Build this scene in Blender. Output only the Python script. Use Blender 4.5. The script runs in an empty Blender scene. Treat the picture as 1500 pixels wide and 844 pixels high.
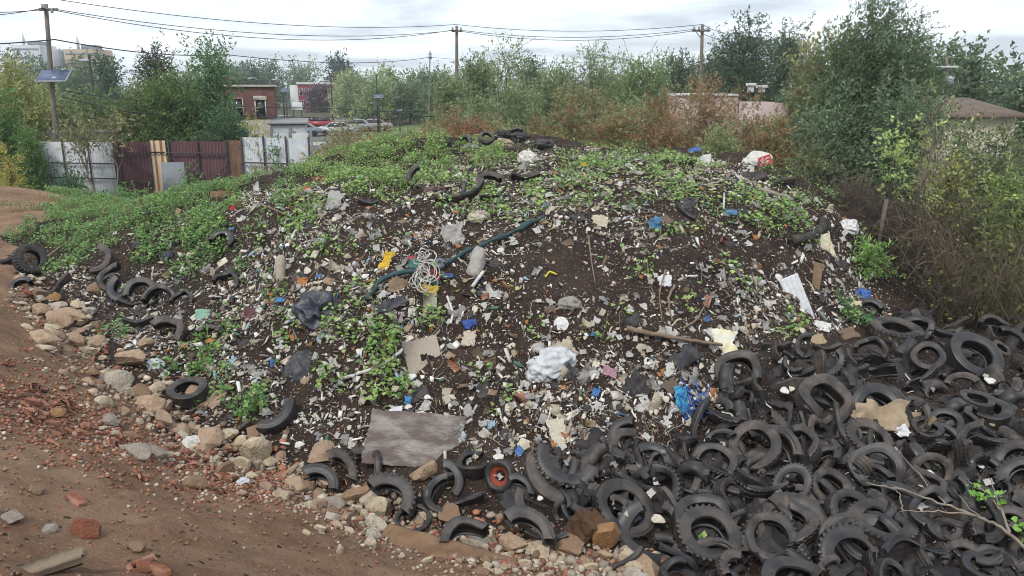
import bpy, math, random
import numpy as np
from mathutils import Matrix, Vector
PI = math.pi
rng = np.random.default_rng(7)
random.seed(7)
SC = bpy.context.scene
COL = SC.collection

# ------------------------------------------------------------------ camera model
EYE = np.array([0.0, 0.0, 5.1])
PITCH = math.radians(14.2)
FPX = 1155.0
CF = np.array([0, math.cos(PITCH), -math.sin(PITCH)])
CU = np.array([0, math.sin(PITCH), math.cos(PITCH)])
CR = np.array([1.0, 0, 0])

def ray(u, v):
    return CF + CR * ((u - 750) / FPX) + CU * (-(v - 422) / FPX)

def proj(P):
    d = np.asarray(P, float) - EYE
    z = d @ CF
    z = np.where(np.abs(z) < 1e-6, 1e-6, z)
    return 750 + FPX * (d @ CR) / z, 422 - FPX * (d @ CU) / z, z

def at(u, v, Y):
    """point on the sight line of pixel (u,v) at ground distance Y"""
    r = ray(u, v)
    return EYE + r * (Y / r[1])

# ------------------------------------------------------------------ noise
def _h(ix, iy, s):
    n = (ix * 374761393 + iy * 668265263 + s * 974634777) & 0xFFFFFFFF
    n = ((n ^ (n >> 13)) * 1274126177) & 0xFFFFFFFF
    return ((n ^ (n >> 16)) & 0xFFFF) / 65535.0

def noise2(x, y, s=0):
    x = np.asarray(x, float); y = np.asarray(y, float)
    ix = np.floor(x).astype(np.int64); iy = np.floor(y).astype(np.int64)
    fx = x - ix; fy = y - iy
    fx = fx * fx * (3 - 2 * fx); fy = fy * fy * (3 - 2 * fy)
    a = _h(ix, iy, s); b = _h(ix + 1, iy, s); c = _h(ix, iy + 1, s); d = _h(ix + 1, iy + 1, s)
    return (a + (b - a) * fx) * (1 - fy) + (c + (d - c) * fx) * fy - 0.5

def fbm(x, y, s=0, o=4):
    t = 0; a = 1.0
    for k in range(o):
        t = t + a * noise2(x * 2 ** k, y * 2 ** k, s + k * 17); a *= 0.5
    return t

def noise3(P, s=0):
    P = np.asarray(P, float)
    return (noise2(P[..., 0] + P[..., 2] * 0.71, P[..., 1] - P[..., 2] * 0.53, s) + noise2(P[..., 1] + 7.3 + P[..., 0] * .3, P[..., 2] + 3.1, s + 5)
            + noise2(P[..., 2] + 1.7, P[..., 0] * .9 - 4.2, s + 9)) * 0.75

# ------------------------------------------------------------------ mesh building
class MB:
    def __init__(self): self.V = []; self.F = []; self.C = []; self.n = 0; self.hascol = False
    def add(self, V, F, col=None):
        V = np.asarray(V, float).reshape(-1, 3)
        self.V.append(V)
        if isinstance(F, np.ndarray): Fl = [F]
        else:
            by = {}
            for f in F: by.setdefault(len(f), []).append(f)
            Fl = [np.array(x, dtype=np.int64) for x in by.values()]
        for f in Fl:
            if len(f): self.F.append(f + self.n)
        if col is None: c = np.ones((len(V), 3))
        else:
            c = np.broadcast_to(np.asarray(col, float), (len(V), 3)); self.hascol = True
        self.C.append(c); self.n += len(V)
        return self
    def mesh(self, name, mat, smooth=False):
        me = bpy.data.meshes.new(name)
        V = np.concatenate(self.V) if self.V else np.zeros((0, 3))
        me.vertices.add(len(V)); me.vertices.foreach_set('co', V.astype(np.float32).ravel())
        nl = sum(f.size for f in self.F); npoly = sum(len(f) for f in self.F)
        me.loops.add(nl); me.polygons.add(npoly)
        me.loops.foreach_set('vertex_index', np.concatenate([f.ravel() for f in self.F]).astype(np.int32))
        tot = np.concatenate([np.full(len(f), f.shape[1]) for f in self.F])
        st = np.concatenate([[0], np.cumsum(tot)[:-1]])
        me.polygons.foreach_set('loop_start', st.astype(np.int32))
        try: me.polygons.foreach_set('loop_total', tot.astype(np.int32))
        except Exception: pass
        if smooth: me.polygons.foreach_set('use_smooth', np.ones(npoly, dtype=bool))
        me.update(calc_edges=True)
        if self.hascol:
            a = me.attributes.new('col', 'FLOAT_COLOR', 'POINT')
            C = np.concatenate(self.C); C4 = np.concatenate([C, np.ones((len(C), 1))], 1)
            a.data.foreach_set('color', C4.astype(np.float32).ravel())
        me.materials.append(mat)
        me.validate()
        return me
    def build(self, name, mat, parent=None, smooth=False):
        return link(name, self.mesh(name, mat, smooth), parent)

def link(name, me, parent=None):
    o = bpy.data.objects.new(name, me); COL.objects.link(o)
    if parent is not None: o.parent = parent
    return o

def thing(name, label, cat, loc=(0, 0, 0), rotz=0.0, group=None):
    o = bpy.data.objects.new(name, None); COL.objects.link(o)
    o.empty_display_size = 0.2
    o.location = tuple(float(x) for x in loc); o.rotation_euler = (0, 0, rotz)
    tag(o, label, cat, group)
    return o

def tag(o, label, cat, group=None, kind=None):
    if label: o['label'] = label
    if cat: o['category'] = cat
    if group: o['group'] = group
    if kind: o['kind'] = kind
    return o

def box(sx, sy, sz, c=(0, 0, 0), b=0.0):
    """box, optionally with chamfered edges"""
    hx, hy, hz = sx / 2, sy / 2, sz / 2
    c = np.array(c, float)
    if b <= 0:
        V = np.array([[x, y, z] for z in (-hz, hz) for y in (-hy, hy) for x in (-hx, hx)]) + c
        F = [(0, 2, 3, 1), (4, 5, 7, 6), (0, 1, 5, 4), (2, 6, 7, 3), (0, 4, 6, 2), (1, 3, 7, 5)]
        return V, F
    b = min(b, hx * .9, hy * .9, hz * .9)
    V = []; idx = {}
    for sx_ in (-1, 1):
        for sy_ in (-1, 1):
            for sz_ in (-1, 1):
                for ax in range(3):
                    p = [sx_ * (hx - b), sy_ * (hy - b), sz_ * (hz - b)]
                    p[ax] = (sx_ * hx, sy_ * hy, sz_ * hz)[ax]
                    idx[(sx_, sy_, sz_, ax)] = len(V); V.append(p)
    F = []
    for ax in range(3):
        o1, o2 = [k for k in range(3) if k != ax]
        for s in (-1, 1):
            q = []
            for a, bb in ((-1, -1), (1, -1), (1, 1), (-1, 1)):
                k = [0, 0, 0]; k[ax] = s; k[o1] = a; k[o2] = bb
                q.append(idx[(k[0], k[1], k[2], ax)])
            F.append(q)
    for ax in range(3):
        o1, o2 = [k for k in range(3) if k != ax]
        for a in (-1, 1):
            for bb in (-1, 1):
                k0 = [0, 0, 0]; k0[ax] = -1; k0[o1] = a; k0[o2] = bb
                k1 = list(k0); k1[ax] = 1
                F.append([idx[(*k0, o1)], idx[(*k1, o1)], idx[(*k1, o2)], idx[(*k0, o2)]])
    for x in (-1, 1):
        for y in (-1, 1):
            for z in (-1, 1): F.append([idx[(x, y, z, a)] for a in range(3)])
    return np.array(V) + c, F

def frames(path):
    P = np.asarray(path, float)
    T = np.gradient(P, axis=0); T /= np.linalg.norm(T, axis=1)[:, None] + 1e-9
    ref = np.array([0, 0, 1.0]) if abs(T[0, 2]) < .9 else np.array([1.0, 0, 0])
    N = []; n = ref - T[0] * (ref @ T[0]); n /= np.linalg.norm(n)
    for t in T:
        n = n - t * (n @ t); n /= np.linalg.norm(n) + 1e-9; N.append(n)
    N = np.array(N); B = np.cross(T, N)
    return P, T, N, B

def tube(path, rad, n=6, caps=True):
    P, T, N, B = frames(path)
    k = len(P); rad = np.broadcast_to(np.asarray(rad, float), (k,))
    a = np.arange(n) * 2 * PI / n
    V = P[:, None] + rad[:, None, None] * (np.cos(a)[None, :, None] * N[:, None] + np.sin(a)[None, :, None] * B[:, None])
    F = []
    i = np.arange(k - 1)[:, None] * n; j = np.arange(n)[None]
    j2 = (j + 1) % n
    Q = np.stack([i + j, i + j2, i + n + j2, i + n + j], -1).reshape(-1, 4)
    F = [tuple(q) for q in Q]
    if caps:
        F.append(tuple(range(n - 1, -1, -1))); F.append(tuple(range((k - 1) * n, k * n)))
    return V.reshape(-1, 3), F

def lathe(prof, n=24, closed=False):
    p = np.asarray(prof, float); k = len(p); a = np.arange(n) * 2 * PI / n
    V = np.stack([p[None, :, 0] * np.cos(a)[:, None], p[None, :, 0] * np.sin(a)[:, None], np.broadcast_to(p[None, :, 1], (n, k))], -1).reshape(-1, 3)
    F = []
    kk = k if closed else k - 1
    for i in range(n):
        for j in range(kk):
            F.append((i * k + j, ((i + 1) % n) * k + j, ((i + 1) % n) * k + (j + 1) % k, i * k + (j + 1) % k))
    return V, F

def gridmesh(nx, ny):
    x, y = np.meshgrid(np.linspace(-.5, .5, nx), np.linspace(-.5, .5, ny))
    V = np.stack([x.ravel(), y.ravel(), np.zeros(nx * ny)], 1)
    i, j = np.meshgrid(np.arange(nx - 1), np.arange(ny - 1)); a = (j * nx + i).ravel()
    return V, np.stack([a, a + 1, a + nx + 1, a + nx], 1)

_ico = {}
def ico(sub):
    if sub in _ico: return _ico[sub]
    t = (1 + 5 ** .5) / 2
    V = [(-1, t, 0), (1, t, 0), (-1, -t, 0), (1, -t, 0), (0, -1, t), (0, 1, t), (0, -1, -t), (0, 1, -t), (t, 0, -1), (t, 0, 1), (-t, 0, -1), (-t, 0, 1)]
    F = [(0, 11, 5), (0, 5, 1), (0, 1, 7), (0, 7, 10), (0, 10, 11), (1, 5, 9), (5, 11, 4), (11, 10, 2), (10, 7, 6), (7, 1, 8),
         (3, 9, 4), (3, 4, 2), (3, 2, 6), (3, 6, 8), (3, 8, 9), (4, 9, 5), (2, 4, 11), (6, 2, 10), (8, 6, 7), (9, 8, 1)]
    V = [np.array(v) / np.linalg.norm(v) for v in V]
    for _ in range(sub):
        cache = {}; F2 = []
        def mid(a, b):
            k = (min(a, b), max(a, b))
            if k not in cache:
                m = V[a] + V[b]; V.append(m / np.linalg.norm(m)); cache[k] = len(V) - 1
            return cache[k]
        for a, b, c in F:
            ab, bc, ca = mid(a, b), mid(b, c), mid(c, a)
            F2 += [(a, ab, ca), (b, bc, ab), (c, ca, bc), (ab, bc, ca)]
        F = F2
    _ico[sub] = (np.array(V), np.array(F)); return _ico[sub]

# ------------------------------------------------------------------ materials
def srgb(h):
    h = h.lstrip('#'); o = []
    for i in (0, 2, 4):
        x = int(h[i:i + 2], 16) / 255
        o.append(x / 12.92 if x <= .04045 else ((x + .055) / 1.055) ** 2.4)
    return tuple(o)

_mats = {}
def mat(name, color, rough=.8, var=.25, scale=6.0, bump=.3, bscale=40., spec=.3, dirt=None, dirt_amt=.5, dirt_scale=3., attr=False, metal=0., transl=0., objvar=0., alpha=1.0, dist=.02):
    if name in _mats: return _mats[name]
    m = bpy.data.materials.new(name); m.use_nodes = True; _mats[name] = m
    nt = m.node_tree; N = nt.nodes; L = nt.links
    bs = N['Principled BSDF']; out = N['Material Output']
    if isinstance(color, str): color = srgb(color)
    tc = N.new('ShaderNodeTexCoord')
    nz = N.new('ShaderNodeTexNoise'); nz.inputs['Scale'].default_value = scale; nz.inputs['Detail'].default_value = 6; nz.inputs['Roughness'].default_value = .65
    L.new(tc.outputs['Object'], nz.inputs['Vector'])
    mr = N.new('ShaderNodeMapRange'); mr.inputs[1].default_value = .3; mr.inputs[2].default_value = .7
    mr.inputs[3].default_value = 1 - var; mr.inputs[4].default_value = 1 + var
    L.new(nz.outputs['Fac'], mr.inputs[0])
    base = None
    if attr:
        at_ = N.new('ShaderNodeAttribute'); at_.attribute_name = 'col'; base = at_.outputs['Color']
    mx = N.new('ShaderNodeMix'); mx.data_type = 'RGBA'; mx.blend_type = 'MULTIPLY'; mx.inputs[0].default_value = 1
    if base is not None:
        m2 = N.new('ShaderNodeMix'); m2.data_type = 'RGBA'; m2.blend_type = 'MULTIPLY'; m2.inputs[0].default_value = 1
        L.new(base, m2.inputs[6]); m2.inputs[7].default_value = (*color, 1); L.new(m2.outputs[2], mx.inputs[6])
    else: mx.inputs[6].default_value = (*color, 1)
    cc = N.new('ShaderNodeCombineColor')
    for i in range(3): L.new(mr.outputs[0], cc.inputs[i])
    L.new(cc.outputs[0], mx.inputs[7]); res = mx.outputs[2]
    if objvar:
        oi = N.new('ShaderNodeObjectInfo'); hs = N.new('ShaderNodeHueSaturation')
        m3 = N.new('ShaderNodeMapRange'); m3.inputs[3].default_value = 1 - objvar; m3.inputs[4].default_value = 1 + objvar
        L.new(oi.outputs['Random'], m3.inputs[0]); L.new(m3.outputs[0], hs.inputs['Value'])
        L.new(res, hs.inputs['Color']); res = hs.outputs['Color']
    if dirt:
        if isinstance(dirt, str): dirt = srgb(dirt)
        n2 = N.new('ShaderNodeTexNoise'); n2.inputs['Scale'].default_value = dirt_scale; n2.inputs['Detail'].default_value = 8; n2.inputs['Roughness'].default_value = .7
        L.new(tc.outputs['Object'], n2.inputs['Vector'])
        r2 = N.new('ShaderNodeMapRange'); r2.inputs[1].default_value = .45; r2.inputs[2].default_value = .7; r2.inputs[3].default_value = 0; r2.inputs[4].default_value = dirt_amt
        L.new(n2.outputs['Fac'], r2.inputs[0])
        m4 = N.new('ShaderNodeMix'); m4.data_type = 'RGBA'; L.new(r2.outputs[0], m4.inputs[0]); L.new(res, m4.inputs[6]); m4.inputs[7].default_value = (*dirt, 1); res = m4.outputs[2]
    L.new(res, bs.inputs['Base Color'])
    bs.inputs['Roughness'].default_value = rough; bs.inputs['Specular IOR Level'].default_value = spec; bs.inputs['Metallic'].default_value = metal
    if bump:
        n3 = N.new('ShaderNodeTexNoise'); n3.inputs['Scale'].default_value = bscale; n3.inputs['Detail'].default_value = 5
        L.new(tc.outputs['Object'], n3.inputs['Vector'])
        bp = N.new('ShaderNodeBump'); bp.inputs['Strength'].default_value = bump; bp.inputs['Distance'].default_value = dist
        L.new(n3.outputs['Fac'], bp.inputs['Height']); L.new(bp.outputs[0], bs.inputs['Normal'])
    if transl:
        tr = N.new('ShaderNodeBsdfTranslucent'); L.new(res, tr.inputs['Color'])
        ms = N.new('ShaderNodeMixShader'); ms.inputs[0].default_value = transl
        L.new(bs.outputs[0], ms.inputs[1]); L.new(tr.outputs[0], ms.inputs[2]); L.new(ms.outputs[0], out.inputs['Surface'])
    return m

# ------------------------------------------------------------------ terrain
CP_PIX = [  # u, v, ground distance
 (60,440,14.2),(120,500,12.2),(200,580,10.5),(290,640,9.6),(370,680,9.1),(470,720,8.7),(560,760,8.2),(700,800,7.6),(900,835,7.2),(1000,850,7.05),
 (600,640,9.3),(450,600,10.1),(330,560,11),(250,500,12.4),(150,440,14.5),(60,390,17),
 (800,400,11.7),(800,500,10.4),(800,600,9.4),(1000,400,11.9),(1000,500,10.5),(1000,590,9.5),(600,400,12),(600,500,10.7),(450,400,12.9),(450,500,11.2),(350,400,13.9),(250,400,15),(250,440,14),(150,370,16.6),
 (800,330,13.2),(1000,320,13.5),(600,330,13.5),(450,320,14.5),(330,330,15.5),(1150,320,14.5),(200,330,17.5),(100,330,19.5),
 (740,203,21.5),(740,250,18),(600,250,18),(900,222,20.5),(1050,227,19.5),(1100,262,17.5),(500,250,19),(400,267,20),(300,277,21.5),(350,300,18.5),(200,310,19.5),(1180,292,16.5),
 (1000,222,20.3),(1110,241,18.6),(1175,268,17.4),(520,222,20.6),(430,246,20.6),(620,206,21.3),(820,206,21.3),
 (1240,330,16),(1270,400,15.5),(1280,440,15),(1200,440,13.2),(1150,500,11.3),(1100,540,10.6),
 (1050,610,9.5),(950,690,8.6),(1200,615,9.7),(1200,710,8.5),(1350,615,10),(1300,510,12.4),(1450,490,13.8),(1450,560,11.6),(1480,660,9.6),(1450,760,8.2),(1250,810,7.5),(1100,790,7.7),(1400,850,7.1),
 (1350,430,17),(1450,420,18),
 (0,400,14),(30,350,18.5),(0,272,24),(60,294,23),(100,320,21),(0,312,21),(0,450,11),(50,520,9.3),(0,600,7.1),(100,560,8.7),(100,640,7.3),(200,660,7.6),(300,710,7.3),(440,735,7.4),
 (0,700,5.4),(0,844,3.7),(200,760,5.4),(200,844,4.2),(400,844,4.9),(400,780,6),(550,800,6.8),(600,844,6),(720,844,6.5)]
CP_W = [(0,1,3.1),(-3,0,3.4),(3,0,2.9),(0,4,1.75),(4,4,1.1),(6,5,.5),(-6,2,2.9),(10,6,.2),(12,9,.3),(-12,8,2.3),(-14,14,2.1),(-20,10,2.2),
 (-5,27,.4),(0,28,.4),(6,27,.3),(-10,29,.15),(-17,31,.1),(-22,27,.6),(13,22,.3),(11,26,.2),(18,16,.2),(20,8,.2),(-25,36,0),(-10,36,0),(0,37,0),(12,34,0),(24,30,0),(26,12,0),(-30,20,.6),(0,-6,3),(12,-5,.5),(-12,-5,3),(30,0,0)]
_P = np.array([list(at(u, v, Y)) for u, v, Y in CP_PIX] + [list(map(float, p)) for p in CP_W])
def _U(r2): return np.where(r2 > 1e-9, r2 * np.log(r2 + 1e-12), 0)
_n = len(_P)
_A = np.zeros((_n + 3, _n + 3)); _d = ((_P[:, None, :2] - _P[None, :, :2]) ** 2).sum(-1)
_A[:_n, :_n] = _U(_d) + np.eye(_n) * .25
_A[:_n, _n] = 1; _A[:_n, _n + 1:] = _P[:, :2]; _A[_n, :_n] = 1; _A[_n + 1:, :_n] = _P[:, :2].T
_w = np.linalg.solve(_A, np.concatenate([_P[:, 2], [0, 0, 0]]))
def _tps(x, y):
    x = np.ravel(x); y = np.ravel(y); o = np.empty(len(x))
    for i in range(0, len(x), 20000):
        a = x[i:i + 20000]; b = y[i:i + 20000]
        d = (a[:, None] - _P[None, :, 0]) ** 2 + (b[:, None] - _P[None, :, 1]) ** 2
        o[i:i + 20000] = _U(d) @ _w[:_n] + _w[_n] + a * _w[_n + 1] + b * _w[_n + 2]
    return o
GX = np.arange(-32, 32.01, .2); GY = np.arange(-6, 44.01, .2)
_gx, _gy = np.meshgrid(GX, GY)
_B = np.clip(_tps(_gx, _gy), -.2, 4.4).reshape(_gx.shape)
def sstep(a, b, x):
    t = np.clip((x - a) / (b - a), 0, 1); return t * t * (3 - 2 * t)
_B = _B * (1 - sstep(20, 30, np.abs(_gx))) * (1 - sstep(30, 38, _gy))

def Hbase(x, y):
    x = np.asarray(x, float); y = np.asarray(y, float)
    fx = np.clip((x - GX[0]) / .2, 0, len(GX) - 1.001); fy = np.clip((y - GY[0]) / .2, 0, len(GY) - 1.001)
    i = fx.astype(int); j = fy.astype(int); a = fx - i; b = fy - j
    z = (_B[j, i] * (1 - a) + _B[j, i + 1] * a) * (1 - b) + (_B[j + 1, i] * (1 - a) + _B[j + 1, i + 1] * a) * b
    return z * ((np.abs(x) < 31) & (y < 43) & (y > -5.9))

# soil zones, in plan: the dirt bank's border follows the stone line
_toe = np.array([list(at(u, v, Y))[:2] for u, v, Y in [(0,345,19.5),(25,400,16),(60,455,13.6),(110,512,11.8),(190,600,10.1),(290,665,9.2),(370,700,8.8),(470,738,8.4),(560,780,7.9),(700,822,7.35),(860,850,7.0)]] + [[2.5, 6.0], [5, 4.0], [8, 2.0], [12, -2]])
def bank(x, y):
    """signed: >0 on the dirt bank side of the stone line (towards the camera), metres roughly"""
    x = np.asarray(x, float); y = np.asarray(y, float)
    ty = np.interp(x, _toe[:, 0], _toe[:, 1])
    k = np.interp(x, _toe[:, 0], np.gradient(_toe[:, 1], _toe[:, 0]))
    s = (ty - y) / np.sqrt(1 + k * k)
    # the second dirt heap at the far edge
    hump = 2.4 - np.hypot(x + 15.6, (y - 22.5) * .8) + 1.5
    return np.maximum(np.maximum(s, hump), -x - 12.3 - np.maximum(0, y - 19) * .3)
def H(x, y):
    z = Hbase(x, y)
    x = np.asarray(x, float); y = np.asarray(y, float)
    near = np.clip(1.6 - np.hypot(x, y - 12) / 16, 0, 1)
    b = sstep(-.3, .5, bank(x, y))
    mound = fbm(x * .9, y * .9, 3) * .22 + fbm(x * 3.1, y * 3.1, 11, 3) * .11 + fbm(x * 9, y * 9, 17, 2) * .03
    dirt = fbm(x * .7, y * .7, 21) * .16 + np.maximum(fbm(x * 2.3, y * 2.3, 31, 4), .02) * .13 + np.maximum(fbm(x * 5.5, y * 5.5, 45, 2), 0) * .05 + fbm(x * 11, y * 11, 41, 2) * .022
    return z + near * (mound * (1 - b) + dirt * b)
def Hn(x, y, e=.12):
    dx = (H(x + e, y) - H(x - e, y)) / (2 * e); dy = (H(x, y + e) - H(x, y - e)) / (2 * e)
    n = np.array([-dx, -dy, 1.0]); return n / np.linalg.norm(n)
_ts = np.concatenate([np.arange(2.5, 26, .14), np.geomspace(26, 200, 40)])
def hit(u, v, off=0.0):
    """point where the sight line of pixel (u,v) meets the ground raised by off"""
    r = ray(u, v); r = r / r[1]
    P = EYE + r * _ts[:, None]
    g = P[:, 2] - H(P[:, 0], P[:, 1]) - off
    k = np.argmax(g < 0)
    if g[k] >= 0: k = len(_ts) - 1
    a = _ts[max(k - 1, 0)]; b = _ts[k]
    for _ in range(12):
        m = (a + b) / 2; p = EYE + r * m
        if p[2] - H(p[0], p[1]) - off < 0: b = m
        else: a = m
    return EYE + r * b
def depth(P): return float((np.asarray(P) - EYE) @ CF)
def px(P, n): return n * depth(P) / FPX
# ------------------------------------------------------------------ camera, sky, light
cam = bpy.data.cameras.new('camera'); camo = bpy.data.objects.new('camera', cam); COL.objects.link(camo)
cam.sensor_width = 36; cam.lens = 36 * FPX / 1500; cam.clip_end = 6000; cam.clip_start = .05
camo.location = EYE; camo.rotation_euler = (PI / 2 - PITCH, 0, 0); SC.camera = camo
SUN_EL, SUN_AZ = math.radians(52), math.radians(205)   # azimuth clockwise from +Y
w = bpy.data.worlds.new('World'); SC.world = w; w.use_nodes = True
nt = w.node_tree; N = nt.nodes; L = nt.links
bg = N['Background']; bg.inputs['Strength'].default_value = .1
sky = N.new('ShaderNodeTexSky'); sky.sky_type = 'NISHITA'; sky.sun_disc = False; sky.sun_elevation = SUN_EL; sky.sun_rotation = SUN_AZ; sky.dust_density = 2
tc = N.new('ShaderNodeTexCoord'); sp = N.new('ShaderNodeSeparateXYZ'); L.new(tc.outputs['Generated'], sp.inputs[0])
ad = N.new('ShaderNodeMath'); ad.operation = 'ADD'; L.new(sp.outputs['Z'], ad.inputs[0]); ad.inputs[1].default_value = .09
mxz = N.new('ShaderNodeMath'); mxz.operation = 'MAXIMUM'; L.new(ad.outputs[0], mxz.inputs[0]); mxz.inputs[1].default_value = .03
dx = N.new('ShaderNodeMath'); dx.operation = 'DIVIDE'; L.new(sp.outputs['X'], dx.inputs[0]); L.new(mxz.outputs[0], dx.inputs[1])
dy = N.new('ShaderNodeMath'); dy.operation = 'DIVIDE'; L.new(sp.outputs['Y'], dy.inputs[0]); L.new(mxz.outputs[0], dy.inputs[1])
cb = N.new('ShaderNodeCombineXYZ'); L.new(dx.outputs[0], cb.inputs[0]); L.new(dy.outputs[0], cb.inputs[1])
cn = N.new('ShaderNodeTexNoise'); cn.inputs['Scale'].default_value = .55; cn.inputs['Detail'].default_value = 9; cn.inputs['Roughness'].default_value = .55; cn.inputs['Distortion'].default_value = .3
L.new(cb.outputs[0], cn.inputs['Vector'])
cr = N.new('ShaderNodeValToRGB'); L.new(cn.outputs['Fac'], cr.inputs[0])
e = cr.color_ramp.elements; e[0].position = .40; e[0].color = (4.9, 5.5, 6.3, 1); e[1].position = .60; e[1].color = (9.8, 10.6, 11.5, 1)
mx = N.new('ShaderNodeMix'); mx.data_type = 'RGBA'; mx.inputs[0].default_value = .86
L.new(sky.outputs[0], mx.inputs[6]); L.new(cr.outputs[0], mx.inputs[7]); L.new(mx.outputs[2], bg.inputs['Color'])
sl = bpy.data.lights.new('sun', 'SUN'); sl.energy = 1.5; sl.angle = math.radians(11); sl.color = (1, .96, .9)
so = bpy.data.objects.new('sun', sl); COL.objects.link(so)
sd = Vector((math.sin(SUN_AZ) * math.cos(SUN_EL), math.cos(SUN_AZ) * math.cos(SUN_EL), math.sin(SUN_EL)))
so.rotation_euler = sd.to_track_quat('Z', 'Y').to_euler()
SC.view_settings.view_transform = 'Standard'; SC.view_settings.look = 'None'; SC.view_settings.exposure = 0.54; SC.view_settings.gamma = 1
SC.cycles.max_bounces = 5; SC.cycles.diffuse_bounces = 3; SC.cycles.glossy_bounces = 2; SC.cycles.transparent_max_bounces = 4
SC.cycles.use_denoising = True; SC.cycles.filter_width = 1.0

# ------------------------------------------------------------------ ground materials
def ground_mat(name, c1, c2, flecks, bump, fl_scale=60, fl_thr=.16, patch=None):
    m = bpy.data.materials.new(name); m.use_nodes = True
    nt = m.node_tree; N = nt.nodes; L = nt.links; bs = N['Principled BSDF']
    tc = N.new('ShaderNodeTexCoord')
    n1 = N.new('ShaderNodeTexNoise'); n1.inputs['Scale'].default_value = 1.1; n1.inputs['Detail'].default_value = 10; n1.inputs['Roughness'].default_value = .7
    L.new(tc.outputs['Object'], n1.inputs['Vector'])
    r1 = N.new('ShaderNodeValToRGB'); r1.color_ramp.elements[0].position = .35; r1.color_ramp.elements[1].position = .68
    r1.color_ramp.elements[0].color = (*srgb(c1), 1); r1.color_ramp.elements[1].color = (*srgb(c2), 1); L.new(n1.outputs['Fac'], r1.inputs[0])
    res = r1.outputs[0]
    if patch:
        for k, (pc, psc, lo, hi, amt) in enumerate(patch):
            n = N.new('ShaderNodeTexNoise'); n.inputs['Scale'].default_value = psc; n.inputs['Detail'].default_value = 8; n.inputs['Roughness'].default_value = .75
            mp = N.new('ShaderNodeMapping'); mp.inputs['Location'].default_value = (k * 7.3 + 2, k * 3.1, 0); L.new(tc.outputs['Object'], mp.inputs[0]); L.new(mp.outputs[0], n.inputs['Vector'])
            r = N.new('ShaderNodeMapRange'); r.inputs[1].default_value = lo; r.inputs[2].default_value = hi; r.inputs[4].default_value = amt; L.new(n.outputs['Fac'], r.inputs[0])
            x = N.new('ShaderNodeMix'); x.data_type = 'RGBA'; L.new(r.outputs[0], x.inputs[0]); L.new(res, x.inputs[6]); x.inputs[7].default_value = (*srgb(pc), 1); res = x.outputs[2]
    hts = []
    for k, (fc, fs, ft, dens) in enumerate(flecks):
        v = N.new('ShaderNodeTexVoronoi'); v.inputs['Scale'].default_value = fs; v.inputs['Randomness'].default_value = 1
        L.new(tc.outputs['Object'], v.inputs['Vector'])
        lt = N.new('ShaderNodeMath'); lt.operation = 'LESS_THAN'; L.new(v.outputs['Distance'], lt.inputs[0])
        s = N.new('ShaderNodeSeparateColor'); L.new(v.outputs['Color'], s.inputs[0])
        th = N.new('ShaderNodeMath'); th.operation = 'MULTIPLY'; L.new(s.outputs[1], th.inputs[0]); th.inputs[1].default_value = ft; L.new(th.outputs[0], lt.inputs[1])
        l2 = N.new('ShaderNodeMath'); l2.operation = 'LESS_THAN'; L.new(s.outputs[0], l2.inputs[0]); l2.inputs[1].default_value = dens
        an = N.new('ShaderNodeMath'); an.operation = 'MULTIPLY'; L.new(lt.outputs[0], an.inputs[0]); L.new(l2.outputs[0], an.inputs[1])
        x = N.new('ShaderNodeMix'); x.data_type = 'RGBA'; L.new(an.outputs[0], x.inputs[0]); L.new(res, x.inputs[6]); x.inputs[7].default_value = (*srgb(fc), 1); res = x.outputs[2]
    L.new(res, bs.inputs['Base Color']); bs.inputs['Roughness'].default_value = .95; bs.inputs['Specular IOR Level'].default_value = .15
    nb = N.new('ShaderNodeTexNoise'); nb.inputs['Scale'].default_value = 22; nb.inputs['Detail'].default_value = 8; nb.inputs['Roughness'].default_value = .7; L.new(tc.outputs['Object'], nb.inputs['Vector'])
    nb.inputs['Detail'].default_value = 12
    bp = N.new('ShaderNodeBump'); bp.inputs['Strength'].default_value = bump; bp.inputs['Distance'].default_value = .07; L.new(nb.outputs['Fac'], bp.inputs['Height']); L.new(bp.outputs[0], bs.inputs['Normal'])
    return m
M_soil = ground_mat('dark_soil', '#29221f', '#453830', [('#d8d4cc', 30, .30, .17), ('#b7ada0', 55, .33, .15), ('#7a5a45', 38, .36, .13), ('#8c8680', 80, .4, .2)], .9, patch=[('#5a4a3e', 2.3, .5, .72, .5)])
M_dirt = ground_mat('brown_dirt', '#7a5d49', '#aa8c72', [('#4a372b', 14, .38, .25), ('#cdbba5', 70, .3, .10), ('#b08b70', 30, .34, .16), ('#5f4234', 26, .36, .14), ('#a5573c', 24, .36, .09), ('#c9b6a0', 85, .36, .14)], 1.0, patch=[('#7a5f4c', .8, .48, .68, .6), ('#5d4435', 1.7, .52, .75, .55), ('#826852', .5, .5, .7, .5)])
M_ground = ground_mat('weedy_ground', '#3d3a2c', '#5b5a43', [('#8d8772', 20, .3, .1)], .7, patch=[('#46502e', .6, .42, .62, .8), ('#7a6d58', .25, .5, .7, .6)])

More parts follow.
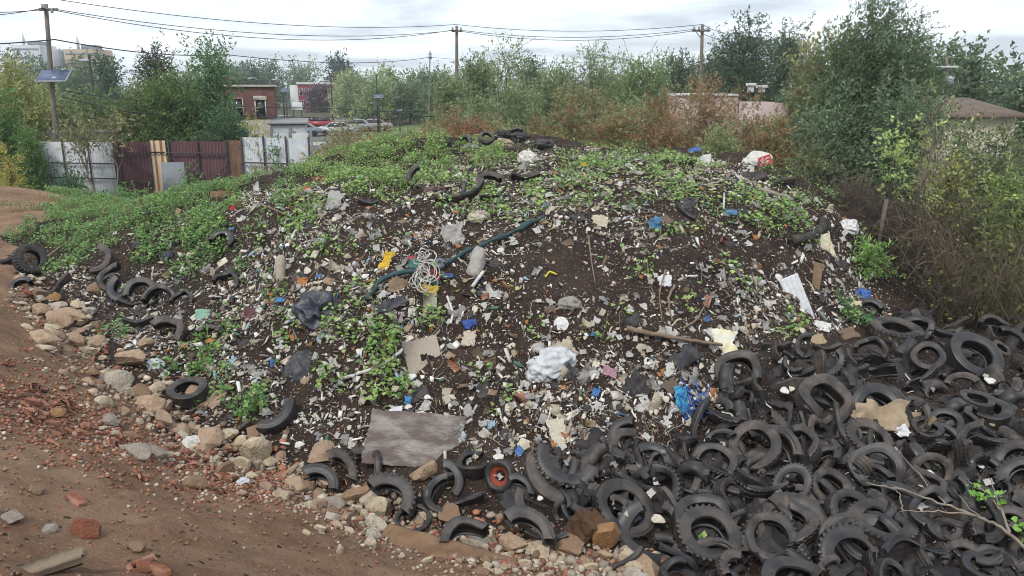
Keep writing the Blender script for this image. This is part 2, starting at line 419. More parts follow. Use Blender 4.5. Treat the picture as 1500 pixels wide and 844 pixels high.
# ------------------------------------------------------------------ the ground as one graded sheet, its faces split by soil
def axis(lo, hi, step, far_lo, far_hi):
    mid = np.arange(lo, hi + step / 2, step)
    def grow(n0, end):
        o = []; p = 0; s = step
        while p < end: s *= 1.22; p += s; o.append(p)
        return np.array(o)
    a = lo - grow(0, lo - far_lo)[::-1]; b = hi + grow(0, far_hi - hi)
    return np.concatenate([a, mid, b])
ax = axis(-12.5, 11.5, .065, -2600, 2600); ay = axis(2.5, 26.5, .065, -400, 4200)
X, Y = np.meshgrid(ax, ay); Z = H(X, Y)
V = np.stack([X.ravel(), Y.ravel(), Z.ravel()], 1)
nx, ny = len(ax), len(ay)
i, j = np.meshgrid(np.arange(nx - 1), np.arange(ny - 1)); a = (j * nx + i).ravel()
Q = np.stack([a, a + 1, a + nx + 1, a + nx], 1)
cx = (X[:-1, :-1] + X[1:, 1:]).ravel() / 2; cy = (Y[:-1, :-1] + Y[1:, 1:]).ravel() / 2
bk = bank(cx, cy) + fbm(cx * 1.5, cy * 1.5, 55) * .5
hb = Hbase(cx, cy)
near = (np.abs(cx) < 19) & (cy < 29) & (cy > -5.5)
zone = np.where(near & (bk > 0) & (hb > .2), 1, np.where(near & ((hb > .22 + .1 * fbm(cx, cy, 9)) | ((cx > 0) & (cx < 15) & (cy < 20))) & (cy > 3), 2, 0))
for nm, zc, mm in (('ground', 0, M_ground), ('dirt_bank', 1, M_dirt), ('soil_mound', 2, M_soil)):
    q = Q[zone == zc]; u, inv = np.unique(q, return_inverse=True)
    o = MB().add(V[u], inv.reshape(-1, 4)).build(nm, mm, smooth=True); tag(o, None, None, kind='structure')

def sheet_on_ground(name, pts, z, m):
    o = MB().add([[x, y, z] for x, y in pts], [tuple(range(len(pts)))]).build(name, m); tag(o, None, None, kind='structure'); return o
M_asph = mat('asphalt', (.14, .14, .14), .9, .25, .4, .3, 30)
M_lawn = mat('lawn_grass', srgb('#66784a'), .95, .3, .5, .5, 8)
M_conc = mat('pale_concrete', srgb('#a9a59c'), .9, .2, .5, .2, 20, dirt='#77736a')
sheet_on_ground('parking_lot', [(-62, 62), (-8, 62), (-14, 118), (-62, 118)], .006, M_asph)
sheet_on_ground('pavement', [(-30, 74), (4, 74), (6, 78), (-30, 78)], .012, M_conc)
sheet_on_ground('lawn', [(-20, 84), (30, 84), (46, 125), (-14.5, 125)], .010, M_lawn)
sheet_on_ground('road', [(-90, 128), (90, 128), (90, 137), (-90, 137)], .008, M_asph)
for dyy in (-.15, 9.15): 
    o = MB().add(*box(180, .3, .14, (0, 128 + dyy, .07), .02)).build('kerb', M_conc); tag(o, None, None, kind='structure')
o = MB()
for k in range(-14, 15): o.add(*box(3, .12, .002, (k * 6, 132.5, .0135)))
o = o.build('road_marking', mat('road_paint', (.75, .75, .72), .7, .2)); tag(o, None, None, kind='structure')

# the damp autumn air
V, F = box(5600, 5200, 44, (0, 2000, 20.5)); hz = MB().add(V, F)
mh = bpy.data.materials.new('pale_air'); mh.use_nodes = True; n_ = mh.node_tree.nodes; l_ = mh.node_tree.links; n_.remove(n_['Principled BSDF'])
pv = n_.new('ShaderNodeVolumePrincipled'); pv.inputs['Color'].default_value = (.93, .96, 1, 1); pv.inputs['Density'].default_value = .0005; l_.new(pv.outputs[0], n_['Material Output'].inputs['Volume'])
tag(hz.build('haze', mh), 'faint haze in the air between the mound and the far trees', 'haze', kind='stuff')
SC.cycles.volume_bounces = 1
# ------------------------------------------------------------------ label helper for repeats
LM = {'mound': [], 'tyres': [], 'stones': []}
AUTO = []
ORD = ['first', 'second', 'third', 'fourth', 'fifth', 'sixth', 'seventh', 'eighth', 'ninth', 'tenth', 'eleventh', 'twelfth', 'thirteenth', 'fourteenth', 'fifteenth', 'sixteenth',
       'seventeenth', 'eighteenth', 'nineteenth', 'twentieth']
def auto(o, desc, u, v, dom): AUTO.append((o, desc, u, v, dom))
SIDE = {'mound': ('on the gate side of', 'on the brush side of'), 'tyres': ('on the stone side of', 'on the brush side of'), 'stones': ('on the dirt side of', 'on the rubbish side of')}
def finish_labels():
    groups = {}
    for o, desc, u, v, dom in AUTO:
        best = min(LM[dom], key=lambda l: (l[1] - u) ** 2 + 1.5 * (l[2] - v) ** 2)
        dx, dy = u - best[1], v - best[2]
        rel = (SIDE[dom][0] if dx < 0 else SIDE[dom][1]) if abs(dx) > 1.1 * abs(dy) else ('just above' if dy < 0 else 'just below')
        groups.setdefault((desc, rel, best[0]), []).append((dx * dx + dy * dy, o))
    for (desc, rel, lm), it in groups.items():
        it.sort(key=lambda t: t[0])
        for k, (_, o) in enumerate(it):
            o['label'] = f'{desc} {rel} {lm}' if len(it) == 1 else f'{desc}, {ORD[min(k, 19)]} {rel} {lm}'

def obase(a):
    """in-plane axes of a disc with axis a, as seen by the camera: e1 to picture right, e2 to picture up"""
    a = np.asarray(a, float); a = a / np.linalg.norm(a)
    e1 = CR - a * (CR @ a)
    if np.linalg.norm(e1) < .2: e1 = CU - a * (CU @ a)
    e1 /= np.linalg.norm(e1); e2 = np.cross(a, e1)
    if e2 @ CU < 0 and abs(e2 @ CU) > 1e-6: a = -a; e2 = -e2
    return e1, e2, a
def place(o, P, e1, e2, e3, s):
    s = (s, s, s) if np.isscalar(s) else s
    o.matrix_world = Matrix(((e1[0] * s[0], e2[0] * s[1], e3[0] * s[2], P[0]), (e1[1] * s[0], e2[1] * s[1], e3[1] * s[2], P[1]), (e1[2] * s[0], e2[2] * s[1], e3[2] * s[2], P[2]), (0, 0, 0, 1)))

# ------------------------------------------------------------------ tyres
def tyre_mat(name, c, dust, amt, rough):
    return mat(name, c, rough, .3, 5, .35, 90, .55, dirt=dust, dirt_amt=amt, dirt_scale=2.6, objvar=.3, dist=.008)
M_tyre = [tyre_mat('rubber_black', '#1e1d1e', '#544b43', .45, .42), tyre_mat('rubber_grey', '#242221', '#62564b', .55, .5), tyre_mat('rubber_dusty', '#2b2724', '#74655a', .6, .62)]

def tyre_mesh(tread, span, width, rb, seed, warp=.5, straight=1.0, fine=1.0):
    """casing of outer diameter 1 (open inside) swept over span degrees round +x; straight>1 unbends it"""
    r_ = np.random.default_rng(seed)
    W = width / 2; t = .028; R = .5
    # outer profile from bead to bead: (radius, half width position)
    op = [(rb, -.66 * W), (rb + .012, -.86 * W), (rb + .035, -.90 * W), (rb + .4 * (R - rb), -1.04 * W), (rb + .68 * (R - rb), -1.05 * W), (R - .05, -.99 * W), (R - .040, -1.0 * W), (R - .014, -.93 * W)]
    tr = [-.88, -.62, -.60, -.48, -.46, -.09, -.07, .07, .09, .46, .48, .60, .62, .88]
    out = op + [(R, x * W) for x in tr] + [(r, -x) for r, x in op[::-1]]
    out = np.array(out); k = len(out)
    c = np.array([(R + rb) / 2 - .05, 0])
    inn = []
    for i_ in range(k):
        a_ = out[max(i_ - 1, 0)]; b_ = out[min(i_ + 1, k - 1)]; tg = b_ - a_; nrm = np.array([-tg[1], tg[0]]); nrm /= np.linalg.norm(nrm) + 1e-9
        if nrm @ (c - out[i_]) < 0: nrm = -nrm
        inn.append(out[i_] + nrm * t)
    inn = np.array(inn)
    full = span >= 359
    ns = int((128 if tread == 'lug' else 88) * span / 360 * fine); ns = max(ns, 14)
    th = np.radians(np.linspace(-span / 2, span / 2, ns + (0 if full else 1), endpoint=not full)); m = len(th)
    wq = np.abs(np.concatenate([out[:, 1], inn[:, 1]])) / W
    prof = np.concatenate([out, inn[::-1]]); K = len(prof)
    isout = np.arange(K) < k
    RR = np.repeat(prof[None, :, 0], m, 0); WW = np.repeat(prof[None, :, 1], m, 0)
    istread = np.zeros(K, bool); istread[8:8 + len(tr)] = True
    ws = np.zeros(K); ws[8:8 + len(tr)] = np.array(tr)
    ii = np.arange(m)[:, None]
    if tread == 'lug':
        ph = (ii + (ws[None] > 0) * 2) % 4 < 2
        deep = ph & (np.abs(ws)[None] > .2) & istread[None]
        RR = RR - deep * .034
        sh = np.zeros(K, bool); sh[6:8] = True; sh[8 + len(tr):10 + len(tr)] = True
        side = np.where(np.arange(K) < 12, -1, 1)
        RR = RR - (((ii + (side[None] > 0) * 2) % 4 < 2) & sh[None]) * .024
        WW = WW - (((ii + (side[None] > 0) * 2) % 4 < 2) & sh[None]) * np.sign(WW) * .010
    elif tread == 'rib':
        gro = np.isin(np.arange(K), [8 + 2, 8 + 3, 8 + 6, 8 + 7, 8 + 10, 8 + 11])
        RR = RR - gro[None] * .026
        blk = istread[None] & (ii % 3 == 0) & (np.abs(ws)[None] > .5)
        RR = RR - blk * .02
    else:
        RR = RR - istread[None] * .004
    # warps of an old casing
    q = lambda f, s: np.sin(th * f + s)[:, None]
    pinch = 1 + warp * (.16 * q(2, r_.uniform(0, 6)) + .10 * q(3, r_.uniform(0, 6)) + .06 * q(5, r_.uniform(0, 6)))
    WW = WW * pinch
    RR = RR - warp * .05 * (1 - pinch) - warp * .02 * q(3, r_.uniform(0, 6)) * (RR > .4)
    lat = warp * (.05 * q(2, r_.uniform(0, 6)) + .035 * q(3, r_.uniform(0, 6)))
    sq = 1 + warp * .10 * np.cos(2 * th + r_.uniform(0, 6))[:, None]
    T = th[:, None]
    if straight > 1:
        Rc = .5 * straight; T = T / straight
        rad = Rc + (RR - .5)
        X = rad * np.cos(T) - Rc + .5; Y_ = rad * np.sin(T)
    else:
        X = RR * np.cos(T) * sq; Y_ = RR * np.sin(T) / sq ** .5
    Z_ = WW + lat * np.ones_like(RR)
    if not full:
        e_ = r_.normal(0, .016, (2, K)); Y_[0] -= e_[0]; Y_[-1] += e_[1]
    V = np.stack([X, Y_, Z_], -1).reshape(-1, 3)
    if not full: V[:, 0] -= V[:, 0].mean() * (1 if straight > 1 else .0)
    a = np.arange(m if full else m - 1)[:, None] * K; b = np.arange(K)[None]; b2 = (b + 1) % K; nxt = (np.arange(1, (m if full else m - 1) + 1) % m)[:, None] * K
    F = np.stack([a + b, nxt + b, nxt + b2, a + b2], -1).reshape(-1, 4)
    mb = MB(); mb.add(V, F)
    if not full:
        caps = []
        for base_, flip in ((0, False), ((m - 1) * K, True)):
            for i_ in range(k - 1):
                qd = [base_ + i_, base_ + i_ + 1, base_ + K - 2 - i_, base_ + K - 1 - i_]
                caps.append(qd[::-1] if flip else qd)
        mb.F.append(np.array(caps))
    return mb
TM = {}
def tyre_var(tread, kind, mi, seed):
    key = (tread, kind, mi, seed % 3)
    if key in TM: return TM[key]
    s = hash((tread, kind, seed % 3)) if False else sum(map(ord, tread + kind)) + seed % 3 * 31
    rb = {'lug': .27, 'rib': .30, 'smooth': .29, 'thin': .37}[tread]; wd = {'lug': .30, 'rib': .30, 'smooth': .32, 'thin': .17}[tread]
    td = 'smooth' if tread == 'thin' else tread
    if kind == 'ring': mb = tyre_mesh(td, 360, wd, rb, s, [.2, .45, .9][seed % 3])
    elif kind == 'strip': mb = tyre_mesh(td, 125, wd * 1.05, rb + .06, s, 1.2, 2.6 + .8 * (seed % 3))
    else: mb = tyre_mesh(td, float(kind), wd, rb + .02 * (seed % 3), s, [.3, .6, 1.0][seed % 3])
    me = mb.mesh('tyre', M_tyre[mi], smooth=True)
    try: me.set_sharp_from_angle(angle=math.radians(34))
    except Exception: pass
    TM[key] = me; return me
TYRES = []; rt = np.random.default_rng(21)
def tyre(u, v, d_px, tread, kind='ring', phi=90, axis=(0, -.6, .8), sink=.35, label=None, mi=None, seed=None, flat=1.0, lm=None, dom='tyres', lift=0):
    k = len(TYRES); d_px = d_px * (.87 if u > 650 else .94)
    seed = k if seed is None else seed; mi = (k * 7 + seed) % 3 if mi is None else mi
    a0 = np.array(axis, float); a0 /= np.linalg.norm(a0)
    P0 = hit(u, v); d = px(P0, d_px); n = Hn(P0[0], P0[1])
    wdt = .3 * d
    nd = abs(a0 @ n)
    c = .5 * wdt * nd + .5 * d * math.sqrt(max(0, 1 - nd * nd)) * (1 if kind in ('ring', '220', '300') else .6) * (1 - sink) - .04 * d
    P = hit(u, v, max(c, .02) + lift); d = px(P, d_px)
    e1, e2, a = obase(a0)
    f = math.radians(phi); x = e1 * math.cos(f) + e2 * math.sin(f); y = np.cross(a, x)
    kind = str(kind)
    if kind not in ('ring', 'strip'): kind = str(min((90, 130, 170, 220, 300), key=lambda q: abs(q - int(kind))))
    me = tyre_var(tread, kind, mi, seed)
    o = link('tyre', me)
    s = d if kind != 'strip' else d / 1.02
    if kind == 'strip': x, y = np.cross(y, a) if False else y * -1, x   # long axis along phi
    if len(TYRES) >= 118: s = (s * rt.uniform(.72, 1.05), s * rt.uniform(.72, 1.05), s * rt.uniform(.6, 1.25))
    place(o, P, x, y, a, s)
    tag(o, None, 'tyre', 'scrap tyres dumped beside the rubbish mound')
    look = {'lug': 'lugged', 'rib': 'ribbed', 'smooth': 'bald', 'thin': 'thin'}[tread]
    form = 'whole' if kind == 'ring' else ('short piece of' if kind == '90' else 'curved piece of' if kind == '130' else 'half of' if kind == '170' else 'cut strip of' if kind == 'strip' else 'split')
    up = abs(a0[2])
    pose = 'flat' if up > .93 else ('tilted' if up > .55 else 'upright')
    desc = f'{form} {look} tyre {pose}' if kind != 'strip' else f'{form} {look} tyre'
    if label: o['label'] = label
    else: auto(o, desc, u, v, dom)
    if lm: LM[dom].append((lm, u, v))
    TYRES.append((u, v, d_px)); return o
T = tyre
FL = (0, -.15, 1); TC = (0, -.6, .8); ST = (0, -.85, .5)
# the tyre field, large ones first
T(1247, 822, 124, 'lug', 'ring', 90, (.05, -.68, .73), .45, 'big lugged tyre with open centre at the bottom edge, beside the long hollow casing', 0, 0, lm='the big lugged tyre')
T(1130, 790, 92, 'lug', 300, 130, (-.25, -.62, .74), .4, 'lugged tyre split open over dry twigs, beside the big black bald tyre', 1, 1, lm='the twig-filled lugged tyre')
T(1165, 862, 118, 'smooth', 'ring', 90, (0, -.2, 1), .2, 'big black bald tyre lying flat, cut off by the bottom edge', 0, 0)
T(955, 785, 132, 'lug', 220, 222, (0, -.55, .83), .4, 'big lugged tyre bent open in a C beside the cube stone', 0, 1, lm='the C-shaped lugged tyre')
T(1037, 787, 114, 'lug', 'ring', 90, (.08, -.4, .92), .2, 'large tyre lying under a hollow half casing, above the weeds at the bottom edge', 1, 0, lm='the casing-topped tyre')
T(1028, 765, 100, 'smooth', 220, 85, (.1, -.5, .86), .1, 'hollow smooth half casing lying on top of a large tyre', 0, 1, lift=.12)
T(832, 672, 122, 'lug', 170, 245, (.1, -.6, .8), .35, 'long lugged half tyre curving down, uppermost of two nested halves', 0, 0, lm='the two nested halves', lift=.1)
T(826, 690, 136, 'smooth', 170, 245, (.1, -.6, .8), .4, 'long smooth half tyre curving down, lower of two nested halves', 2, 0)
T(765, 792, 112, 'rib', 130, 62, (0, -.6, .8), .3, 'arched ribbed tyre piece below the short grooved tread piece', 1, 0)
T(692, 680, 54, 'smooth', 300, 200, (0, -.15, 1), .1, 'narrow black casing bent into a loop by the plywood corner', 0, 1, lm='the bent casing loop')
T(755, 722, 66, 'rib', 130, 50, (0, -.5, .86), .1, 'short grooved tread piece curving beside the orange wheel', 0, 0)
T(925, 662, 84, 'smooth', 220, 185, (0, -.7, .7), .3, 'smooth tyre opened like a C below the black pointed flap', 2, 1, lm='the opened smooth tyre')
T(952, 680, 74, 'rib', 170, 55, (0, -.6, .8), .2)
T(985, 705, 98, 'smooth', 130, 5, (0, -.55, .83), .1, 'upright curved casing with its hollow end facing up', 2, 2, lm='the upright curved casing')
T(1048, 708, 78, 'smooth', 'strip', -42, (0, -.6, .8), .1); T(1070, 706, 74, 'lug', 'strip', -33, (0, -.5, .86), .1)
T(1096, 678, 70, 'rib', 'strip', -65, (0, -.5, .86), .1); T(1140, 640, 66, 'lug', 220, 60, (.3, -.6, .74), .2)
T(1080, 548, 82, 'smooth', 220, 95, (0, -.72, .7), .3, 'smooth tyre arch standing below the yellowed foam slab', 1, 1, lm='the smooth tyre arch')
T(1082, 563, 60, 'lug', 'strip', 0, (0, -.3, .95), .1); T(1137, 509, 48, 'rib', 'strip', 0, (0, -.3, .95), .1)
T(1166, 524, 44, 'smooth', 'strip', -10, (0, -.4, .9), .1); T(1185, 532, 44, 'smooth', 'strip', -25, (0, -.4, .9), .1)
T(1211, 511, 46, 'smooth', 'strip', 0, (0, -.4, .9), .1); T(1243, 526, 40, 'rib', 'strip', -25, (0, -.4, .9), .1)
T(1205, 588, 96, 'smooth', 'ring', 30, (.18, -.72, .66), .35, 'large smooth whole tyre with its near rim caved in, above the brown paper', 2, 2, lm='the caved-in smooth tyre')
T(1175, 585, 70, 'smooth', 'strip', -60, (.1, -.6, .8), .05, mi=2)
T(1246, 546, 64, 'rib', 'strip', 8, (0, -.3, .95), .1); T(1075, 598, 44, 'rib', 'strip', -25, (0, -.5, .86), .1)
T(1050, 612, 84, 'rib', 'strip', -30, (0, -.55, .83), .1); T(1098, 615, 36, 'rib', 'strip', 80, (0, -.6, .8), .05)
T(1122, 668, 112, 'rib', 130, 55, (0, -.5, .86), .1, 'long ribbed tyre arch curving over a crushed casing', 1, 2, lm='the long ribbed arch'); T(1176, 622, 46, 'lug', 'strip', 80, (0, -.6, .8), .0)
T(1212, 643, 50, 'rib', 'strip', -5, (0, -.3, .95), .1); T(1270, 646, 84, 'lug', 'ring', 0, (.2, -.5, .84), .2, 'lugged whole tyre with brick bits inside, below the brown paper', 2, 1, lm='the tyre below the paper')
T(1285, 602, 92, 'smooth', 220, 90, (0, -.68, .73), .3, 'dark bald tyre arch behind the brown paper', 0, 0)
T(1312, 488, 88, 'lug', 'ring', 90, (.05, -.12, 1), .1, 'large lugged tyre lying flat above the long wedge tread, near the dark tarp', 2, 0, lm='the flat lugged tyre')
T(1425, 524, 90, 'smooth', 'ring', 90, (.12, -.62, .77), .25, 'large dark bald whole tyre facing out below the brush', 0, 0, lm='the dark bald tyre')
T(1398, 512, 60, 'rib', 130, 235, (.1, -.5, .86), .1); T(1430, 588, 54, 'smooth', 'ring', 90, (.05, -.18, .97), .0, 'small smooth whole tyre lying on a bigger one', 1, 0, lm='the small stacked tyre', lift=.16)
T(1442, 602, 78, 'smooth', 'ring', 90, (0, -.2, .97), .1, 'big smooth tyre lying flat under the small one', 1, 1)
T(1385, 622, 56, 'rib', 'ring', 90, (-.35, -.5, .8), .2, 'ribbed whole tyre with a wooden offcut on it', 0, 0, lm='the tyre holding the offcut'); T(1435, 643, 76, 'rib', 'strip', -28, (0, -.5, .86), .1)
T(1350, 636, 48, 'smooth', 'strip', -10, (0, -.4, .9), .1)
T(1290, 772, 112, 'lug', 'ring', 90, (.08, -.14, .98), .1, 'broad lugged tyre lying flat above the big lugged tyre at the bottom edge', 1, 1, lm='the broad flat lugged tyre')
T(1348, 786, 78, 'smooth', 220, 0, (.1, -.5, .86), .2); T(1410, 826, 82, 'lug', 170, 90, (0, -.5, .86), .2)
T(1460, 846, 104, 'smooth', 170, 88, (0, -.5, .86), .2); T(1428, 832, 80, 'rib', 'strip', -40, (0, -.5, .86), .05)
T(1335, 812, 118, 'smooth', 'strip', -14, (0, .3, .95), .1, 'long hollow casing lying open beside the big lugged tyre', 0, 2, lm='the long hollow casing')
T(1495, 680, 84, 'lug', 'ring', 90, (-.62, -.5, .6), .3, 'lugged whole tyre standing on edge against the frame edge', 1, 0)
T(1444, 692, 62, 'smooth', 220, 95, (0, -.6, .8), .2); T(1420, 680, 76, 'smooth', 170, 190, (0, -.6, .8), .2)
T(1372, 668, 116, 'smooth', 130, 235, (.1, -.5, .86), .1, 'long smooth casing sagging in a curve above the bare branch', 0, 1, lm='the sagging long casing')
T(1162, 770, 112, 'rib', 170, 48, (0, -.55, .83), .15, 'long ribbed half tyre curving beside the ring-shaped small tyre', 1, 0, lm='the long ribbed half')
T(1240, 735, 58, 'rib', 300, 90, (0, -.5, .86), .1, 'small tyre ring with its lower rim buried', 1, 1, lm='the half-buried ring')
T(1262, 812, 138, 'smooth', 130, 125, (0, -.55, .83), .1); T(1197, 702, 66, 'rib', 'strip', -30, (0, -.5, .86), .1)
T(1132, 662, 56, 'smooth', 'ring', 90, (.05, -.25, .97), .0); T(1126, 646, 36, 'smooth', 'ring', 90, (0, -.5, .86), .0, lift=.1)
T(1083, 737, 44, 'smooth', 'ring', 90, (.1, -.35, .93), .0, 'small smooth tyre ring lying above the crushed rubber', 2, 1); T(1096, 676, 66, 'smooth', 'strip', -62, (0, -.55, .83), .0)
T(1122, 762, 66, 'smooth', 130, 90, (0, -.6, .8), .1); T(1274, 456, 48, 'rib', 170, 90, (0, -.6, .8), .4)
T(1434, 466, 52, 'smooth', 170, 92, (0, -.5, .86), .3); T(1456, 482, 58, 'smooth', 170, 75, (0, -.4, .9), .2); T(1478, 500, 60, 'rib', 130, 40, (0, -.4, .9), .2)
T(1400, 476, 46, 'smooth', 'strip', 18, (0, -.4, .9), .2); T(1375, 485, 50, 'smooth', 'strip', -30, (0, -.4, .9), .2)
# along the foot of the mound
T(460, 718, 80, 'smooth', 130, 60, (0, -.6, .8), .3, dom='stones', label='smooth tyre piece half buried in stones, short of the plywood'); T(488, 697, 84, 'lug', 130, 48, (0, -.6, .8), .3, dom='stones', label='lugged tyre arch above the smooth half-buried piece')
T(524, 690, 80, 'rib', 130, 45, (0, -.6, .8), .3, dom='stones', label='ribbed tyre arch leaning at the plywood corner'); T(566, 736, 96, 'lug', 170, 52, (0, -.6, .8), .3, 'thick lugged half tyre arching below the plywood', 1, 0)
T(605, 761, 58, 'thin', 'ring', 90, (0, -.3, .95), .0, 'thin small tyre ring with weeds growing inside', 1, 0); LM['stones'].append(('the thin tyre ring', 605, 761))
T(655, 726, 78, 'smooth', 170, 175, (0, -.6, .8), .2, mi=0); T(646, 708, 74, 'rib', 130, 20, (0, -.6, .8), .2); T(684, 735, 56, 'smooth', 'strip', 15, (0, -.5, .86), .2, mi=0)
T(684, 800, 98, 'smooth', 130, 110, (0, -.35, .93), .2); T(800, 790, 70, 'smooth', 'strip', -5, (0, -.4, .9), .2); T(900, 755, 70, 'rib', 130, 40, (0, -.6, .8), .2)
T(920, 822, 62, 'rib', 'strip', 32, (0, -.5, .86), .05)
T(835, 762, 50, 'smooth', 'strip', -55, (0, -.5, .86), .1); T(650, 700, 40, 'smooth', 'strip', 5, (0, -.5, .86), .1)
T(275, 574, 60, 'smooth', 'ring', 90, (0, -.25, .97), .1, 'whole tyre filled with rubbish among the stones', 1, 0); LM['stones'].append(('the rubbish-filled tyre', 275, 574))
T(395, 600, 80, 'smooth', 130, -40, (0, -.6, .8), .2, dom='mound', label='curved smooth tyre piece above the big upright boulder'); T(350, 632, 40, 'smooth', 'strip', 40, (0, -.5, .86), .2, dom='stones')
# the cluster of casings low on the mound, gate side
G = dict(dom='mound')
T(44, 381, 50, 'lug', 'ring', 90, (.82, -.4, .4), .2, 'lugged tyre standing on edge at the far end of the stone line', 1, 0)
T(20, 378, 40, 'smooth', 'strip', 60, (.3, -.6, .7), .2, **G); T(140, 382, 54, 'smooth', 170, 0, (0, -.7, .7), .3, **G); T(172, 409, 56, 'smooth', 170, 180, (0, -.7, .7), .3, **G)
T(186, 421, 62, 'lug', 130, 205, (0, -.7, .7), .3, **G); T(206, 429, 52, 'rib', 220, 92, (0, -.7, .7), .3, 'ribbed tyre arch at the middle of the casing cluster', 1, 0); LM['mound'].append(('the ribbed tyre arch', 206, 429))
T(233, 441, 54, 'rib', 170, 100, (.1, -.7, .7), .3, mi=0, **G); T(191, 446, 36, 'smooth', 'strip', -10, (0, -.5, .86), .2, **G); T(240, 492, 68, 'rib', 170, 55, (0, -.6, .8), .3, mi=2, label='ribbed half tyre lying in weeds below the casing cluster'); T(204, 472, 46, 'smooth', 'strip', 4, (0, -.5, .86), .2, **G)
T(32, 420, 34, 'smooth', 220, 140, (0, -.6, .8), .2, **G); T(88, 418, 40, 'smooth', 'strip', 60, (0, -.6, .8), .2, **G); T(266, 440, 34, 'rib', 220, 90, (0, -.6, .8), .3, **G); T(325, 354, 40, 'smooth', 220, 70, (0, -.6, .8), .3, **G)
T(305, 490, 36, 'smooth', 170, 90, (0, -.5, .86), .2, **G); T(330, 414, 38, 'rib', 220, 80, (.2, -.6, .8), .3, mi=0, **G); T(222, 318, 26, 'smooth', 170, 90, (0, -.5, .86), .2, **G); T(150, 415, 40, 'smooth', 'strip', 35, (0, -.5, .86), .2, **G)
# on top of the mound
T(617, 260, 46, 'smooth', 170, 185, (0, -.8, .6), .3, **G); T(580, 270, 26, 'smooth', 'strip', 90, (0, -.8, .6), .3, **G); T(717, 270, 46, 'smooth', 170, 105, (0, -.8, .6), .3, **G); T(677, 285, 40, 'rib', 'strip', 75, (0, -.7, .7), .1, **G); T(694, 280, 50, 'smooth', 'strip', 45, (0, -.7, .7), .1, **G)
T(655, 292, 40, 'smooth', 'strip', -4, (0, -.6, .8), .1, **G); T(770, 260, 46, 'smooth', 'strip', -3, (0, -.6, .8), .1, **G); T(540, 298, 32, 'smooth', 'strip', -8, (0, -.5, .86), .2, **G); T(713, 202, 26, 'rib', 'ring', 90, (.1, -.7, .7), .1, **G); T(678, 210, 30, 'smooth', 130, 60, (0, -.7, .7), .1, **G)
T(720, 288, 34, 'rib', 'strip', 10, (0, -.6, .8), .2, **G); T(1146, 267, 40, 'smooth', 'strip', -2, (0, -.5, .86), .1, **G); T(1031, 297, 20, 'rib', 'strip', 90, (0, -.8, .6), .1, **G); T(1003, 312, 40, 'rib', 'strip', -55, (0, -.7, .7), .2, **G); T(755, 197, 30, 'smooth', 130, 90, (0, -.6, .8), .1, **G)
N_HERO_TYRES = len(TYRES); print('hero', N_HERO_TYRES)
# the rest of the field: casings of every sort heaped between the big ones
def inpoly(u, v, poly):
    c = False; j = len(poly) - 1
    for i in range(len(poly)):
        if (poly[i][1] > v) != (poly[j][1] > v) and u < (poly[j][0] - poly[i][0]) * (v - poly[i][1]) / (poly[j][1] - poly[i][1]) + poly[i][0]: c = not c
        j = i
    return c
FIELD = [(700, 690), (790, 690), (880, 640), (1000, 650), (1040, 540), (1180, 505), (1260, 520), (1290, 460), (1400, 450), (1540, 455), (1560, 900), (1010, 870), (930, 770), (760, 745)]
rt = np.random.default_rng(21); cnt = 0; tries = 0; FT = []
while cnt < 185 and tries < 6000:
    tries += 1
    u = rt.uniform(690, 1540); v = rt.uniform(450, 880)
    if not inpoly(u, v, FIELD): continue
    dpx = 52 + (v - 450) * .13
    if any((u - a) ** 2 + 2.2 * (v - b) ** 2 < (dpx * .34) ** 2 for a, b in FT): continue
    FT.append((u, v))
    td = rt.choice(['smooth', 'rib', 'lug', 'rib', 'rib']); kd = rt.choice(['130', '170', 'strip', 'strip', '130', '90', '170', 'ring', '220', 'strip'])
    ax_ = (rt.normal(0, .35), rt.normal(-.45, .3), rt.uniform(.4, 1))
    T(u, v, dpx * rt.uniform(.6, 1.25) * (1 if kd != '90' else .9), td, kd, rt.uniform(0, 360), ax_, .55, lift=float(rt.choice([0, 0, .06, .14])), seed=int(rt.integers(0, 3)), mi=int(rt.choice([0, 0, 1, 1, 2])))
    cnt += 1
# the wheel with the orange rim: tyre and rim as parts
def wheel():
    P = hit(733, 697, .22); d = px(P, 48)
    e1, e2, a = obase((-.5, -.8, .33))
    t = thing('wheel', 'small black wheel with a rusty orange rim, standing on edge below the plywood', 'wheel', P)
    place(t, P, e1, e2, a, d)
    link('tyre', tyre_mesh('rib', 360, .3, .31, 3, .1).mesh('tyre', M_tyre[0], True), t)
    mo = mat('rusty_orange_paint', '#8f422c', .7, .3, 8, .3, 60, dirt='#4a2a20', dirt_amt=.8, dirt_scale=7)
    V_, F_ = lathe([(.33, -.10), (.31, -.10), (.29, -.05), (.25, -.03), (.17, -.02), (.17, .0), (.25, .01), (.29, .03), (.31, .10), (.33, .10)], 32)
    MB().add(V_, F_).build('rim', mo, t, True)
    LM['tyres'].append(('the orange-rimmed wheel', 733, 697))
wheel()
print('tyres', len(TYRES))
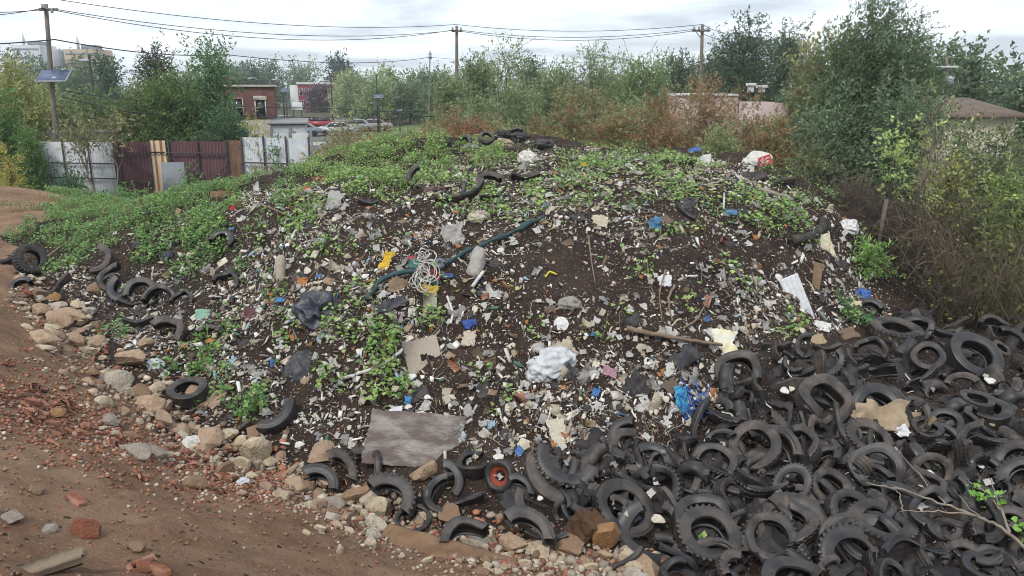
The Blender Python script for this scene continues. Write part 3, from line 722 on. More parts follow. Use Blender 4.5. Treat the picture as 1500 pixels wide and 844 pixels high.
# ------------------------------------------------------------------ stones and bricks
def rock_mesh(seed, flat=.75, cubic=.5, sub=3):
    r_ = np.random.default_rng(seed); V, F = ico(sub); V = V.copy()
    # angular: clip a ball by random planes
    for _ in range(int(11 + 5 * cubic)):
        n = r_.normal(size=3); n /= np.linalg.norm(n)
        if r_.random() < cubic: n = np.round(n * 1.1) + r_.normal(0, .12, 3); n /= np.linalg.norm(n) + 1e-9
        d = r_.uniform(.45, .78); k = V @ n - d
        V = V - np.where(k > 0, k, 0)[:, None] * n * .97
    V = V + V * (noise3(V * 2.4 + seed, seed)[:, None] * .08 + noise3(V * 6 + seed, seed + 3)[:, None] * .06)
    V = V * np.array([1, r_.uniform(.65, .95), flat * r_.uniform(.8, 1.1)])
    V /= (V[:, 0].max() - V[:, 0].min()); V[:, 2] -= V[:, 2].mean()
    return V, F
ROCKC = {'pale': '#b5aa9a', 'tan': '#a89079', 'grey': '#9a9084', 'brown': '#8a705a', 'cream': '#c0b096', 'rust': '#84523f', 'orange': '#9c7650'}
M_rock = {k: mat('stone_' + k, c, .9, .22, 3.5, .6, 14, .2, dirt='#6e5947', dirt_amt=.75, dirt_scale=2.6, objvar=.12, dist=.05) for k, c in ROCKC.items()}
BRC = ['#906050', '#80543f', '#9a6d58', '#785345']
M_brick = [mat('brick_%d' % i if i else 'brick', c, .92, .25, 12, .5, 30, .2, dirt='#a58d78', dirt_amt=.6, dirt_scale=5, objvar=.15) for i, c in enumerate(BRC)]
ROCKM = {}
def rock_var(ck, kind, i):
    key = (ck, kind, i)
    if key not in ROCKM:
        fl, cu = {'block': (.75, 1.0), 'lump': (.75, .25), 'slab': (.38, .5), 'log': (.45, .2)}[kind]
        V, F = rock_mesh(sum(map(ord, kind)) * 7 + i * 13 + 5, fl, cu)
        if kind == 'log': V = V * np.array([1, .42, .7])
        me = MB().add(V, F).mesh('stone', M_rock[ck], True)
        try: me.set_sharp_from_angle(angle=math.radians(28))
        except Exception: pass
        ROCKM[key] = me
    return ROCKM[key]
STONES = []
def stone(u, v, w, ck, kind='lump', label=None, spin=None, i=None, sink=.12, lm=None, h=None, grp=True):
    k = len(STONES); i = k % 5 if i is None else i
    P = hit(u, v + w * .12); s = px(P, w) * .96
    n = Hn(P[0], P[1], .3) * .7 + np.array([rs.normal(0, .12), rs.normal(0, .12) - .1, .5]); n /= np.linalg.norm(n)
    sp_ = rs.uniform(0, 2 * PI) if spin is None else math.radians(spin)
    e1 = CR - n * (CR @ n); e1 /= np.linalg.norm(e1); e2 = np.cross(n, e1)
    x = e1 * math.cos(sp_) + e2 * math.sin(sp_); y = np.cross(n, x)
    o = link('stone', rock_var(ck, kind, i))
    hz = 1.0 if h is None else h
    place(o, P + n * s * (.25 - sink) * hz, x, y, n, (s, s, s * hz))
    tag(o, None, 'stone', 'loose stones along the foot of the dirt bank' if grp else None)
    size = 'large' if w > 34 else ('middling' if w > 20 else 'small')
    tone = {'pale': 'pale grey', 'tan': 'tan', 'grey': 'grey', 'brown': 'brown', 'cream': 'cream', 'rust': 'rust red', 'orange': 'ochre'}[ck]
    if label: o['label'] = label
    else: auto(o, f'{size} {tone} ' + {'lump': 'stone', 'block': 'square stone', 'slab': 'flat stone', 'log': 'long stone'}[kind], u, v, 'stones')
    if lm: LM['stones'].append((lm, u, v))
    STONES.append((u, v, w)); return o
rs = np.random.default_rng(5)
S = stone
S(165, 558, 56, 'pale', 'lump', 'wide pale rock with a rough top at the upper brick scatter', 10, lm='the wide pale rock', h=.8)
S(125, 513, 34, 'cream', 'block', 'pale squared block tilted on top of the stone line', 30, lm='the pale squared block', h=.8); S(95, 459, 56, 'tan', 'log', 'long tan log-shaped stone lying across the stone line', 8, lm='the log-shaped stone')
S(86, 470, 42, 'tan', 'lump', 'round tan stone with a flat face under the log-shaped stone', 0, 1, lm='the round flat-faced stone', h=1.2); S(57, 430, 26, 'brown', 'block'); S(78, 437, 22, 'orange', 'lump'); S(40, 430, 22, 'rust', 'lump'); S(58, 458, 30, 'tan', 'lump')
S(226, 571, 34, 'cream', 'block', 'pale angular stone leaning beside the rubbish-filled tyre', 50); S(218, 592, 42, 'tan', 'lump'); S(203, 575, 30, 'brown', 'slab'); S(247, 593, 28, 'tan', 'lump')
S(373, 664, 46, 'cream', 'block', 'big cream boulder standing upright on the stone line', 70, 2, .05, lm='the upright cream boulder', h=1.35); S(372, 633, 32, 'brown', 'lump'); S(427, 690, 38, 'tan', 'log'); S(474, 664, 44, 'tan', 'lump', 'mottled tan rock beside the lugged tyre arch', 15)
S(527, 722, 52, 'brown', 'block', 'dark brown broken block in front of the lugged half tyre', 20, lm='the brown broken block'); S(553, 745, 36, 'cream', 'block'); S(621, 691, 44, 'tan', 'block', 'tan angular boulder resting on tyres below the plywood', 35, lm='the tan boulder below the plywood', h=1.15); S(661, 752, 36, 'brown', 'block', 'brown upright rock among weeds beside the thin tyre ring', 60, h=1.3)
S(552, 769, 40, 'pale', 'lump'); S(490, 738, 38, 'grey', 'lump'); S(505, 760, 26, 'tan', 'lump'); S(697, 799, 46, 'pale', 'lump'); S(713, 780, 34, 'cream', 'block'); S(752, 795, 42, 'tan', 'lump'); S(790, 800, 46, 'cream', 'slab', 'cream wedge-shaped rock between brown ones at the foot of the tyres', 150, lm='the cream wedge rock')
S(832, 797, 48, 'brown', 'slab', 'broad brown rock lying below the rotten timber block', 0); S(888, 787, 46, 'orange', 'block', 'ochre cube-shaped stone with worn edges beside the rotten timber block', 45, 0, .02, lm='the ochre cube stone', h=1.3); S(950, 830, 46, 'tan', 'lump', h=.9); S(985, 822, 40, 'brown', 'slab'); S(886, 812, 28, 'tan', 'lump'); S(918, 812, 34, 'cream', 'slab'); S(795, 778, 34, 'tan', 'lump', 'tan round rock sitting on the flat casing end', 20)
S(202, 660, 52, 'grey', 'slab', 'broad flat grey slab in the brick scatter', 10, lm='the flat grey slab'); S(226, 664, 34, 'grey', 'slab'); S(160, 616, 32, 'grey', 'slab'); S(85, 604, 28, 'orange', 'slab'); S(310, 640, 46, 'tan', 'lump', 'big rounded tan rock above the upright cream boulder', 0, lm='the rounded tan rock'); S(60, 490, 56, 'tan', 'lump', h=.6); S(190, 524, 44, 'tan', 'slab'); S(120, 470, 40, 'tan', 'log'); S(105, 500, 30, 'tan', 'lump'); S(145, 500, 30, 'tan', 'lump'); S(135, 545, 26, 'brown', 'lump'); S(240, 615, 36, 'tan', 'lump'); S(284, 705, 40, 'brown', 'slab'); S(330, 690, 34, 'brown', 'lump'); S(265, 630, 30, 'tan', 'lump'); S(345, 676, 26, 'pale', 'slab')
# foreground lumps on the dirt bank
S(128, 776, 44, 'rust', 'block', 'dark red broken stone half sunk in the near dirt', 20, grp=False); S(212, 830, 30, 'rust', 'lump', 'rust red round stone in the dirt at the bottom edge', 0, grp=False); S(14, 757, 34, 'grey', 'slab', 'grey flat stone in the near dirt at the frame edge', 0, grp=False); S(75, 775, 26, 'grey', 'lump', 'small grey stone beside the dark red broken stone', 0, grp=False); S(200, 800, 34, 'brown', 'slab', 'brown clod in the near dirt above the rust red stone', 0, grp=False); S(52, 719, 24, 'brown', 'slab', 'small brown flat stone in the smooth dirt', 0, grp=False)
# the stone line filled in
LINE = [(20, 415, 16), (70, 465, 36), (120, 520, 48), (190, 582, 56), (260, 632, 52), (340, 672, 38), (430, 712, 28), (520, 752, 36), (620, 780, 34), (720, 812, 36), (830, 826, 32), (940, 840, 24), (1010, 846, 16)]
lu = np.array(LINE); seglen = np.concatenate([[0], np.cumsum(np.hypot(np.diff(lu[:, 0]), np.diff(lu[:, 1])))])
def on_line(sp):
    q = rs.uniform(0, seglen[-1]); u = np.interp(q, seglen, lu[:, 0]); v = np.interp(q, seglen, lu[:, 1]); wd = np.interp(q, seglen, lu[:, 2])
    t = rs.normal(0, .55) * sp; return u - t * wd * .5, v + t * wd * .85
PL = [(a, b, c) for a, b, c in STONES]
tries = 0; n_ = 0
while n_ < 262 and tries < 6000:
    tries += 1; u, v = on_line(1.15)
    w_ = float(np.clip(rs.lognormal(2.78, .38), 10, 34))
    if any((u - a) ** 2 + 2 * (v - b) ** 2 < ((c + w_) * .22) ** 2 for a, b, c in PL): continue
    PL.append((u, v, w_)); n_ += 1
    S(u, v, w_, rs.choice(['tan', 'tan', 'cream', 'cream', 'cream', 'cream', 'pale', 'pale', 'brown']), rs.choice(['lump', 'block', 'slab', 'lump']))
# bricks: whole and broken, down the flank of the dirt bank
BRM = []
for bi in range(4):
    for ln in (1.0, .6):
        V, F = box(.215 * ln, .102, .065, b=.006)
        mb = MB()
        gx = []
        r_ = np.random.default_rng(bi * 5 + int(ln * 10)); V = V + r_.normal(0, .004, V.shape)
        if ln < 1: V[V[:, 0] > 0] += r_.normal(0, .012, V[V[:, 0] > 0].shape)
        BRM.append(MB().add(V, F).mesh('brick', M_brick[bi]))
BL = [(20, 590, 40), (80, 612, 46), (150, 628, 50), (220, 655, 48), (290, 688, 32), (450, 722, 14)]
def brick(u, v, lab=None, whole=False, sc=1.0, dom='stones', grp='broken bricks scattered down the dirt bank'):
    P = hit(u, v); n = Hn(P[0], P[1], .2) + rs.normal(0, .28, 3); n /= np.linalg.norm(n)
    a = rs.uniform(0, 2 * PI); e1 = CR - n * (CR @ n); e1 /= np.linalg.norm(e1); e2 = np.cross(n, e1); x = e1 * math.cos(a) + e2 * math.sin(a); y = np.cross(n, x)
    k = int(rs.integers(0, 4)); o = link('brick', BRM[k * 2 + (0 if whole else 1)])
    place(o, P + n * .018, x, y, n, sc)
    tag(o, lab, 'brick', grp if grp else None)
    if not lab: auto(o, ('whole ' if whole else 'broken ') + ['dark red', 'maroon', 'salmon red', 'brownish red'][k] + ' brick', u, v, dom)
bl = np.array(BL)
for _ in range(105):
    u = rs.uniform(25, 450); c = np.interp(u, bl[:, 0], bl[:, 1]); wd = np.interp(u, bl[:, 0], bl[:, 2]); v = c + rs.normal(0, .5) * wd
    brick(u, v, whole=rs.random() < .3, sc=rs.uniform(.45, .85))
for _ in range(34):
    u, v = on_line(1.1); 
    if u > 420: brick(u, v, whole=rs.random() < .4, sc=rs.uniform(.7, 1.0))
for u, v, lab in ((765, 583, 'whole red brick lying in litter below the silver sheet'), (825, 632, 'red brick lying on the cream ragged sheet'), (665, 535, 'broken red brick beside the grey square board'), (1174, 475, 'red brick below the long white metal strip'), (1034, 443, 'red brick beside the forked dry twigs'), (1062, 355, 'red tile-like brick piece on the bare soil face'), (1050, 385, 'faded red brick below the tile-like piece'), (712, 435, 'small red brick on bare soil beside the white tape'), (208, 828, 'orange brick end in the near dirt'), (110, 735, 'orange brick chip in the smooth dirt'), (232, 838, 'orange brick corner at the bottom edge')):
    brick(u, v, lab, True, 1.0 if v < 700 else .7, grp=None)
# rubble too small to count
nb_ = 8000; mb = MB(); r_ = np.random.default_rng(77)
V0, F0 = ico(0)
pts = []
while len(pts) < nb_:
    if r_.random() < .62:
        q = r_.uniform(0, seglen[-1]); u = np.interp(q, seglen, lu[:, 0]); v = np.interp(q, seglen, lu[:, 1]); wd = np.interp(q, seglen, lu[:, 2]); t_ = r_.normal(0, .75); u -= t_ * wd * .5; v += t_ * wd * .85; br = .25
    elif r_.random() < .72:
        u = r_.uniform(-20, 440); v = np.interp(u, bl[:, 0], bl[:, 1]) + r_.normal(0, .8) * np.interp(u, bl[:, 0], bl[:, 2]); br = .75
    else:
        u = r_.uniform(-30, 700); v = r_.uniform(400, 850); br = .3
        br = .12 if r_.random() < .5 else -1
        P = hit(u, v)
        if bank(P[0], P[1]) < -.3 or (br > 0 and r_.random() < .8): continue
    pts.append((u, v, br))
RC = [np.array(srgb(c)) for c in ('#a89a88', '#8f7a65', '#b8ab98', '#7a6656', '#95897b')]; BC = [np.array(srgb(c)) for c in ('#94634f', '#a07058', '#82584a')]
for u, v, br in pts:
    P = hit(u, v); s = float(np.clip(r_.lognormal(-3.75, .5), .008, .07)); s = min(s, .0032 * depth(P)) if bank(P[0], P[1]) > .5 else s
    V = V0 * (1 + r_.normal(0, .3, (12, 1))) * s * np.array([1, r_.uniform(.6, 1), r_.uniform(.4, .8)])
    a = r_.uniform(0, 6.28); R = np.array([[math.cos(a), -math.sin(a), 0], [math.sin(a), math.cos(a), 0], [0, 0, 1]])
    c = np.array(srgb('#86664c')) if br < 0 else (BC[r_.integers(3)] if r_.random() < br else RC[r_.integers(5)]) * r_.uniform(.75, 1.2)
    mb.add(V @ R.T + P + [0, 0, s * .3], F0, c)
o = mb.build('rubble', mat('rubble_stone', (1, 1, 1), .92, .2, 20, .4, 60, .2, attr=True)); tag(o, 'small stones and brick crumbs strewn along the stone line', 'rubble', kind='stuff')
# broken slab edge in the near dirt, rotten timber block, weathered beam
P = hit(648, 815); mb = MB(); V, F = gridmesh(40, 16); V = V * [1.5, .4, 1]
V[:, 2] = fbm(V[:, 0] * 2, V[:, 1] * 2, 5) * .06; Vb = V.copy(); edge = np.abs(noise2(V[:, 0] * 6, V[:, 1] * 6, 4)) * .05
V[:, 1] += np.where(V[:, 1] > .2, edge, 0) - np.where(V[:, 1] < -.2, edge, 0); Vb = V.copy(); Vb[:, 2] -= .16
nV = len(V); mb.add(V, F); mb.add(Vb, F[:, ::-1])
bd = list(range(40)) + [39 + 40 * k for k in range(1, 16)] + [15 * 40 + k for k in range(38, -1, -1)] + [40 * k for k in range(14, 0, -1)]
mb.F.append(np.array([[bd[k], bd[k - 1], bd[k - 1] + nV, bd[k] + nV] for k in range(len(bd))]))
o = mb.build('broken_slab', mat('dusty_slab', '#735a47', .95, .3, 5, .9, 18, .1, dirt='#8d7359', dirt_amt=.7), smooth=True); o.location = P + [0, 0, .02]; o.rotation_euler = (.22, .02, -.42)
tag(o, 'cracked dusty slab edge sticking out of the dirt below the stone line', 'slab')
M_rot = mat('rotten_wood', '#5a4636', .95, .4, 3, 1.0, 9, .1, dirt='#3a2c22', dirt_amt=.7, dirt_scale=5, dist=.08)
P = hit(862, 776, .12); V, F = box(.42, .36, .4, b=.03); 
V2, F2 = ico(5); m_ = np.abs(V2).max(1)[:, None]; V2 = V2 / m_ * [.19, .16, .18] * (1 - .06 * (noise3(V2 * 3, 2)[:, None]))
rd = (np.abs(noise2(V2[:, 0] * 30, V2[:, 1] * 4 + V2[:, 2] * 3, 3)) * .05 + np.abs(noise2(V2[:, 0] * 70, V2[:, 1] * 6, 8)) * .03)[:, None]; V2 = V2 - V2 / .2 * rd
o = MB().add(V2, F2).build('timber_block', M_rot, smooth=False); o.location = P; o.rotation_euler = (.35, .3, .6); tag(o, 'dark rotten timber block split along its grain, beside the ochre cube stone', 'timber'); LM['stones'].append(('the rotten timber block', 862, 776))
P = hit(60, 832, .02); V, F = box(.46, .11, .06, b=.012); V = V + np.random.default_rng(3).normal(0, .006, V.shape)
o = MB().add(V, F).build('timber_beam', mat('grey_timber', '#8a7a68', .95, .3, 4, .7, 14, .15, dirt='#5c4b3c', dirt_amt=.7, dirt_scale=4)); o.location = P; o.rotation_euler = (.1, -.12, .42); tag(o, 'weathered grey timber offcut half buried in dirt at the bottom edge', 'timber')
print('stones', len(STONES))
# ------------------------------------------------------------------ dumped things on the mound
rl = np.random.default_rng(99)
def ridged(P, s, f): return 1 - np.abs(noise3(P * f, s)) * 2.6
def sheet_mesh(seed, w=1, h=1, crum=.12, rag=.15, n=18, fold=2.2):
    V, F = gridmesh(n, max(6, int(n * h / w))); r_ = np.random.default_rng(seed)
    ang = np.arctan2(V[:, 1], V[:, 0]); edge = np.maximum(np.abs(V[:, 0]), np.abs(V[:, 1])) * 2
    k = 1 - rag * np.maximum(0, edge - .2) * (np.abs(noise2(ang * 2.2 + seed, ang * 0 + seed, seed)) * 2.4 + np.abs(noise2(ang * 6 + seed, ang * 0, seed + 1)) * 1.3)
    V = V * k[:, None] * [w, h, 1]
    o = r_.uniform(0, 50, 2)
    p = np.stack([V[:, 0] * fold + o[0], V[:, 1] * fold + o[1], V[:, 0] * 0], 1)
    d = (np.abs(noise2(p[:, 0], p[:, 1], seed)) * 1.4 + np.abs(noise2(p[:, 0] * 2.3 + p[:, 1], p[:, 1] * 2.3 - p[:, 0], seed + 4)) * .8 + noise2(p[:, 0] * .5, p[:, 1] * .5, seed + 7) * 1.2)
    V[:, 2] = d * crum
    V[:, 0] += noise2(p[:, 0] * 1.4, p[:, 1] * 1.4, seed + 11) * crum * .6; V[:, 1] += noise2(p[:, 0] * 1.4 + 9, p[:, 1] * 1.4, seed + 12) * crum * .6
    V[:, 2] -= V[:, 2].mean()
    return V, F
def bag_mesh(seed, sx=1, sy=.85, sz=.7, cr=.22, sub=4):
    V, F = ico(sub); V = V.copy(); s = seed * 1.7
    k = 1 + noise3(V * 1.3 + s, seed) * .35 + (ridged(V + s, seed + 2, 2.6) - .6) * cr + (ridged(V - s, seed + 5, 6.0) - .6) * cr * .4
    V = V * k[:, None] * np.array([sx, sy, sz]) * .5
    V[:, 2] = np.maximum(V[:, 2], -.18 * sz)
    return V, F
def strip_mesh(seed, l=1, w=.12, curl=.15, n=22):
    r_ = np.random.default_rng(seed); t = np.linspace(-.5, .5, n)
    y = curl * (np.sin(t * r_.uniform(1.5, 4.5) + r_.uniform(0, 6)) + .25 * np.sin(t * r_.uniform(5, 9))); z = curl * .4 * np.sin(t * r_.uniform(3, 6) + 1) ; tw = r_.uniform(-2, 2) * t + r_.uniform(0, .8)
    ww = w * (1 - .5 * np.abs(noise2(t * 6 + seed, t * 0, seed)) * 2)
    c = np.stack([t * l, y, z], 1); s = np.stack([t * 0, np.cos(tw) * ww / 2, np.sin(tw) * ww / 2], 1)
    m = c + [0, 0, 1e-3]; m[:, 2] += w * .15
    V = np.concatenate([c - s, m, c + s]); i = np.arange(n - 1)
    F = np.concatenate([np.stack([i, i + 1, i + n + 1, i + n], 1), np.stack([i + n, i + n + 1, i + 2 * n + 1, i + 2 * n], 1)])
    return V, F
def frame_at(u, v, spin=0, lean=.5, off=0.0):
    """lean 0: lies on the ground's slope, 1: turned to face the slope's viewer"""
    P = hit(u, v, off); n = Hn(P[0], P[1], .25); c = EYE - P; c /= np.linalg.norm(c)
    n = n * (1 - lean) + c * lean; n /= np.linalg.norm(n)
    e1 = CR - n * (CR @ n); e1 /= np.linalg.norm(e1); e2 = np.cross(n, e1)
    f = math.radians(spin); return P, e1 * math.cos(f) + e2 * math.sin(f), -e1 * math.sin(f) + e2 * math.cos(f), n
def plastic(c, rough=.55, transl=0., bump=.25, var=.15, dirt='#6b5f52', amt=.5):
    return mat('film_' + c.strip('#') + ('_t' if transl else ''), c, rough, var, 7, bump, 40, .4, dirt=dirt, dirt_amt=amt, dirt_scale=5, transl=transl)
def put(name, label, cat, u, v, VF, wpx, m, spin=0, lean=.5, off=.03, group=None, smooth=True, solid=0, lm=None, dom='mound', auto_desc=None):
    P, e1, e2, n = frame_at(u, v, spin, lean, off)
    me = VF if isinstance(VF, bpy.types.Mesh) else MB().add(*VF).mesh(name, m, smooth)
    o = link(name, me); place(o, P, e1, e2, n, px(P, wpx))
    if solid:
        md = o.modifiers.new('solid', 'SOLIDIFY'); md.thickness = solid; md.offset = 0
    tag(o, label, cat, group)
    if auto_desc: auto(o, auto_desc, u, v, dom)
    if lm: LM[dom].append((lm, u, v))
    return o
def sh(name, label, cat, u, v, w, h, c, spin=0, lean=.5, crum=.12, rag=.18, lm=None, dom='mound', solid=.006, n=20, fold=2.6, seed=None, rough=.7, transl=0, off=.03):
    seed = int(rl.integers(0, 9999)) if seed is None else seed
    return put(name, label, cat, u, v, sheet_mesh(seed, 1, h / w, crum, rag, n, fold), w, plastic(c, rough, transl), spin, lean, off, None, True, solid, lm, dom)
def bg_(name, label, cat, u, v, w, h, c, spin=0, lm=None, dom='mound', cr=.22, rough=.5, sz=.7, seed=None, off=.02, lean=.6):
    seed = int(rl.integers(0, 999)) if seed is None else seed
    return put(name, label, cat, u, v, bag_mesh(seed, 1, h / w, sz, cr), w, plastic(c, rough), spin, lean, off, None, True, 0, lm, dom)
def px_tube(name, label, cat, pts, rpx, m, off=.05, lm=None, dom='mound', n=8, wob=0, taper=None, sub=6):
    P = np.array([hit(u, v, off) for u, v in pts]); t = np.linspace(0, len(P) - 1, (len(P) - 1) * sub + 1)
    Q = np.stack([np.interp(t, np.arange(len(P)), P[:, k]) for k in range(3)], 1)
    for _ in range(3): Q[1:-1] = (Q[:-2] + Q[2:]) / 4 + Q[1:-1] / 2
    if wob: Q = Q + np.random.default_rng(len(label)).normal(0, wob, Q.shape)
    r = px(P[0], rpx); rad = np.full(len(Q), r) if taper is None else r * np.linspace(1, taper, len(Q))
    V, F = tube(Q, rad, n); o = MB().add(V, F).build(name, m, smooth=True); tag(o, label, cat)
    if lm: LM[dom].append((lm, pts[len(pts) // 2][0], pts[len(pts) // 2][1]))
    return o

bg_('rubbish_bag', 'dark navy plastic rubbish bag bulging on the mound beside a white foam piece', 'bag', 465, 460, 66, 60, '#2f3542', lm='the navy rubbish bag', rough=.38, seed=4, cr=.3)
sh('foam_piece', 'white foam slab tucked beside the navy rubbish bag', 'foam', 436, 460, 34, 20, '#c9c6c0', 5, crum=.04)
bg_('plastic_hood', 'dark grey dented plastic hood lying on the weeds below the navy rubbish bag', 'plastic', 438, 542, 46, 62, '#2f3136', -20, 'the dented grey hood', cr=.08, rough=.45, seed=21, sz=.6)
# grey square board with a burn mark
P, e1, e2, n = frame_at(620, 523, 15, .55, .06)
t = thing('board', 'grey square board with a ragged black burn mark, lying on the weeds', 'board', P); place(t, P, e1, e2, n, px(P, 58))
V, F = box(.9, 1.0, .04, b=.01); MB().add(V + np.random.default_rng(2).normal(0, .008, V.shape), F).build('panel', mat('grey_board', '#a09587', .9, .15, 3, .4, 20, dirt='#7d7062', dirt_amt=.7), t)
sp_ = MB()
for cx_, cy_, r0 in ((.02, -.02, .13), (.16, -.08, .12)):
    a = np.linspace(0, 2 * PI, 14, endpoint=False); rr = r0 * (.55 + .7 * np.random.default_rng(int(cx_ * 100)).random(14)); sp_.add(np.stack([cx_ + rr * np.cos(a), cy_ + rr * np.sin(a) * .8, np.full(14, .0235)], 1), [tuple(range(14))])
sp_.build('burn_mark', mat('char', '#1f1c1b', .95), t); LM['mound'].append(('the grey square board', 620, 523))
# weathered plywood
P, e1, e2, n = frame_at(607, 644, -4, .55, .1); s = px(P, 142)
V, F = gridmesh(40, 24); V = V * [1.0, .58, 1]; V[:, 0] += V[:, 1] * .08
ed = (np.abs(V[:, 1]) > .28); V[:, 1] -= np.sign(V[:, 1]) * ed * np.abs(noise2(V[:, 0] * 17, V[:, 1], 4)) * .045; ed = (np.abs(V[:, 0] - V[:, 1] * .08) > .49); V[:, 0] -= np.sign(V[:, 0]) * ed * np.abs(noise2(V[:, 1] * 23, V[:, 0], 6)) * .05
V[:, 2] = noise2(V[:, 0] * 1.5, V[:, 1] * 1.5, 3) * .05 + noise2(V[:, 0] * 2, V[:, 1] * 26, 9) * .004
M_ply = mat('weathered_plywood', '#6b605a', .92, .2, 2.4, .6, 25, .15, dirt='#b5b2ad', dirt_amt=.7, dirt_scale=2.6)
nt = M_ply.node_tree
for nd in nt.nodes:
    if nd.type == 'TEX_NOISE':
        mp = nt.nodes.new('ShaderNodeMapping'); mp.inputs['Scale'].default_value = (.8, 2.4, 1); mp.inputs['Rotation'].default_value = (0, 0, .35)
        nt.links.new(nt.nodes['Texture Coordinate'].outputs['Object'], mp.inputs[0]); nt.links.new(mp.outputs[0], nd.inputs['Vector'])
o = link('plywood_sheet', MB().add(V, F).mesh('plywood_sheet', M_ply, True)); place(o, P, e1, e2, n, s); md = o.modifiers.new('solid', 'SOLIDIFY'); md.thickness = .014; tag(o, 'weathered grey plywood sheet with white smears leaning on the foot of the mound', 'plywood'); LM['mound'].append(('the weathered plywood', 607, 642)); LM['stones'].append(('the weathered plywood', 600, 700)); LM['tyres'].append(('the weathered plywood', 660, 660))
bg_('metal_sheet', 'crumpled silver grey sheet folded over a beige torn piece', 'sheet', 806, 538, 84, 56, '#bdbfc1', 22, 'the crumpled silver sheet', 'mound', .26, .4, .42, 35, .06, .6)
sh('cardboard_piece', 'torn beige cardboard behind the crumpled silver sheet', 'cardboard', 826, 514, 44, 38, '#a99a86', 30, .5, .1, .3, seed=32, off=.05)
sh('rubber_flap', 'dark flap folded under the crumpled silver sheet', 'rubber', 838, 548, 30, 34, '#26252a', 60, .5, .2, .3, off=.06)
V, F = lathe([(0, .03), (.42, .03), (.47, .0), (.5, .0), (.5, .045), (.46, .06), (.40, .05), (.12, .05), (.10, .07), (0, .07)], 28)
put('plastic_disc', 'round white plastic lid facing out of the bare soil', 'lid', 822, 475, (V, F), 22, plastic('#d8d8d6'), 0, .9, .05, lm='the round white lid')
x = np.linspace(-.5, .5, 25); V = np.array([[a, b, .02 * (1 - abs(((a + .5) * 4) % 1 - .5) * 4)] for b in np.linspace(-1.3, 1.3, 20) for a in x]); V[:, 2] += noise2(V[:, 0] * 2, V[:, 1] * 2, 3) * .09; V[:, 0] *= 1 + .12 * V[:, 1] / 1.3
F = np.array([[j * 25 + i, j * 25 + i + 1, j * 25 + i + 26, j * 25 + i + 25] for j in range(19) for i in range(24)])
put('metal_strip', 'long white ribbed metal strip lying down the slope', 'metal sheet', 1168, 436, (V, F), 26, mat('white_metal', '#c2c4c6', .45, .12, 4, .1, 30, .4, dirt='#8a857c', dirt_amt=.4), 20, .8, .05, None, False, .02, 'the white metal strip')
M_wood = mat('raw_wood', '#7f6c56', .9, .3, 4, .6, 14, .15, dirt='#5f4c3a', dirt_amt=.6)
V, F = box(.24, 1.25, .1, b=.015); V[V[:, 1] > .3] += np.random.default_rng(5).normal(0, .05, V[V[:, 1] > .3].shape)
put('wooden_stake', 'splintered wooden stake sticking up beside the white metal strip', 'stake', 1197, 411, (V, F), 46, M_wood, -12, .75, .08, None, False, lm='the wooden stake')
o = sh('foam_slab', 'big yellow stained white foam slab above the tyres', 'foam', 1050, 499, 66, 40, '#d6d2bd', -8, .6, .09, .25, 'the yellowed foam slab', solid=.05, seed=71); o.data.materials[0] = mat('foam_yellow', '#d9d6c8', .85, .1, 5, .4, 30, .2, dirt='#c9ac45', dirt_amt=.8, dirt_scale=3)
M_stick = mat('dead_wood', '#7c6a58', .9, .3, 8, .5, 30)
px_tube('dead_branch', 'long bare branch lying across the litter towards the yellowed foam slab', 'branch', [(918, 481), (955, 489), (1000, 497), (1058, 505)], 4.2, M_stick, .14, wob=.006, taper=.55)
px_tube('dead_branch', 'forked dry twig standing above the long bare branch', 'branch', [(988, 418), (978, 440), (985, 470)], 2.2, M_stick, .08, wob=.006, taper=.5)
px_tube('dead_branch', 'pale twig crossing bare soil beside the forked dry twig', 'branch', [(1000, 480), (1022, 470), (1035, 440), (1050, 425)], 2, M_stick, .08, wob=.006, taper=.5)
sh('denim_cloth', 'dark denim cloth heap with a blue lining above the blue net sack', 'cloth', 1000, 528, 76, 40, '#25272e', 38, .5, .22, .3, 'the dark denim cloth', fold=2, off=.08)
# blue net sack: striped cloth and a net of strands
P, e1, e2, n = frame_at(1007, 588, 0, .7, .1); s = px(P, 40)
t = thing('net_sack', 'bright blue net sack with a turquoise striped edge among tyres', 'sack', P); place(t, P, e1, e2, n, s)
V, F = sheet_mesh(12, .5, 1.1, .12, .2, 16); MB().add(V + [-.22, .05, .05], F).build('striped_cloth', mat('turquoise_cloth', '#3f8fae', .8, .35, 14, .3, 30), t, True)
mb = MB()
for k in range(46):
    a = rl.uniform(-.5, .5, 2) * [.9, 1.1] + [.14, -.1]; b = a + rl.normal(0, .22, 2); mid = (a + b) / 2 + rl.normal(0, .08, 2)
    q = np.array([[*a, rl.uniform(0, .2)], [*mid, rl.uniform(.1, .3)], [*b, rl.uniform(0, .2)]]); mb.add(*tube(np.stack([np.interp(np.linspace(0, 2, 9), [0, 1, 2], q[:, c]) for c in range(3)], 1), .018, 5))
mb.build('net', plastic('#2f66b8', .5), t); LM['tyres'].append(('the blue net sack', 1007, 588)); LM['mound'].append(('the blue net sack', 1007, 588))
sh('paper_sheet', 'big crumpled brown paper sheet draped over tyres', 'paper', 1290, 612, 84, 62, '#99866c', -12, .6, .26, .3, 'the brown paper', 'tyres', n=26, fold=2.6, seed=16, off=.3)
sh('foil_scrap', 'crumpled white foil scrap beside the brown paper', 'foil', 1322, 632, 22, 18, '#c8cacc', 20, .7, .25, .3, off=.25)
V, F = box(.9, .4, .3, b=.03); put('wood_offcut', 'short pale wood offcut lying on a tyre beside the foil scrap', 'wood', 1363, 617, (V, F), 20, M_wood, 35, .5, .42, None, False)
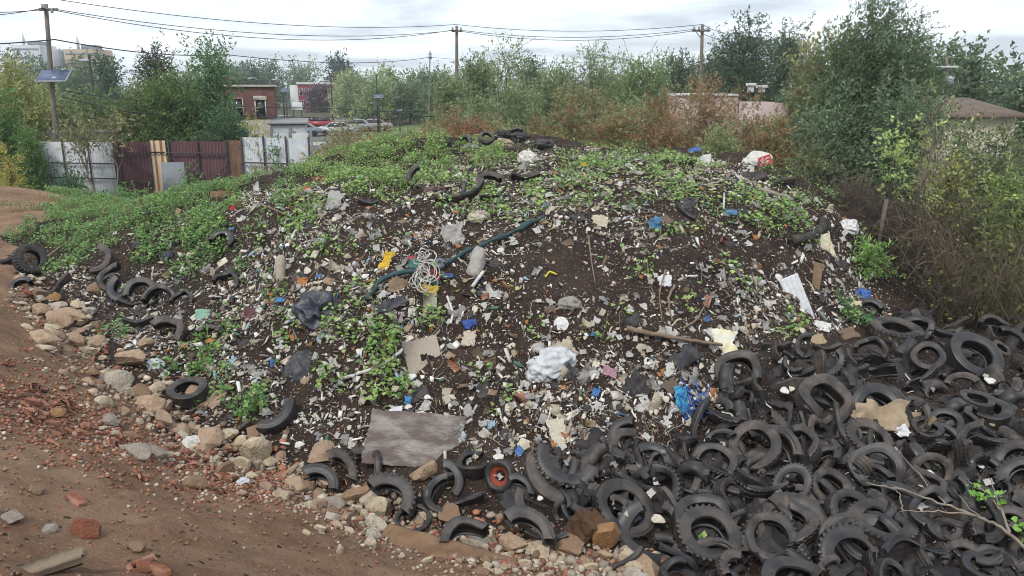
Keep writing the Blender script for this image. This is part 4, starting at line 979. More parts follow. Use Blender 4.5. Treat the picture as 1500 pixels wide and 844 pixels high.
V, F = box(1, .26, .2, b=.03); put('wood_offcut', 'pale wood sliver lying between tyres above the bare branch', 'wood', 1378, 677, (V, F), 18, M_wood, 25, .5, .25, None, False)
# rolled awning, its bar and roller
M_awn = mat('green_tarpaulin', '#2b4346', .6, .25, 8, .5, 25, .35, dirt='#5a5a52', dirt_amt=.4)
t = thing('awning', 'long rolled dark green awning lying across the upper slope', 'awning', hit(720, 352, .1))
Pq = np.array([hit(u, v, .1) for u, v in ((650, 387), (690, 364), (735, 347), (797, 317))]); tt = np.linspace(0, 3, 25); Q = np.stack([np.interp(tt, range(4), Pq[:, k]) for k in range(3)], 1)
for _ in range(4): Q[1:-1] = (Q[:-2] + Q[2:]) / 4 + Q[1:-1] / 2
V, F = tube(Q - np.array(t.location), .034 * (1 + .35 * np.sin(np.arange(25) * 1.3) + .2 * np.sin(np.arange(25) * 2.9)), 10); MB().add(V + noise3(V * 9, 2)[:, None] * .05, F).build('rolled_cloth', M_awn, t, True)
V, F = lathe([(0, -.03), (.085, -.03), (.085, .03), (.02, .03), (.02, .02), (0, .02)], 24); o = MB().add(V, F).build('end_cap', plastic('#6a6e78', .5), t, True)
P, e1, e2, n = frame_at(644, 386, 0, .9, .1); Lc = np.array(t.location); place(o, P - Lc, e1, e2, n, 1.0); LM['mound'].append(('the rolled green awning', 725, 350))
px_tube('awning_bar', 'bent dark green bar curving below the rope tangle', 'bar', [(538, 440), (552, 415), (575, 402), (618, 396)], 4, M_awn, .1, wob=.008)
# white rope
mb = MB(); P, e1, e2, n = frame_at(622, 402, 0, .7, .12); sP = px(P, 50)
for k in range(20):
    c = (rl.normal(0, .13), rl.normal(.05, .28)); r0 = rl.uniform(.1, .3); a = np.linspace(0, 2 * PI * rl.uniform(.8, 1.4), 34) + rl.uniform(0, 6)
    q = np.stack([c[0] + r0 * np.cos(a) * rl.uniform(.7, 1.2), c[1] + r0 * np.sin(a) * rl.uniform(.7, 1.3), .1 * np.sin(a * 2 + k) + .02 * k], 1); W_ = P + sP * (q[:, :1] * e1 + q[:, 1:2] * e2 + q[:, 2:] * n); mb.add(*tube(W_, .0075, 6))
o = mb.build('rope', plastic('#c6c3bb', .7), smooth=True); tag(o, 'tangled coil of white rope over coloured cloths on the mound', 'rope'); LM['mound'].append(('the white rope coil', 622, 402))
for args in (('yellow cloth strip hanging down towards the rope coil', 566, 382, 16, 38, '#c9a51f', -25, 'the yellow cloth strip'), ('yellow cloth folded under the white rope coil', 630, 424, 30, 16, '#c9a51f', -12, None), ('teal cloth scrap above the white rope coil', 606, 386, 18, 18, '#2b655c', -30, None),
             ('red cloth scrap beside the white rope coil', 638, 402, 24, 14, '#8d2c38', -35, None), ('small red cloth at the top of the white rope coil', 602, 378, 14, 8, '#a5303c', 0, None), ('blue cloth strip beside the red scrap by the rope coil', 656, 403, 20, 7, '#2a4a8c', 0, None), ('dark green cloth under the white rope coil', 634, 412, 26, 10, '#28564d', -30, None)):
    sh('cloth', args[0], 'cloth', args[1], args[2], args[3], args[4], args[5], args[6], .6, .2, .3, args[7], off=.1)
V, F = box(.95, 1, .03, b=.008); put('card', 'cream square card below the yellow folded cloth', 'card', 630, 440, (V, F), 21, plastic('#beb6a5'), 0, .7, .08, None, False, lm='the cream card')
sh('cloth', 'dark navy cloth strip stretched below the bent green bar', 'cloth', 576, 445, 56, 18, '#2a2d38', 22, .6, .14, .3, off=.08); sh('cardboard_piece', 'corrugated brown cardboard under the bent green bar', 'cardboard', 583, 418, 36, 26, '#7e6a53', -15, .6, .12, .3, off=.06)
V, F = lathe([(0, -.55), (.2, -.55), (.24, -.4), (.22, 0), (.25, .4), (.2, .55), (0, .5)], 22); V = V * [1, .7, 1] + noise3(V * 4, 6)[:, None] * .16 + noise3(V * 11, 8)[:, None] * .07
P, e1, e2, n = frame_at(699, 385, -18, .7, .1); o = link('wrapped_bundle', MB().add(V, F).mesh('wrapped_bundle', plastic('#9c978f', .75), False)); place(o, P, e1, n, e2, px(P, 46)); tag(o, 'grey film wrapped bundle standing below the rolled green awning', 'bundle'); LM['mound'].append(('the grey wrapped bundle', 699, 385))
for lab, u, v, w_, h_, c, sp_, lm in (('pale beige sack lying above the rolled green awning', 701, 319, 34, 24, '#b5ab9b', 10, 'the beige sack'), ('big white sack on the top of the mound', 774, 233, 30, 24, '#cfcac0', -20, 'the big white sack on top'), ('flat tan sack near the summit of the mound', 738, 213, 30, 15, '#a59682', 0, 'the tan summit sack'),
                             ('white plastic sack at the edge of the dry brush', 1243, 333, 30, 26, '#cfcecb', 0, 'the white sack by the brush'), ('dark blue bag among the leaves on the gate side', 246, 378, 18, 20, '#20283c', 0, 'the dark blue bag'), ('bright blue bag near the dry brush above the tyres', 1263, 433, 26, 22, '#345a9c', 0, 'the bright blue bag'),
                             ('white bundled cloth wedged among the stones', 281, 653, 30, 32, '#c9c6bf', 0, None), ('white crumpled foil ball at the edge of the dirt', 357, 708, 20, 18, '#c2c6cc', 0, None), ('white tied bag among weeds low on the stone line', 228, 535, 26, 18, '#c0c2c4', 0, None), ('tin can shaped grey jug with a blue top on bare soil', 835, 446, 28, 24, '#8e8a82', 0, 'the grey jug')):
    bg_('sack' if 'sack' in lab else ('jug' if 'jug' in lab else 'bag'), lab, 'sack' if 'sack' in lab else ('jug' if 'jug' in lab else 'bag'), u, v, w_, h_, c, sp_, lm, sz=.8)
for m_, u, v in (('the white bundled cloth', 281, 653),): LM['stones'].append((m_, u, v))
for lab, u, v, w_, h_, c in (('black plastic bag on the summit of the mound', 762, 203, 30, 20, '#262628'), ('dark grey bag slumped behind the big white sack', 795, 214, 34, 18, '#333336'), ('black bag lump beside the summit tyres', 737, 199, 26, 14, '#2b2a2c'), ('dark brown sack below the summit bags', 752, 222, 34, 14, '#3f3631'), ('black bag half hidden in the weedy top', 655, 212, 20, 12, '#28282c'), ('grey cloth heap below the summit tyres', 690, 218, 26, 14, '#6f7276'), ('dark bag among the casings on the weedy top', 582, 268, 24, 20, '#2f3036'), ('brown bag among the casings on the weedy top', 640, 280, 34, 18, '#5a4840'), ('black bag on the top beyond the heaped white sheets', 1005, 238, 24, 12, '#2b2b2e')):
    bg_('bag', lab, 'bag', u, v, w_, h_, c, 0, None, sz=.7)
# red and white sack with its printed panel
P, e1, e2, n = frame_at(1109, 236, 18, .8, .12); t = thing('printed_sack', 'white sack with a red printed panel standing on the brush side of the summit', 'sack', P); place(t, P, e1, e2, n, px(P, 40))
V, F = bag_mesh(8, 1, .72, .5, .12); MB().add(V, F).build('sack_body', plastic('#c6c3bb', .7), t, True)
V, F = gridmesh(10, 8); V = V * [.44, .36, 1]; V[:, 2] = .33 + noise2(V[:, 0] * 4, V[:, 1] * 4, 2) * .05; V += [.22, -.16, .05]
pr = MB().add(V, F).build('printed_panel', plastic('#b02c34', .6), t, True)
mb = MB()
for a_, b_, l_, r_ in ((.12, -.08, .16, .5), (.24, -.12, .2, .4), (.33, -.10, .12, -.4), (.16, -.22, .18, .1), (.28, -.24, .14, 1.2), (.1, -.16, .1, 1.4)):
    V, F = box(l_, .035, .012); V = V @ np.array([[math.cos(r_), math.sin(r_), 0], [-math.sin(r_), math.cos(r_), 0], [0, 0, 1]]) + [a_, b_, .41]; mb.add(V, F)
mb.build('print_stroke', plastic('#cfcac2', .7), pr); LM['mound'].append(('the red printed sack', 1110, 236))
for nm, lab, cat, u, v, w_, h_, c, sp_, lm, lean, cr in (
    ('checked_cloth', 'red checked cloth lying on weeds near the top of the mound', 'cloth', 473, 261, 32, 18, '#7d2b31', 20, 'the red checked cloth', .5, .2), ('cloth', 'small bright red cloth beside the red checked cloth', 'cloth', 449, 277, 16, 8, '#b8424c', 0, None, .5, .2),
    ('plastic_cup', 'bright yellow plastic cup on the weedy top', 'cup', 855, 241, 11, 9, '#d9b512', 0, 'the yellow cup', .6, .3), ('sheet', 'beige torn sheet on the crest above bare soil', 'sheet', 879, 324, 30, 20, '#bdb29c', -10, 'the beige torn sheet', .6, .12),
    ('plastic_scrap', 'bright blue crumpled plastic below the crest', 'plastic', 959, 327, 20, 22, '#3b7399', 0, 'the blue crumpled plastic', .6, .3), ('tarpaulin_scrap', 'flat bright blue tarpaulin scrap on the upper slope', 'tarpaulin', 1070, 311, 25, 10, '#3a74ac', -4, 'the flat blue scrap', .5, .1), ('tarpaulin_scrap', 'royal blue tarpaulin scrap on the skyline of the mound', 'tarpaulin', 1017, 219, 22, 10, '#3a5a9a', 10, 'the royal blue scrap', .6, .2),
    ('rubber_flap', 'large black rubber flap below the red printed sack', 'rubber', 1102, 258, 54, 18, '#2a2829', 4, None, .5, .2), ('sheet', 'white plastic sheets heaped near the royal blue scrap', 'sheet', 1031, 236, 34, 22, '#bdbbb6', 20, 'the heaped white sheets', .5, .2), ('foam_piece', 'yellowish white foam lump hanging on the brush side of the slope', 'foam', 1207, 360, 28, 40, '#c3bba0', 10, 'the foam lump', .7, .12),
    ('board', 'brown fibre board lying at the top of the tyres', 'board', 1238, 490, 50, 22, '#6a5544', 20, 'the brown fibre board', .4, .06), ('board', 'tan flat board lying above the tyre strips', 'board', 1195, 498, 36, 18, '#9a8768', 12, 'the tan flat board', .5, .03), ('paper_sheet', 'white paper folded above the tan flat board', 'paper', 1204, 478, 28, 16, '#d0d0cd', -15, None, .6, .1),
    ('rubber_flap', 'pointed black rubber flap standing above the opened smooth tyre', 'rubber', 930, 567, 42, 40, '#232225', 35, 'the pointed black flap', .7, .22), ('board', 'small brown board beside the pointed black flap', 'board', 984, 566, 26, 24, '#57483d', 35, None, .5, .03), ('sheet', 'ragged cream sheet hanging at the edge of the tyres', 'sheet', 818, 634, 28, 50, '#bfb6a3', 15, 'the ragged cream sheet', .7, .1),
    ('cloth', 'dusty pink cloth lying in litter near the pointed black flap', 'cloth', 893, 545, 24, 18, '#9a747c', -20, 'the pink cloth', .6, .2), ('cloth', 'mint green cloth below the casing cluster', 'cloth', 296, 461, 22, 20, '#7fa893', 0, 'the mint green cloth', .6, .15), ('cloth', 'maroon rag lying in litter on the gate side', 'cloth', 366, 462, 16, 28, '#5c343c', 0, 'the maroon rag', .6, .25),
    ('cloth', 'blue rag on bare soil below the cream card', 'cloth', 688, 474, 22, 14, '#27488f', 15, 'the blue rag', .6, .25), ('paper_sheet', 'crumpled beige paper below the blue rag', 'paper', 687, 496, 24, 28, '#b0a692', 0, None, .6, .2), ('cardboard_piece', 'brown cardboard sheet over the dark patch near the gate', 'cardboard', 332, 284, 50, 15, '#6a4c38', 4, 'the brown cardboard sheet', .4, .1), ('cloth', 'small red cloth on the dark patch near the gate', 'cloth', 341, 304, 13, 12, '#b02630', 0, None, .6, .2),
    ('sheet', 'grey plastic sheet hanging below the red checked cloth', 'sheet', 489, 298, 28, 48, '#9b9997', -15, 'the grey hanging sheet', .6, .2), ('sheet', 'grey stringy plastic below the rolled green awning', 'sheet', 664, 345, 40, 44, '#98948e', 10, None, .6, .2), ('sheet', 'white star shaped plastic scrap on the lower slope', 'plastic', 974, 411, 22, 20, '#cfd0d0', 0, 'the star shaped scrap', .7, .1),
    ('cloth', 'dark tarpaulin bundle at the foot of the brush', 'tarpaulin', 1342, 463, 60, 32, '#26282e', -8, None, .4, .2), ('foam_piece', 'orange stained foam lump on the gate side of the navy bag', 'foam', 443, 413, 18, 16, '#a9713a', 0, 'the orange foam lump', .7, .2), ('sheet', 'white wavy plastic sheet above the weathered plywood', 'sheet', 580, 600, 22, 14, '#cfd1d2', 0, None, .6, .2),
    ('cream_block', 'cream foam block under the bright blue bag', 'foam', 1254, 446, 18, 14, '#c2b48f', -10, None, .6, .06), ('plastic_scrap', 'light blue plastic scrap beside the white foam slab', 'plastic', 411, 439, 18, 9, '#3f78a4', 0, None, .6, .2), ('plastic_scrap', 'blue plastic scrap at the top edge of the plywood', 'plastic', 598, 586, 12, 12, '#2f7aae', 0, None, .6, .3), ('bin_liner', 'dark grey torn bin liner on the top beside a short tread', 'plastic', 1010, 300, 20, 26, '#393a3e', 0, None, .6, .25)):
    sh(nm, lab, cat, u, v, w_, h_, c, sp_, lean, cr, .25, lm, off=.06 if v < 520 else .1)
    if lm and v > 480 and u > 900: LM['tyres'].append((lm, u, v))
V, F = lathe([(0, -.9), (.28, -.9), (.34, -.7), (.34, .6), (.27, .85), (.12, .95), (0, .95)], 20); V = V + noise3(V * 3, 16)[:, None] * .06
P, e1, e2, n = frame_at(411, 395, 4, .8, .08); o = link('foam_tube', MB().add(V, F).mesh('foam_tube', plastic('#a89c8b', .8), True)); place(o, P, e1, n, e2, px(P, 22)); tag(o, 'beige foam tube standing upright in litter on the gate side', 'foam'); LM['mound'].append(('the beige foam tube', 411, 395))
# ribbed hose
Pq = np.array([hit(u, v, .1) for u, v in ((1162, 352), (1178, 350), (1196, 343), (1206, 332), (1204, 322))]); tt = np.linspace(0, 4, 60); Q = np.stack([np.interp(tt, range(5), Pq[:, k]) for k in range(3)], 1)
for _ in range(8): Q[1:-1] = (Q[:-2] + Q[2:]) / 4 + Q[1:-1] / 2
o = MB().add(*tube(Q, .09 * (1 + .14 * np.sin(np.arange(60) * 1.6)), 14)).build('hose', plastic('#2b2927', .7), smooth=True); tag(o, 'thick dark ribbed hose curling on the slope above the foam lump', 'hose'); LM['mound'].append(('the dark ribbed hose', 1190, 342))
M_white = plastic('#c4c2bc', .7)
px_tube('cloth_strip', 'white twisted cloth strip running down to the grey square board', 'cloth', [(500, 556), (525, 548), (565, 533), (590, 512), (608, 502)], 2.6, M_white, .06, wob=.008)
px_tube('plastic_tape', 'white tape zigzag hanging on bare soil below the rope', 'tape', [(655, 434), (660, 448), (664, 458), (660, 474)], 1.8, M_white, .05); px_tube('plastic_tape', 'white tape leaning beside the grey wrapped bundle', 'tape', [(708, 398), (699, 410), (692, 420)], 2.6, M_white, .06)
px_tube('yellow_wire', 'bright yellow bent wire on the bare soil face', 'wire', [(799, 406), (805, 397), (815, 402)], 1.3, plastic('#d6c21a'), .05); px_tube('pipe', 'thin white pipe standing in weeds above the flat blue scrap', 'pipe', [(1061, 283), (1060, 306)], 1.3, M_white, .1)
px_tube('dead_branch', 'dry branch leaning over the weeds on the gate side of the crest', 'branch', [(382, 300), (400, 306), (422, 316)], 1.8, M_stick, .12, taper=.5); px_tube('dead_branch', 'dry branch pointing up near the far end of the stone line', 'branch', [(62, 382), (80, 368), (105, 350)], 2.2, M_stick, .15, taper=.5); px_tube('plank', 'grey plank lying on the gate side near the flat lugged casing', 'plank', [(1112, 277), (1160, 293)], 4, mat('grey_plank', '#8b8378', .9), .06, n=4)
for k, (a, b, c, lab) in enumerate((((975, 395), (965, 430), (970, 470), 'thin dry twig standing on the soil face below the blue crumpled plastic'), ((862, 345), (866, 380), (872, 415), 'thin wire-like twig hanging below the beige torn sheet'), ((310, 470), (345, 470), (372, 440), 'dark twig leaning above the maroon rag'), ((250, 610), (285, 600), (325, 572), 'dry twig bridging the stones and weeds'), ((540, 500), (530, 530), (515, 560), 'thin stalk crossing the white twisted strip'))):
    px_tube('dead_branch', lab, 'branch', [a, b, c], 1.3, M_stick, .1, taper=.5)
# orange food-like lumps of foam: small, countable
# ------------------------------------------------------------------ middling litter, every piece its own object
LMESH = {}
def lvar(kind, k):
    key = (kind, k)
    if key in LMESH: return LMESH[key]
    s = sum(map(ord, kind)) + k * 7
    if kind == 'paper_scrap': VF = sheet_mesh(s, 1, .8, .14, .3, 10, 2)
    elif kind == 'plastic_wisp': VF = sheet_mesh(s, 1, .6, .42, .5, 18, 3.0)
    elif kind == 'foam_shard':
        V, F = rock_mesh(s, .3, .9, 2); VF = (V, F)
    elif kind == 'plastic_strip': VF = strip_mesh(s, 1, .16, .16)
    elif kind == 'cardboard_scrap':
        V, F = box(1, .7, .05, b=.01); V = V + np.random.default_rng(s).normal(0, .05, V.shape) * [1, 1, .5]; VF = (V, F)
    elif kind == 'bottle':
        V, F = lathe([(0, -.5), (.16, -.5), (.17, -.45), (.165, .12), (.15, .2), (.065, .32), (.06, .42), (.07, .42), (.07, .5), (0, .5)], 14)
        V = V + noise3(V * 4 + s, k)[:, None] * .05; VF = (V[:, [2, 0, 1]], F)
    elif kind == 'rubber_scrap': VF = sheet_mesh(s, 1, .7, .25, .4, 12, 1.6)
    elif kind == 'rag': VF = sheet_mesh(s, 1, .7, .3, .35, 14, 3)
    LMESH[key] = VF; return VF
LMM = {}
CLR = {'white': '#d0cdc6', 'grey': '#9a9793', 'cream': '#c4baa6', 'tan': '#8e7a62', 'black': '#262528', 'blue': '#34659a', 'clear': '#a09f9b', 'orange': '#a5662f', 'green': '#3f6a52', 'red': '#98363a', 'pale blue': '#8aa3b2', 'brown': '#5e4a3c', 'pink': '#a57f85'}
KIND = [('paper_scrap', 'paper scrap', 'paper', ['white', 'white', 'cream', 'white'], (9, 20), .22), ('plastic_wisp', 'plastic wisp', 'plastic', ['grey', 'white', 'clear', 'cream'], (16, 38), .30), ('foam_shard', 'foam shard', 'foam', ['white', 'cream', 'tan', 'grey', 'orange', 'cream', 'white'], (7, 15), .11),
        ('plastic_strip', 'plastic strip', 'plastic', ['white', 'cream', 'grey', 'black'], (14, 30), .07), ('cardboard_scrap', 'cardboard scrap', 'cardboard', ['tan', 'brown', 'cream', 'grey'], (10, 22), .07), ('bottle', 'plastic bottle', 'bottle', ['white', 'clear', 'pale blue', 'green'], (12, 18), .05), ('rubber_scrap', 'rubber scrap', 'rubber', ['black'], (16, 40), .05), ('rag', 'rag', 'cloth', ['blue', 'brown', 'grey', 'pale blue', 'brown', 'grey', 'black'], (12, 26), .05)]
# how much litter shows at a pixel of the heap: dense on the face, thin under the weeds
def litter_w(u, v):
    if u < 60 or u > 1300: return 0
    crest = np.interp(u, [60, 200, 330, 450, 600, 760, 900, 1100, 1200, 1300], [360, 330, 275, 262, 225, 200, 215, 235, 290, 350])
    foot = np.interp(u, [60, 200, 300, 450, 600, 700, 860, 1000, 1100, 1300], [400, 525, 610, 665, 640, 690, 705, 650, 530, 455])
    if v < crest + 4 or v > foot: return 0
    w_ = .55
    for cu, cv, ru, rv, a in ((830, 592, 170, 55, 1.3), (960, 480, 90, 60, .5), (1140, 430, 110, 60, .6), (600, 430, 150, 70, .6), (420, 440, 90, 90, .6), (1045, 240, 100, 28, 1.5), (860, 250, 140, 30, .5), (640, 340, 160, 35, .5), (900, 330, 110, 30, .4), (380, 550, 90, 60, .4), (930, 640, 90, 40, .6), (480, 630, 60, 30, .4), (250, 420, 90, 60, .3)):
        w_ += a * math.exp(-((u - cu) / ru) ** 2 - ((v - cv) / rv) ** 2)
    w_ -= .62 * math.exp(-((u - 800) / 130) ** 2 - ((v - 400) / 62) ** 2) + .4 * math.exp(-((u - 1010) / 80) ** 2 - ((v - 385) / 45) ** 2) + .35 * math.exp(-((u - 720) / 60) ** 2 - ((v - 500) / 40) ** 2)
    if u < 330 and v < 390: w_ *= .22
    return max(w_, .1)
pw = np.array([k[5] for k in KIND]); pw /= pw.sum(); n_ = 0; counts = {}
LP = []
while n_ < 1000:
    u, v = rl.uniform(60, 1300), rl.uniform(195, 700)
    if rl.random() > litter_w(u, v) / 1.7: continue
    if any((u - a) ** 2 + (v - b) ** 2 < 90 for a, b in LP[-400:]): continue
    k = KIND[rl.choice(len(KIND), p=pw)]
    if counts.get(k[0], 0) > 285: continue
    c = k[3][rl.integers(len(k[3]))]; vi = int(rl.integers(0, 5)); key = (k[0], c, vi)
    if key not in LMM: LMM[key] = MB().add(*lvar(k[0], vi)).mesh(k[0], plastic(CLR[c], .6 if c != 'clear' else .3, .3 if k[0] in ('plastic_wisp', 'paper_scrap') else 0), k[0] != 'foam_shard')
    sc_ = (.6 + .5 * (v - 200) / 450)
    big = rl.random(); wpx = (k[4][0] + (k[4][1] - k[4][0]) * big ** 1.6) * sc_
    desc = f'{"small " if big < .4 else ("large " if big > .8 else "")}{c} {k[1]}'
    put(k[0], None, k[2], u, v, LMM[key], wpx, None, rl.uniform(0, 360), rl.uniform(.05, .75), rl.uniform(.0, .05), 'litter strewn over the mound', auto_desc=desc)
    LP.append((u, v)); counts[k[0]] = counts.get(k[0], 0) + 1; n_ += 1
# scraps caught in the tyre field
for _ in range(80):
    u, v = rl.uniform(720, 1480), rl.uniform(500, 800)
    if not inpoly(u, v, FIELD): continue
    k = KIND[rl.choice([0, 2, 3, 1])]; c = k[3][rl.integers(3)]; vi = int(rl.integers(0, 5)); key = (k[0], c, vi)
    if key not in LMM: LMM[key] = MB().add(*lvar(k[0], vi)).mesh(k[0], plastic(CLR[c], .6), True)
    put(k[0], None, k[2], u, v, LMM[key], rl.uniform(8, 18), None, rl.uniform(0, 360), rl.uniform(.2, .8), rl.uniform(.1, .3), 'litter strewn over the mound', auto_desc=f'{c} {k[1]}', dom='tyres')
# torn black rubber flaps between the tyres
def half_pipe(k):
    r_ = np.random.default_rng(k); V, F = gridmesh(22, 9); t = V[:, 0]; a = V[:, 1] * r_.uniform(1.8, 3.4); w_ = .24 * (1 + .25 * noise2(t * 4 + k, t * 0, k))
    e_ = np.abs(V[:, 0]) > .45; x = t * 1.0 + e_ * noise2(V[:, 1] * 14, t * 3, k) * .14
    V = np.stack([x, np.sin(a) * w_ + .25 * r_.normal() * t ** 2, np.cos(a) * w_ - w_ + .5 * r_.normal() * t ** 2 + noise2(t * 3 + k, V[:, 1] * 4, k + 2) * .08], 1); return V, F
for k in range(6): LMM[('flap', k)] = MB().add(*half_pipe(k + 3)).mesh('rubber_flap', M_tyre[k % 3], True)
for _ in range(90):
    u, v = rl.uniform(740, 1500), rl.uniform(500, 840)
    if not inpoly(u, v, FIELD): continue
    o = put('rubber_flap', None, 'rubber', u, v, LMM[('flap', int(rl.integers(0, 6)))], rl.uniform(24, 52), None, rl.uniform(0, 360), rl.uniform(.0, .6), rl.uniform(.08, .32), 'torn rubber flaps among the tyres', auto_desc='torn black rubber flap', dom='tyres', solid=.012)
mb = MB(); k_ = 0
while k_ < 420:
    u, v = rl.uniform(700, 1540), rl.uniform(455, 870)
    if not inpoly(u, v, FIELD): continue
    k_ += 1; P, e1, e2, n = frame_at(u, v, rl.uniform(0, 360), rl.uniform(-.1, .5), rl.uniform(.0, .12)); s1 = rl.uniform(.15, .5); V, F = gridmesh(7, 4); V = V * [1, rl.uniform(.3, .6), 1]; V[:, 2] = .35 * np.cos(V[:, 1] * 4) - .3 + rl.normal(0, .03, len(V)) + V[:, 0] ** 2 * rl.normal(0, .8); V += rl.normal(0, .03, V.shape)
    W_ = P + s1 * (V[:, :1] * e1 + V[:, 1:2] * e2 + V[:, 2:] * n); mb.add(W_, F, np.array(srgb('#262425')) * rl.uniform(.6, 1.7))
o = mb.build('rubber_debris', mat('rubber_shreds', (1, 1, 1), .6, .3, 20, .3, 60, attr=True, dirt='#55493f', dirt_amt=.4)); tag(o, 'torn black rubber shreds filling the gaps between the tyres', 'rubber debris', kind='stuff')
# ------------------------------------------------------------------ crumbs of litter nobody could count
mb = MB(); nC = 0
CC = [np.array(srgb(c)) for c in ('#d6d2ca', '#c2bcb2', '#dedbd5', '#a89f92', '#8b8074', '#b4a68f', '#6b5a4b', '#9c6a3c', '#4f4038', '#33302f', '#7f8488', '#3c6488')]
CP_ = np.array([.10, .10, .08, .15, .14, .09, .13, .035, .10, .07, .015, .005]); CP_ /= CP_.sum()
q4 = np.array([[0, 1, 2, 3], [4, 7, 6, 5]])
NC = 300000
xy = np.stack([rl.uniform(-12, 10.5, NC), rl.uniform(7.5, 24, NC)], 1)
e_ = .12
z_ = H(xy[:, 0], xy[:, 1]); gx_ = (H(xy[:, 0] + e_, xy[:, 1]) - z_) / e_; gy_ = (H(xy[:, 0], xy[:, 1] + e_) - z_) / e_
PN = np.stack([-gx_, -gy_, np.ones(NC)], 1); PN /= np.linalg.norm(PN, axis=1)[:, None]
PP = np.concatenate([xy, z_[:, None]], 1); U_, V_, D_ = proj(PP)
LG = np.array([[litter_w(u, v) for u in range(0, 1504, 8)] for v in range(0, 848, 8)])
wt = LG[np.clip((V_ / 8).astype(int), 0, 105), np.clip((U_ / 8).astype(int), 0, 187)] * (.25 + 1.5 * np.clip(fbm(xy[:, 0] * 1.3, xy[:, 1] * 1.3, 61) * 1.4 + .35, 0, 1))
keep = (rl.random(NC) < wt * .78) & (bank(xy[:, 0], xy[:, 1]) < -.2)
PP = PP[keep]; PN = PN[keep]; nC = len(PP)
s = np.clip(rl.lognormal(-3.58, .6, nC), .011, .13); shred = rl.random(nC) < .28; el = np.where(shred, rl.uniform(.1, .3, nC), rl.uniform(.3, 1, nC))
n = PN + rl.normal(0, .5, (nC, 3)); n /= np.linalg.norm(n, axis=1)[:, None]
a = rl.uniform(0, 2 * PI, nC); x = np.cross(n, np.stack([np.cos(a), np.sin(a), a * 0 + .2], 1)); x /= np.linalg.norm(x, axis=1)[:, None]; y = np.cross(n, x)
L_ = (s * np.where(shred, 1.9, 1))[:, None, None]
q = np.stack([np.stack([-.5 * np.ones(nC), -.5 * rl.uniform(.3, 1, nC)], 1), np.stack([.5 * rl.uniform(.4, 1, nC), -.5 * np.ones(nC)], 1), np.stack([.5 * np.ones(nC), .5 * rl.uniform(.3, 1, nC)], 1), np.stack([-.5 * rl.uniform(.3, 1, nC), .5 * np.ones(nC)], 1)], 1)
top = PP[:, None] + n[:, None] * s[:, None, None] * .3 + L_ * (q[:, :, :1] * x[:, None] + q[:, :, 1:] * el[:, None, None] * y[:, None]) + n[:, None] * rl.normal(0, .14, (nC, 4, 1)) * s[:, None, None]
bot = top - n[:, None] * s[:, None, None] * .16
V = np.concatenate([top, bot], 1).reshape(-1, 3); i8 = np.arange(nC)[:, None, None] * 8
F = (np.array([(0, 1, 2, 3), (7, 6, 5, 4), (0, 4, 5, 1), (1, 5, 6, 2), (2, 6, 7, 3), (3, 7, 4, 0)])[None] + i8).reshape(-1, 4)
C = np.array(CC)[rl.choice(12, nC, p=CP_)] * rl.uniform(.8, 1.15, (nC, 1)); mb.add(V, F, np.repeat(C, 8, 0)); print('crumbs', nC)
for _ in range(3000):
    u, v = rl.uniform(700, 1500), rl.uniform(460, 844)
    if not inpoly(u, v, FIELD): continue
    P = hit(u, v, rl.uniform(0, .22)); s1 = float(np.clip(rl.lognormal(-3.9, .5), .01, .06)); V = rl.normal(0, .5, (4, 3)) * s1; V[1:] += V[0]; mb.add(np.concatenate([V, V - [0, 0, s1 * .2]]) + P, [(0, 1, 2, 3), (7, 6, 5, 4), (0, 4, 5, 1), (1, 5, 6, 2), (2, 6, 7, 3), (3, 7, 4, 0)], CC[rl.choice(12, p=CP_)] if rl.random() < .3 else CC[rl.choice([4, 6, 8, 8, 9])])
o = mb.build('litter', mat('litter_crumbs', (1, 1, 1), .7, .12, 30, 0, attr=True, spec=.3)); tag(o, 'crumbs of paper, foam, wood and plastic strewn over the dark soil', 'litter', kind='stuff')
# stringy fibres
mb = MB()
for _ in range(900):
    u, v = rl.uniform(80, 1300), rl.uniform(230, 650)
    if rl.random() > litter_w(u, v) / 1.5: continue
    P = hit(u, v, .02); a = rl.uniform(0, 2 * PI); l = rl.uniform(.08, .4); tt = np.linspace(0, 1, 7)
    x = P[0] + np.cos(a + tt * rl.normal(0, 1.5)) * l * tt; y = P[1] + np.sin(a + tt * rl.normal(0, 1.5)) * l * tt; z = H(x, y) + .02 + .06 * np.abs(np.sin(tt * rl.uniform(3, 9))) * rl.random()
    mb.add(*tube(np.stack([x, y, z], 1), rl.uniform(.002, .005), 4), CC[rl.choice([1, 3, 4, 4, 6, 8, 8])])
o = mb.build('fibre_litter', bpy.data.materials['litter_crumbs']); tag(o, 'loose strings, twigs and shreds tangled over the mound', 'litter', kind='stuff')
# ------------------------------------------------------------------ leaves, trees, shrubs
rp = np.random.default_rng(314)
def leaf_quads(P, size, long_, nrm, asp=.5, fold=.18):
    """one folded diamond leaf per point: long axis long_, facing nrm"""
    n = len(P); size = np.broadcast_to(np.asarray(size, float), (n,))[:, None]
    a = long_ / (np.linalg.norm(long_, axis=1)[:, None] + 1e-9)
    b = np.cross(nrm, a); b /= np.linalg.norm(b, axis=1)[:, None] + 1e-9; c = np.cross(a, b)
    V = np.stack([P - a * size * .5, P + b * size * asp * .5 - a * size * .06 + c * size * fold, P + a * size * .5, P - b * size * asp * .5 - a * size * .06 + c * size * fold], 1).reshape(-1, 3)
    i = np.arange(n)[:, None] * 4
    return V, np.concatenate([i + np.array([[0, 1, 2]]), i + np.array([[0, 2, 3]])], 0)
def pal(cols, n, r, jit=.22):
    C = np.array([srgb(c) for c in cols]); C = C * .95 + C.mean(1, keepdims=True) * .05; return C[r.integers(0, len(cols), n)] * r.uniform(1 - jit, 1 + jit, (n, 1))
